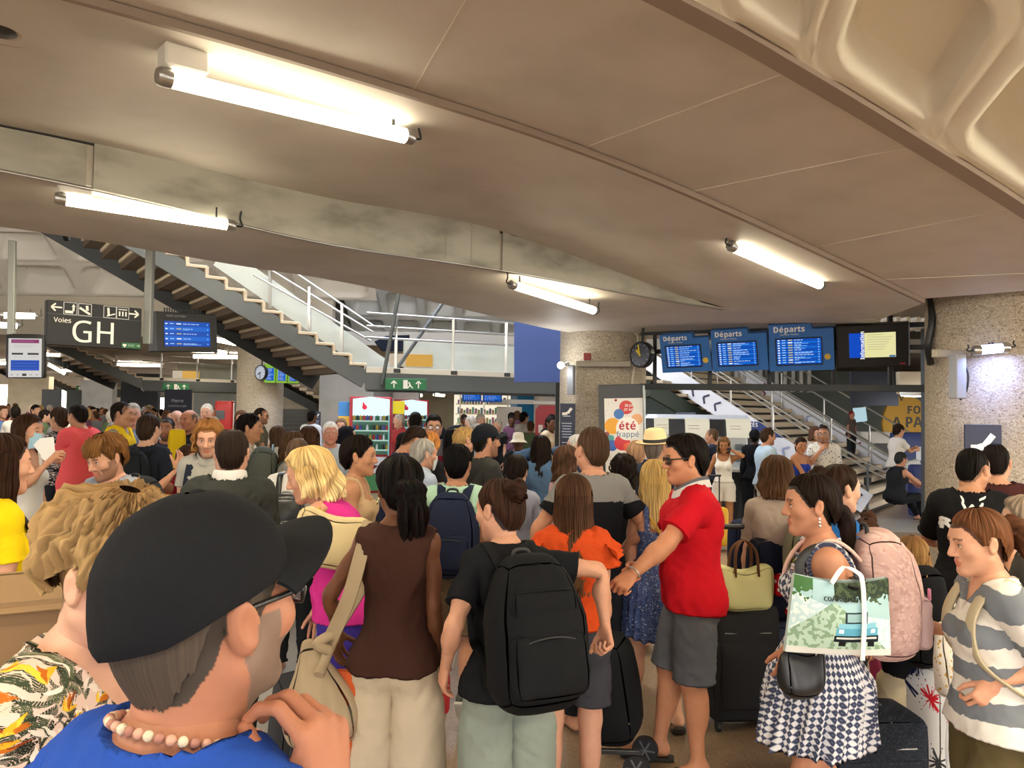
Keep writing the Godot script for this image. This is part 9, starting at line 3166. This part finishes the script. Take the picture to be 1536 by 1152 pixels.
func far_crowd():
	var cols := {"white": "d0cdc8", "black": "1c1d21", "navy": "262d44", "grey": "7a7a7a", "red": "a23a3c", "blue": "5a7aa8", "beige": "b8a488", "mustard": "b8923a", "plum": "6a4458", "green": "5a6a4c"}
	var hairs := {"dark": ["short", "1c1613"], "brown": ["long", "4a3424"], "fair": ["bob", "9a7c50"], "grey": ["short", "a8a29a"]}
	var protos := []
	var k := 0
	for sx in ["m", "f"]:
		for hn in ["dark", "brown", "fair", "grey"]:
			if sx == "m" and hn == "fair": continue
			var i := one("x y z w", [-600, 605, 30.0], 0, sx, H(hairs[hn][0] if sx == "f" else "short", hairs[hn][1]), ["d0a084", "b07c5c", "d8a890", "6a4632"][k % 4], [legs(["2a2c34", "4a4c54", "8a8478"][k % 3]), top("808080", {"sleeve": 0.5 + 0.4 * (k % 3), "ease": 0.025})], {"lod": 2, "pos": Vector3(0, 0, 12), "h": 1.7})
			protos.append([i.o, "%s-haired %s" % [hn, "man" if sx == "m" else "woman"]])
			k += 1
	var cn: Array = cols.keys()
	var r := RandomNumberGenerator.new()
	r.seed = 77
	var spots := []
	for n in 78: spots.append([r.randf_range(-30, 335), r.randf_range(12.5, 34.0), "far left crowd"])
	for n in 16: spots.append([r.randf_range(690, 835), r.randf_range(12.0, 24.0), "crowd before the lit shop"])
	for n in 5: spots.append([r.randf_range(560, 680), r.randf_range(14.0, 19.0), "crowd by the vending machines"])
	var taken := []
	var made := 0
	for s in spots:
		var p := G(s[0], s[1])
		var ok := true
		for q in taken:
			if q.distance_to(p) < 0.55: ok = false
		if not ok or Vector2(p.x + 5.85, p.z + 17.9).length() < 0.9: continue
		if absf(p.x - P(556, 600, 17).x) < 0.8 and absf(p.z + 17.0) < 1.2: continue
		taken.append(p)
		var pr: Array = protos[r.randi() % protos.size()]
		var c: String = cn[r.randi() % cn.size()]
		var o: Node3D = pr[0].duplicate()
		o.name = numbered("person")
		add_child(o)
		o.transform = TV(p, r.randf() * TAU)
		o.scale = Vector3.ONE * r.randf_range(0.95, 1.07)
		for ch in o.get_children():
			if ch.name == "shirt": ch.material_override = mat(cols[c], 0.85, 0.0, "cloth")
		var group := "%s in %s, %s" % [pr[1], c, s[2]]
		tag(o, "small distant %s in a %s top among the %s" % [pr[1], c, s[2]], "person", group)
		made += 1
	for pr in protos: pr[0].free()

func luggage():
	suitcase("black fabric suitcase standing behind the cap man's hand, left of the beige trousers", G(482, 3.75), 0.5, Vector3(0.42, 0.6, 0.26), "17181b", 0.0, false, 0.25)
	suitcase("large black suitcase with raised handle just right of the man in the red polo", G(1108, 4.75), 0.1, Vector3(0.42, 0.7, 0.3), "121316", 0.42, false)
	tote("pale yellow-green holdall lying on the large black suitcase", TV(G(1116, 4.65) + Vector3(0.0, 0.97, 0.0), 0.2), Vector3(0.34, 0.24, 0.2), "c8c690", "6a4a34", 0.16, 0.03)
	suitcase("white suitcase splashed with navy and red paint, between the two women at right", G(1420, 3.95), 0.35, Vector3(0.4, 0.6, 0.26), splash(), 0.0, false)
	tote("white bag with gold print hanging beside the white suitcase", TV(P(1434, 935, 3.3), 0.3), Vector3(0.2, 0.3, 0.1), speckle("goldprint", "d4cfc4", ["b8964a", "a8823a"], 40, 4, 9, 5.0), "d4cfc4", 0.12)
	var mb := MB.new()
	mb.soft(TV(P(1386, 925, 3.75), 0.3), Vector3(0.2, 0.46, 0.16), 0.08, 8, 0.02)
	tag(part("rucksack", mb, mat("141518", 0.8, 0.0, "cloth"), self), "black rucksack standing on the white splashed suitcase", "backpack")
	suitcase("dark checked suitcase on the floor behind the hem of the lozenge dress", G(1290, 3.55), 0.1, Vector3(0.5, 0.5, 0.3), speckle("darkcheck", "22262e", ["343a46", "161a20"], 200, 3, 6, 8.0), 0.0, false)
	# navy rucksack with the red spotted pouches
	var at := G(1160, 4.8)
	suitcase("tall navy fabric suitcase under the bag with red spotted pouches", at, 0.15, Vector3(0.32, 0.55, 0.24), "1b2440", 0.0, false)
	var o := thing("backpack", "navy rucksack with red and white spotted pouches right of the red polo", "backpack", TV(Vector3(at.x, 0.62, at.z), 0.12))
	mb = MB.new()
	mb.soft(T(0, 0.26, 0), Vector3(0.3, 0.52, 0.2), 0.09, 9, 0.02)
	part("main_body", mb, mat("161b2c", 0.8, 0.0, "cloth"), o)
	for q in [[0.02, 0.24, 0.14, 0.13], [0.09, 0.08, 0.12, 0.06]]:
		mb = MB.new()
		mb.soft(T(q[0], q[1], 0.115), Vector3(q[2], q[3], 0.05), 0.022, 6, 0.006)
		part("spotted_pouch", mb, dots("spots", "c01422", "e8dcd8", 10.0), o)
	mb = MB.new()
	mb.soft(TV(P(1112, 820, 5.0), 0.2), Vector3(0.16, 0.34, 0.14), 0.06, 7, 0.01)
	tag(part("rucksack", mb, mat("232c48", 0.8, 0.0, "cloth"), self), "slim dark blue bag standing left of the spotted pouches", "backpack")
	# trolley case beside the woman with the bun
	o = thing("trolley_bag", "black wheeled trolley bag with big wheels beside the woman with the bun", "suitcase", TV(G(930, 4.15), -0.35))
	mb = MB.new()
	mb.soft(Transform3D(Basis(Vector3.BACK, 0.16), Vector3(-0.04, 0.42, 0.0)), Vector3(0.26, 0.52, 0.3), 0.08, 9, 0.03)
	part("bag_body", mb, mat("16181b", 0.8, 0.0, "cloth"), o)
	for sz in [-0.12, 0.12]:
		mb = MB.new()
		mb.tube([Vector3(0.13 , 0.07, sz - 0.016), Vector3(0.13, 0.07, sz + 0.016)], 0.07, 20)
		var wl := part("wheel", mb, mat("1a1b1d", 0.6), o)
		mb = MB.new()
		for a in 6: mb.beam(Vector3(0.13, 0.07, sz + 0.018), Vector3(0.13 + cos(a * TAU / 6) * 0.055, 0.07 + sin(a * TAU / 6) * 0.055, sz + 0.018), 0.01, 0.006, Vector3.BACK)
		part("spokes", mb, mat("6a6c70", 0.4, 0.4), wl).set_meta("kind", "stuff")
	mb = MB.new()
	mb.beam(Vector3(-0.16, 0.12, 0.13), Vector3(0.15, 0.16, 0.13), 0.03, 0.022)
	part("frame_bar", mb, mat("3a3c40", 0.4, 0.3), o)
	mb = MB.new()
	mb.tube([Vector3(-0.08, 0.66, 0.0), Vector3(-0.13, 0.98, 0.0)], 0.012, 8)
	mb.tube([Vector3(-0.13, 0.98, -0.09), Vector3(-0.13, 0.98, 0.09)], 0.016, 8)
	part("pull_handle", mb, M.black, o)
	# carrier bag of red and mint behind the beige trousers
	o = thing("carrier_bag", "red and mint green carrier bag hanging beside the beige trousers", "bag", TV(P(652, 1010, 3.5), 0.4))
	mb = MB.new()
	mb.soft(T(0, -0.08, 0), Vector3(0.13, 0.2, 0.08), 0.02, 6, 0.006)
	part("red_half", mb, mat("a81c24", 0.6), o)
	mb = MB.new()
	mb.soft(T(0.01, 0.1, 0), Vector3(0.12, 0.18, 0.07), 0.02, 6, 0.006)
	part("mint_half", mb, mat("7fc0b4", 0.6), o)
	suitcase("black suitcase standing below the patterned blouse in the far left", G(107, 7.6), 0.0, Vector3(0.42, 0.6, 0.26), "15161a", 0.0, false)
	suitcase("small black case beside the masked woman's hip", G(60, 5.6), 0.2, Vector3(0.38, 0.5, 0.24), "141519", 0.3, false)
	o = thing("suitcase", "yellow suitcase with a raised handle beside the woman in white shorts", "suitcase", TV(G(1072, 10.6)))
	mb = MB.new()
	mb.soft(T(0, 0.33, 0), Vector3(0.36, 0.52, 0.22), 0.05, 6)
	part("shell", mb, mat("d8a81c", 0.5), o)
	for sx in [-0.07, 0.07]:
		mb = MB.new()
		mb.tube([Vector3(sx, 0.55, 0), Vector3(sx, 1.02, 0)], 0.01, 6)
		part("handle_rod", mb, M.black, o)
	mb = MB.new()
	mb.tube([Vector3(-0.09, 1.02, 0), Vector3(0.09, 1.02, 0)], 0.016, 6)
	part("handle_grip", mb, M.black, o)
	o = thing("suitcase", "deep blue suitcase by the feet of the seated woman at the stairs", "suitcase", TV(G(1386, 14.2)))
	mb = MB.new()
	mb.soft(T(0, 0.5, 0), Vector3(0.5, 0.95, 0.3), 0.06, 6)
	part("shell", mb, mat("1c2a5a", 0.6), o)
	# luggage trolley with cardboard box in the lower left corner
	o = thing("luggage_trolley", "steel luggage trolley rail in the lower left corner", "trolley", Transform3D())
	mb = MB.new()
	mb.beam(P(-60, 1085, 1.25), P(60, 1030, 1.5), 0.09, 0.05)
	part("push_bar", mb, mat("b8b4ac", 0.35, 0.6), o)
	for q in [[-40, 1090], [30, 1070]]:
		mb = MB.new()
		var a := P(q[0], q[1], 1.4)
		mb.beam(a, Vector3(a.x, 0.05, a.z), 0.04, 0.04, Vector3.RIGHT)
		part("upright", mb, mat("b8b4ac", 0.35, 0.6), o)
	mb = MB.new()
	mb.beam(P(-80, 1140, 1.3), P(66, 1120, 1.45), 0.05, 0.14)
	part("yellow_board", mb, mat("d8b422", 0.5), o)
	mb = MB.new()
	var bc := P(10, 985, 1.75)
	mb.box(Transform3D(Basis(Vector3.UP, 0.5), bc), Vector3(0.3, 0.3, 0.3), 0.006)
	o = thing("cardboard_box", "brown cardboard box on the luggage trolley at the lower left", "box", Transform3D())
	part("carton", mb, mat("7d6144", 0.85), o)
	for q in [0.32, -0.32]:
		mb = MB.new()
		mb.box(Transform3D(Basis(Vector3.UP, 0.5) , bc) * Transform3D(Basis(Vector3.RIGHT, q), Vector3(0, 0.16, 0.09 * signf(q))), Vector3(0.3, 0.006, 0.16), 0.002)
		part("flap", mb, mat("8f7250", 0.85), o)
	var tray := MB.new()
	tray.box(Transform3D(Basis(Vector3.UP, 0.5), Vector3(bc.x, bc.y - 0.17, bc.z)), Vector3(0.5, 0.03, 0.5), 0.006)
	for s in [-1, 1]: tray.bx(bc.x + s * 0.12, (bc.y - 0.18) / 2, bc.z, 0.04, bc.y - 0.18, 0.04)
	tag(part("trolley_tray", tray, mat("a8a49c", 0.4, 0.5), self), "steel trolley tray holding the cardboard box at the lower left", "trolley")

func splash() -> StandardMaterial3D:
	var im := Image.create(512, 512, false, Image.FORMAT_RGB8)
	im.fill(Color("dcdad6"))
	for q in [[250, 330, 46, "1c2448"], [330, 250, 30, "1c2448"], [120, 300, 34, "c0242c"], [400, 380, 30, "c0242c"], [60, 120, 26, "1c2448"], [440, 120, 30, "3a3a40"]]:
		for a in 22:
			var ang := rng.randf() * TAU
			var l: float = q[2] * rng.randf_range(0.7, 2.1)
			line(im, Vector2(q[0], q[1]), Vector2(q[0], q[1]) + Vector2(cos(ang), sin(ang)) * l, rng.randi_range(2, 9), Color(q[3]))
			im.fill_rect(Rect2i(clampi(q[0] + cos(ang) * l * 1.3, 0, 500), clampi(q[1] + sin(ang) * l * 1.3, 0, 500), 5, 5), Color(q[3]))
	return picture("splash", im, 0.35, 0.0, Vector3(1.7, 1.7, 1.7))
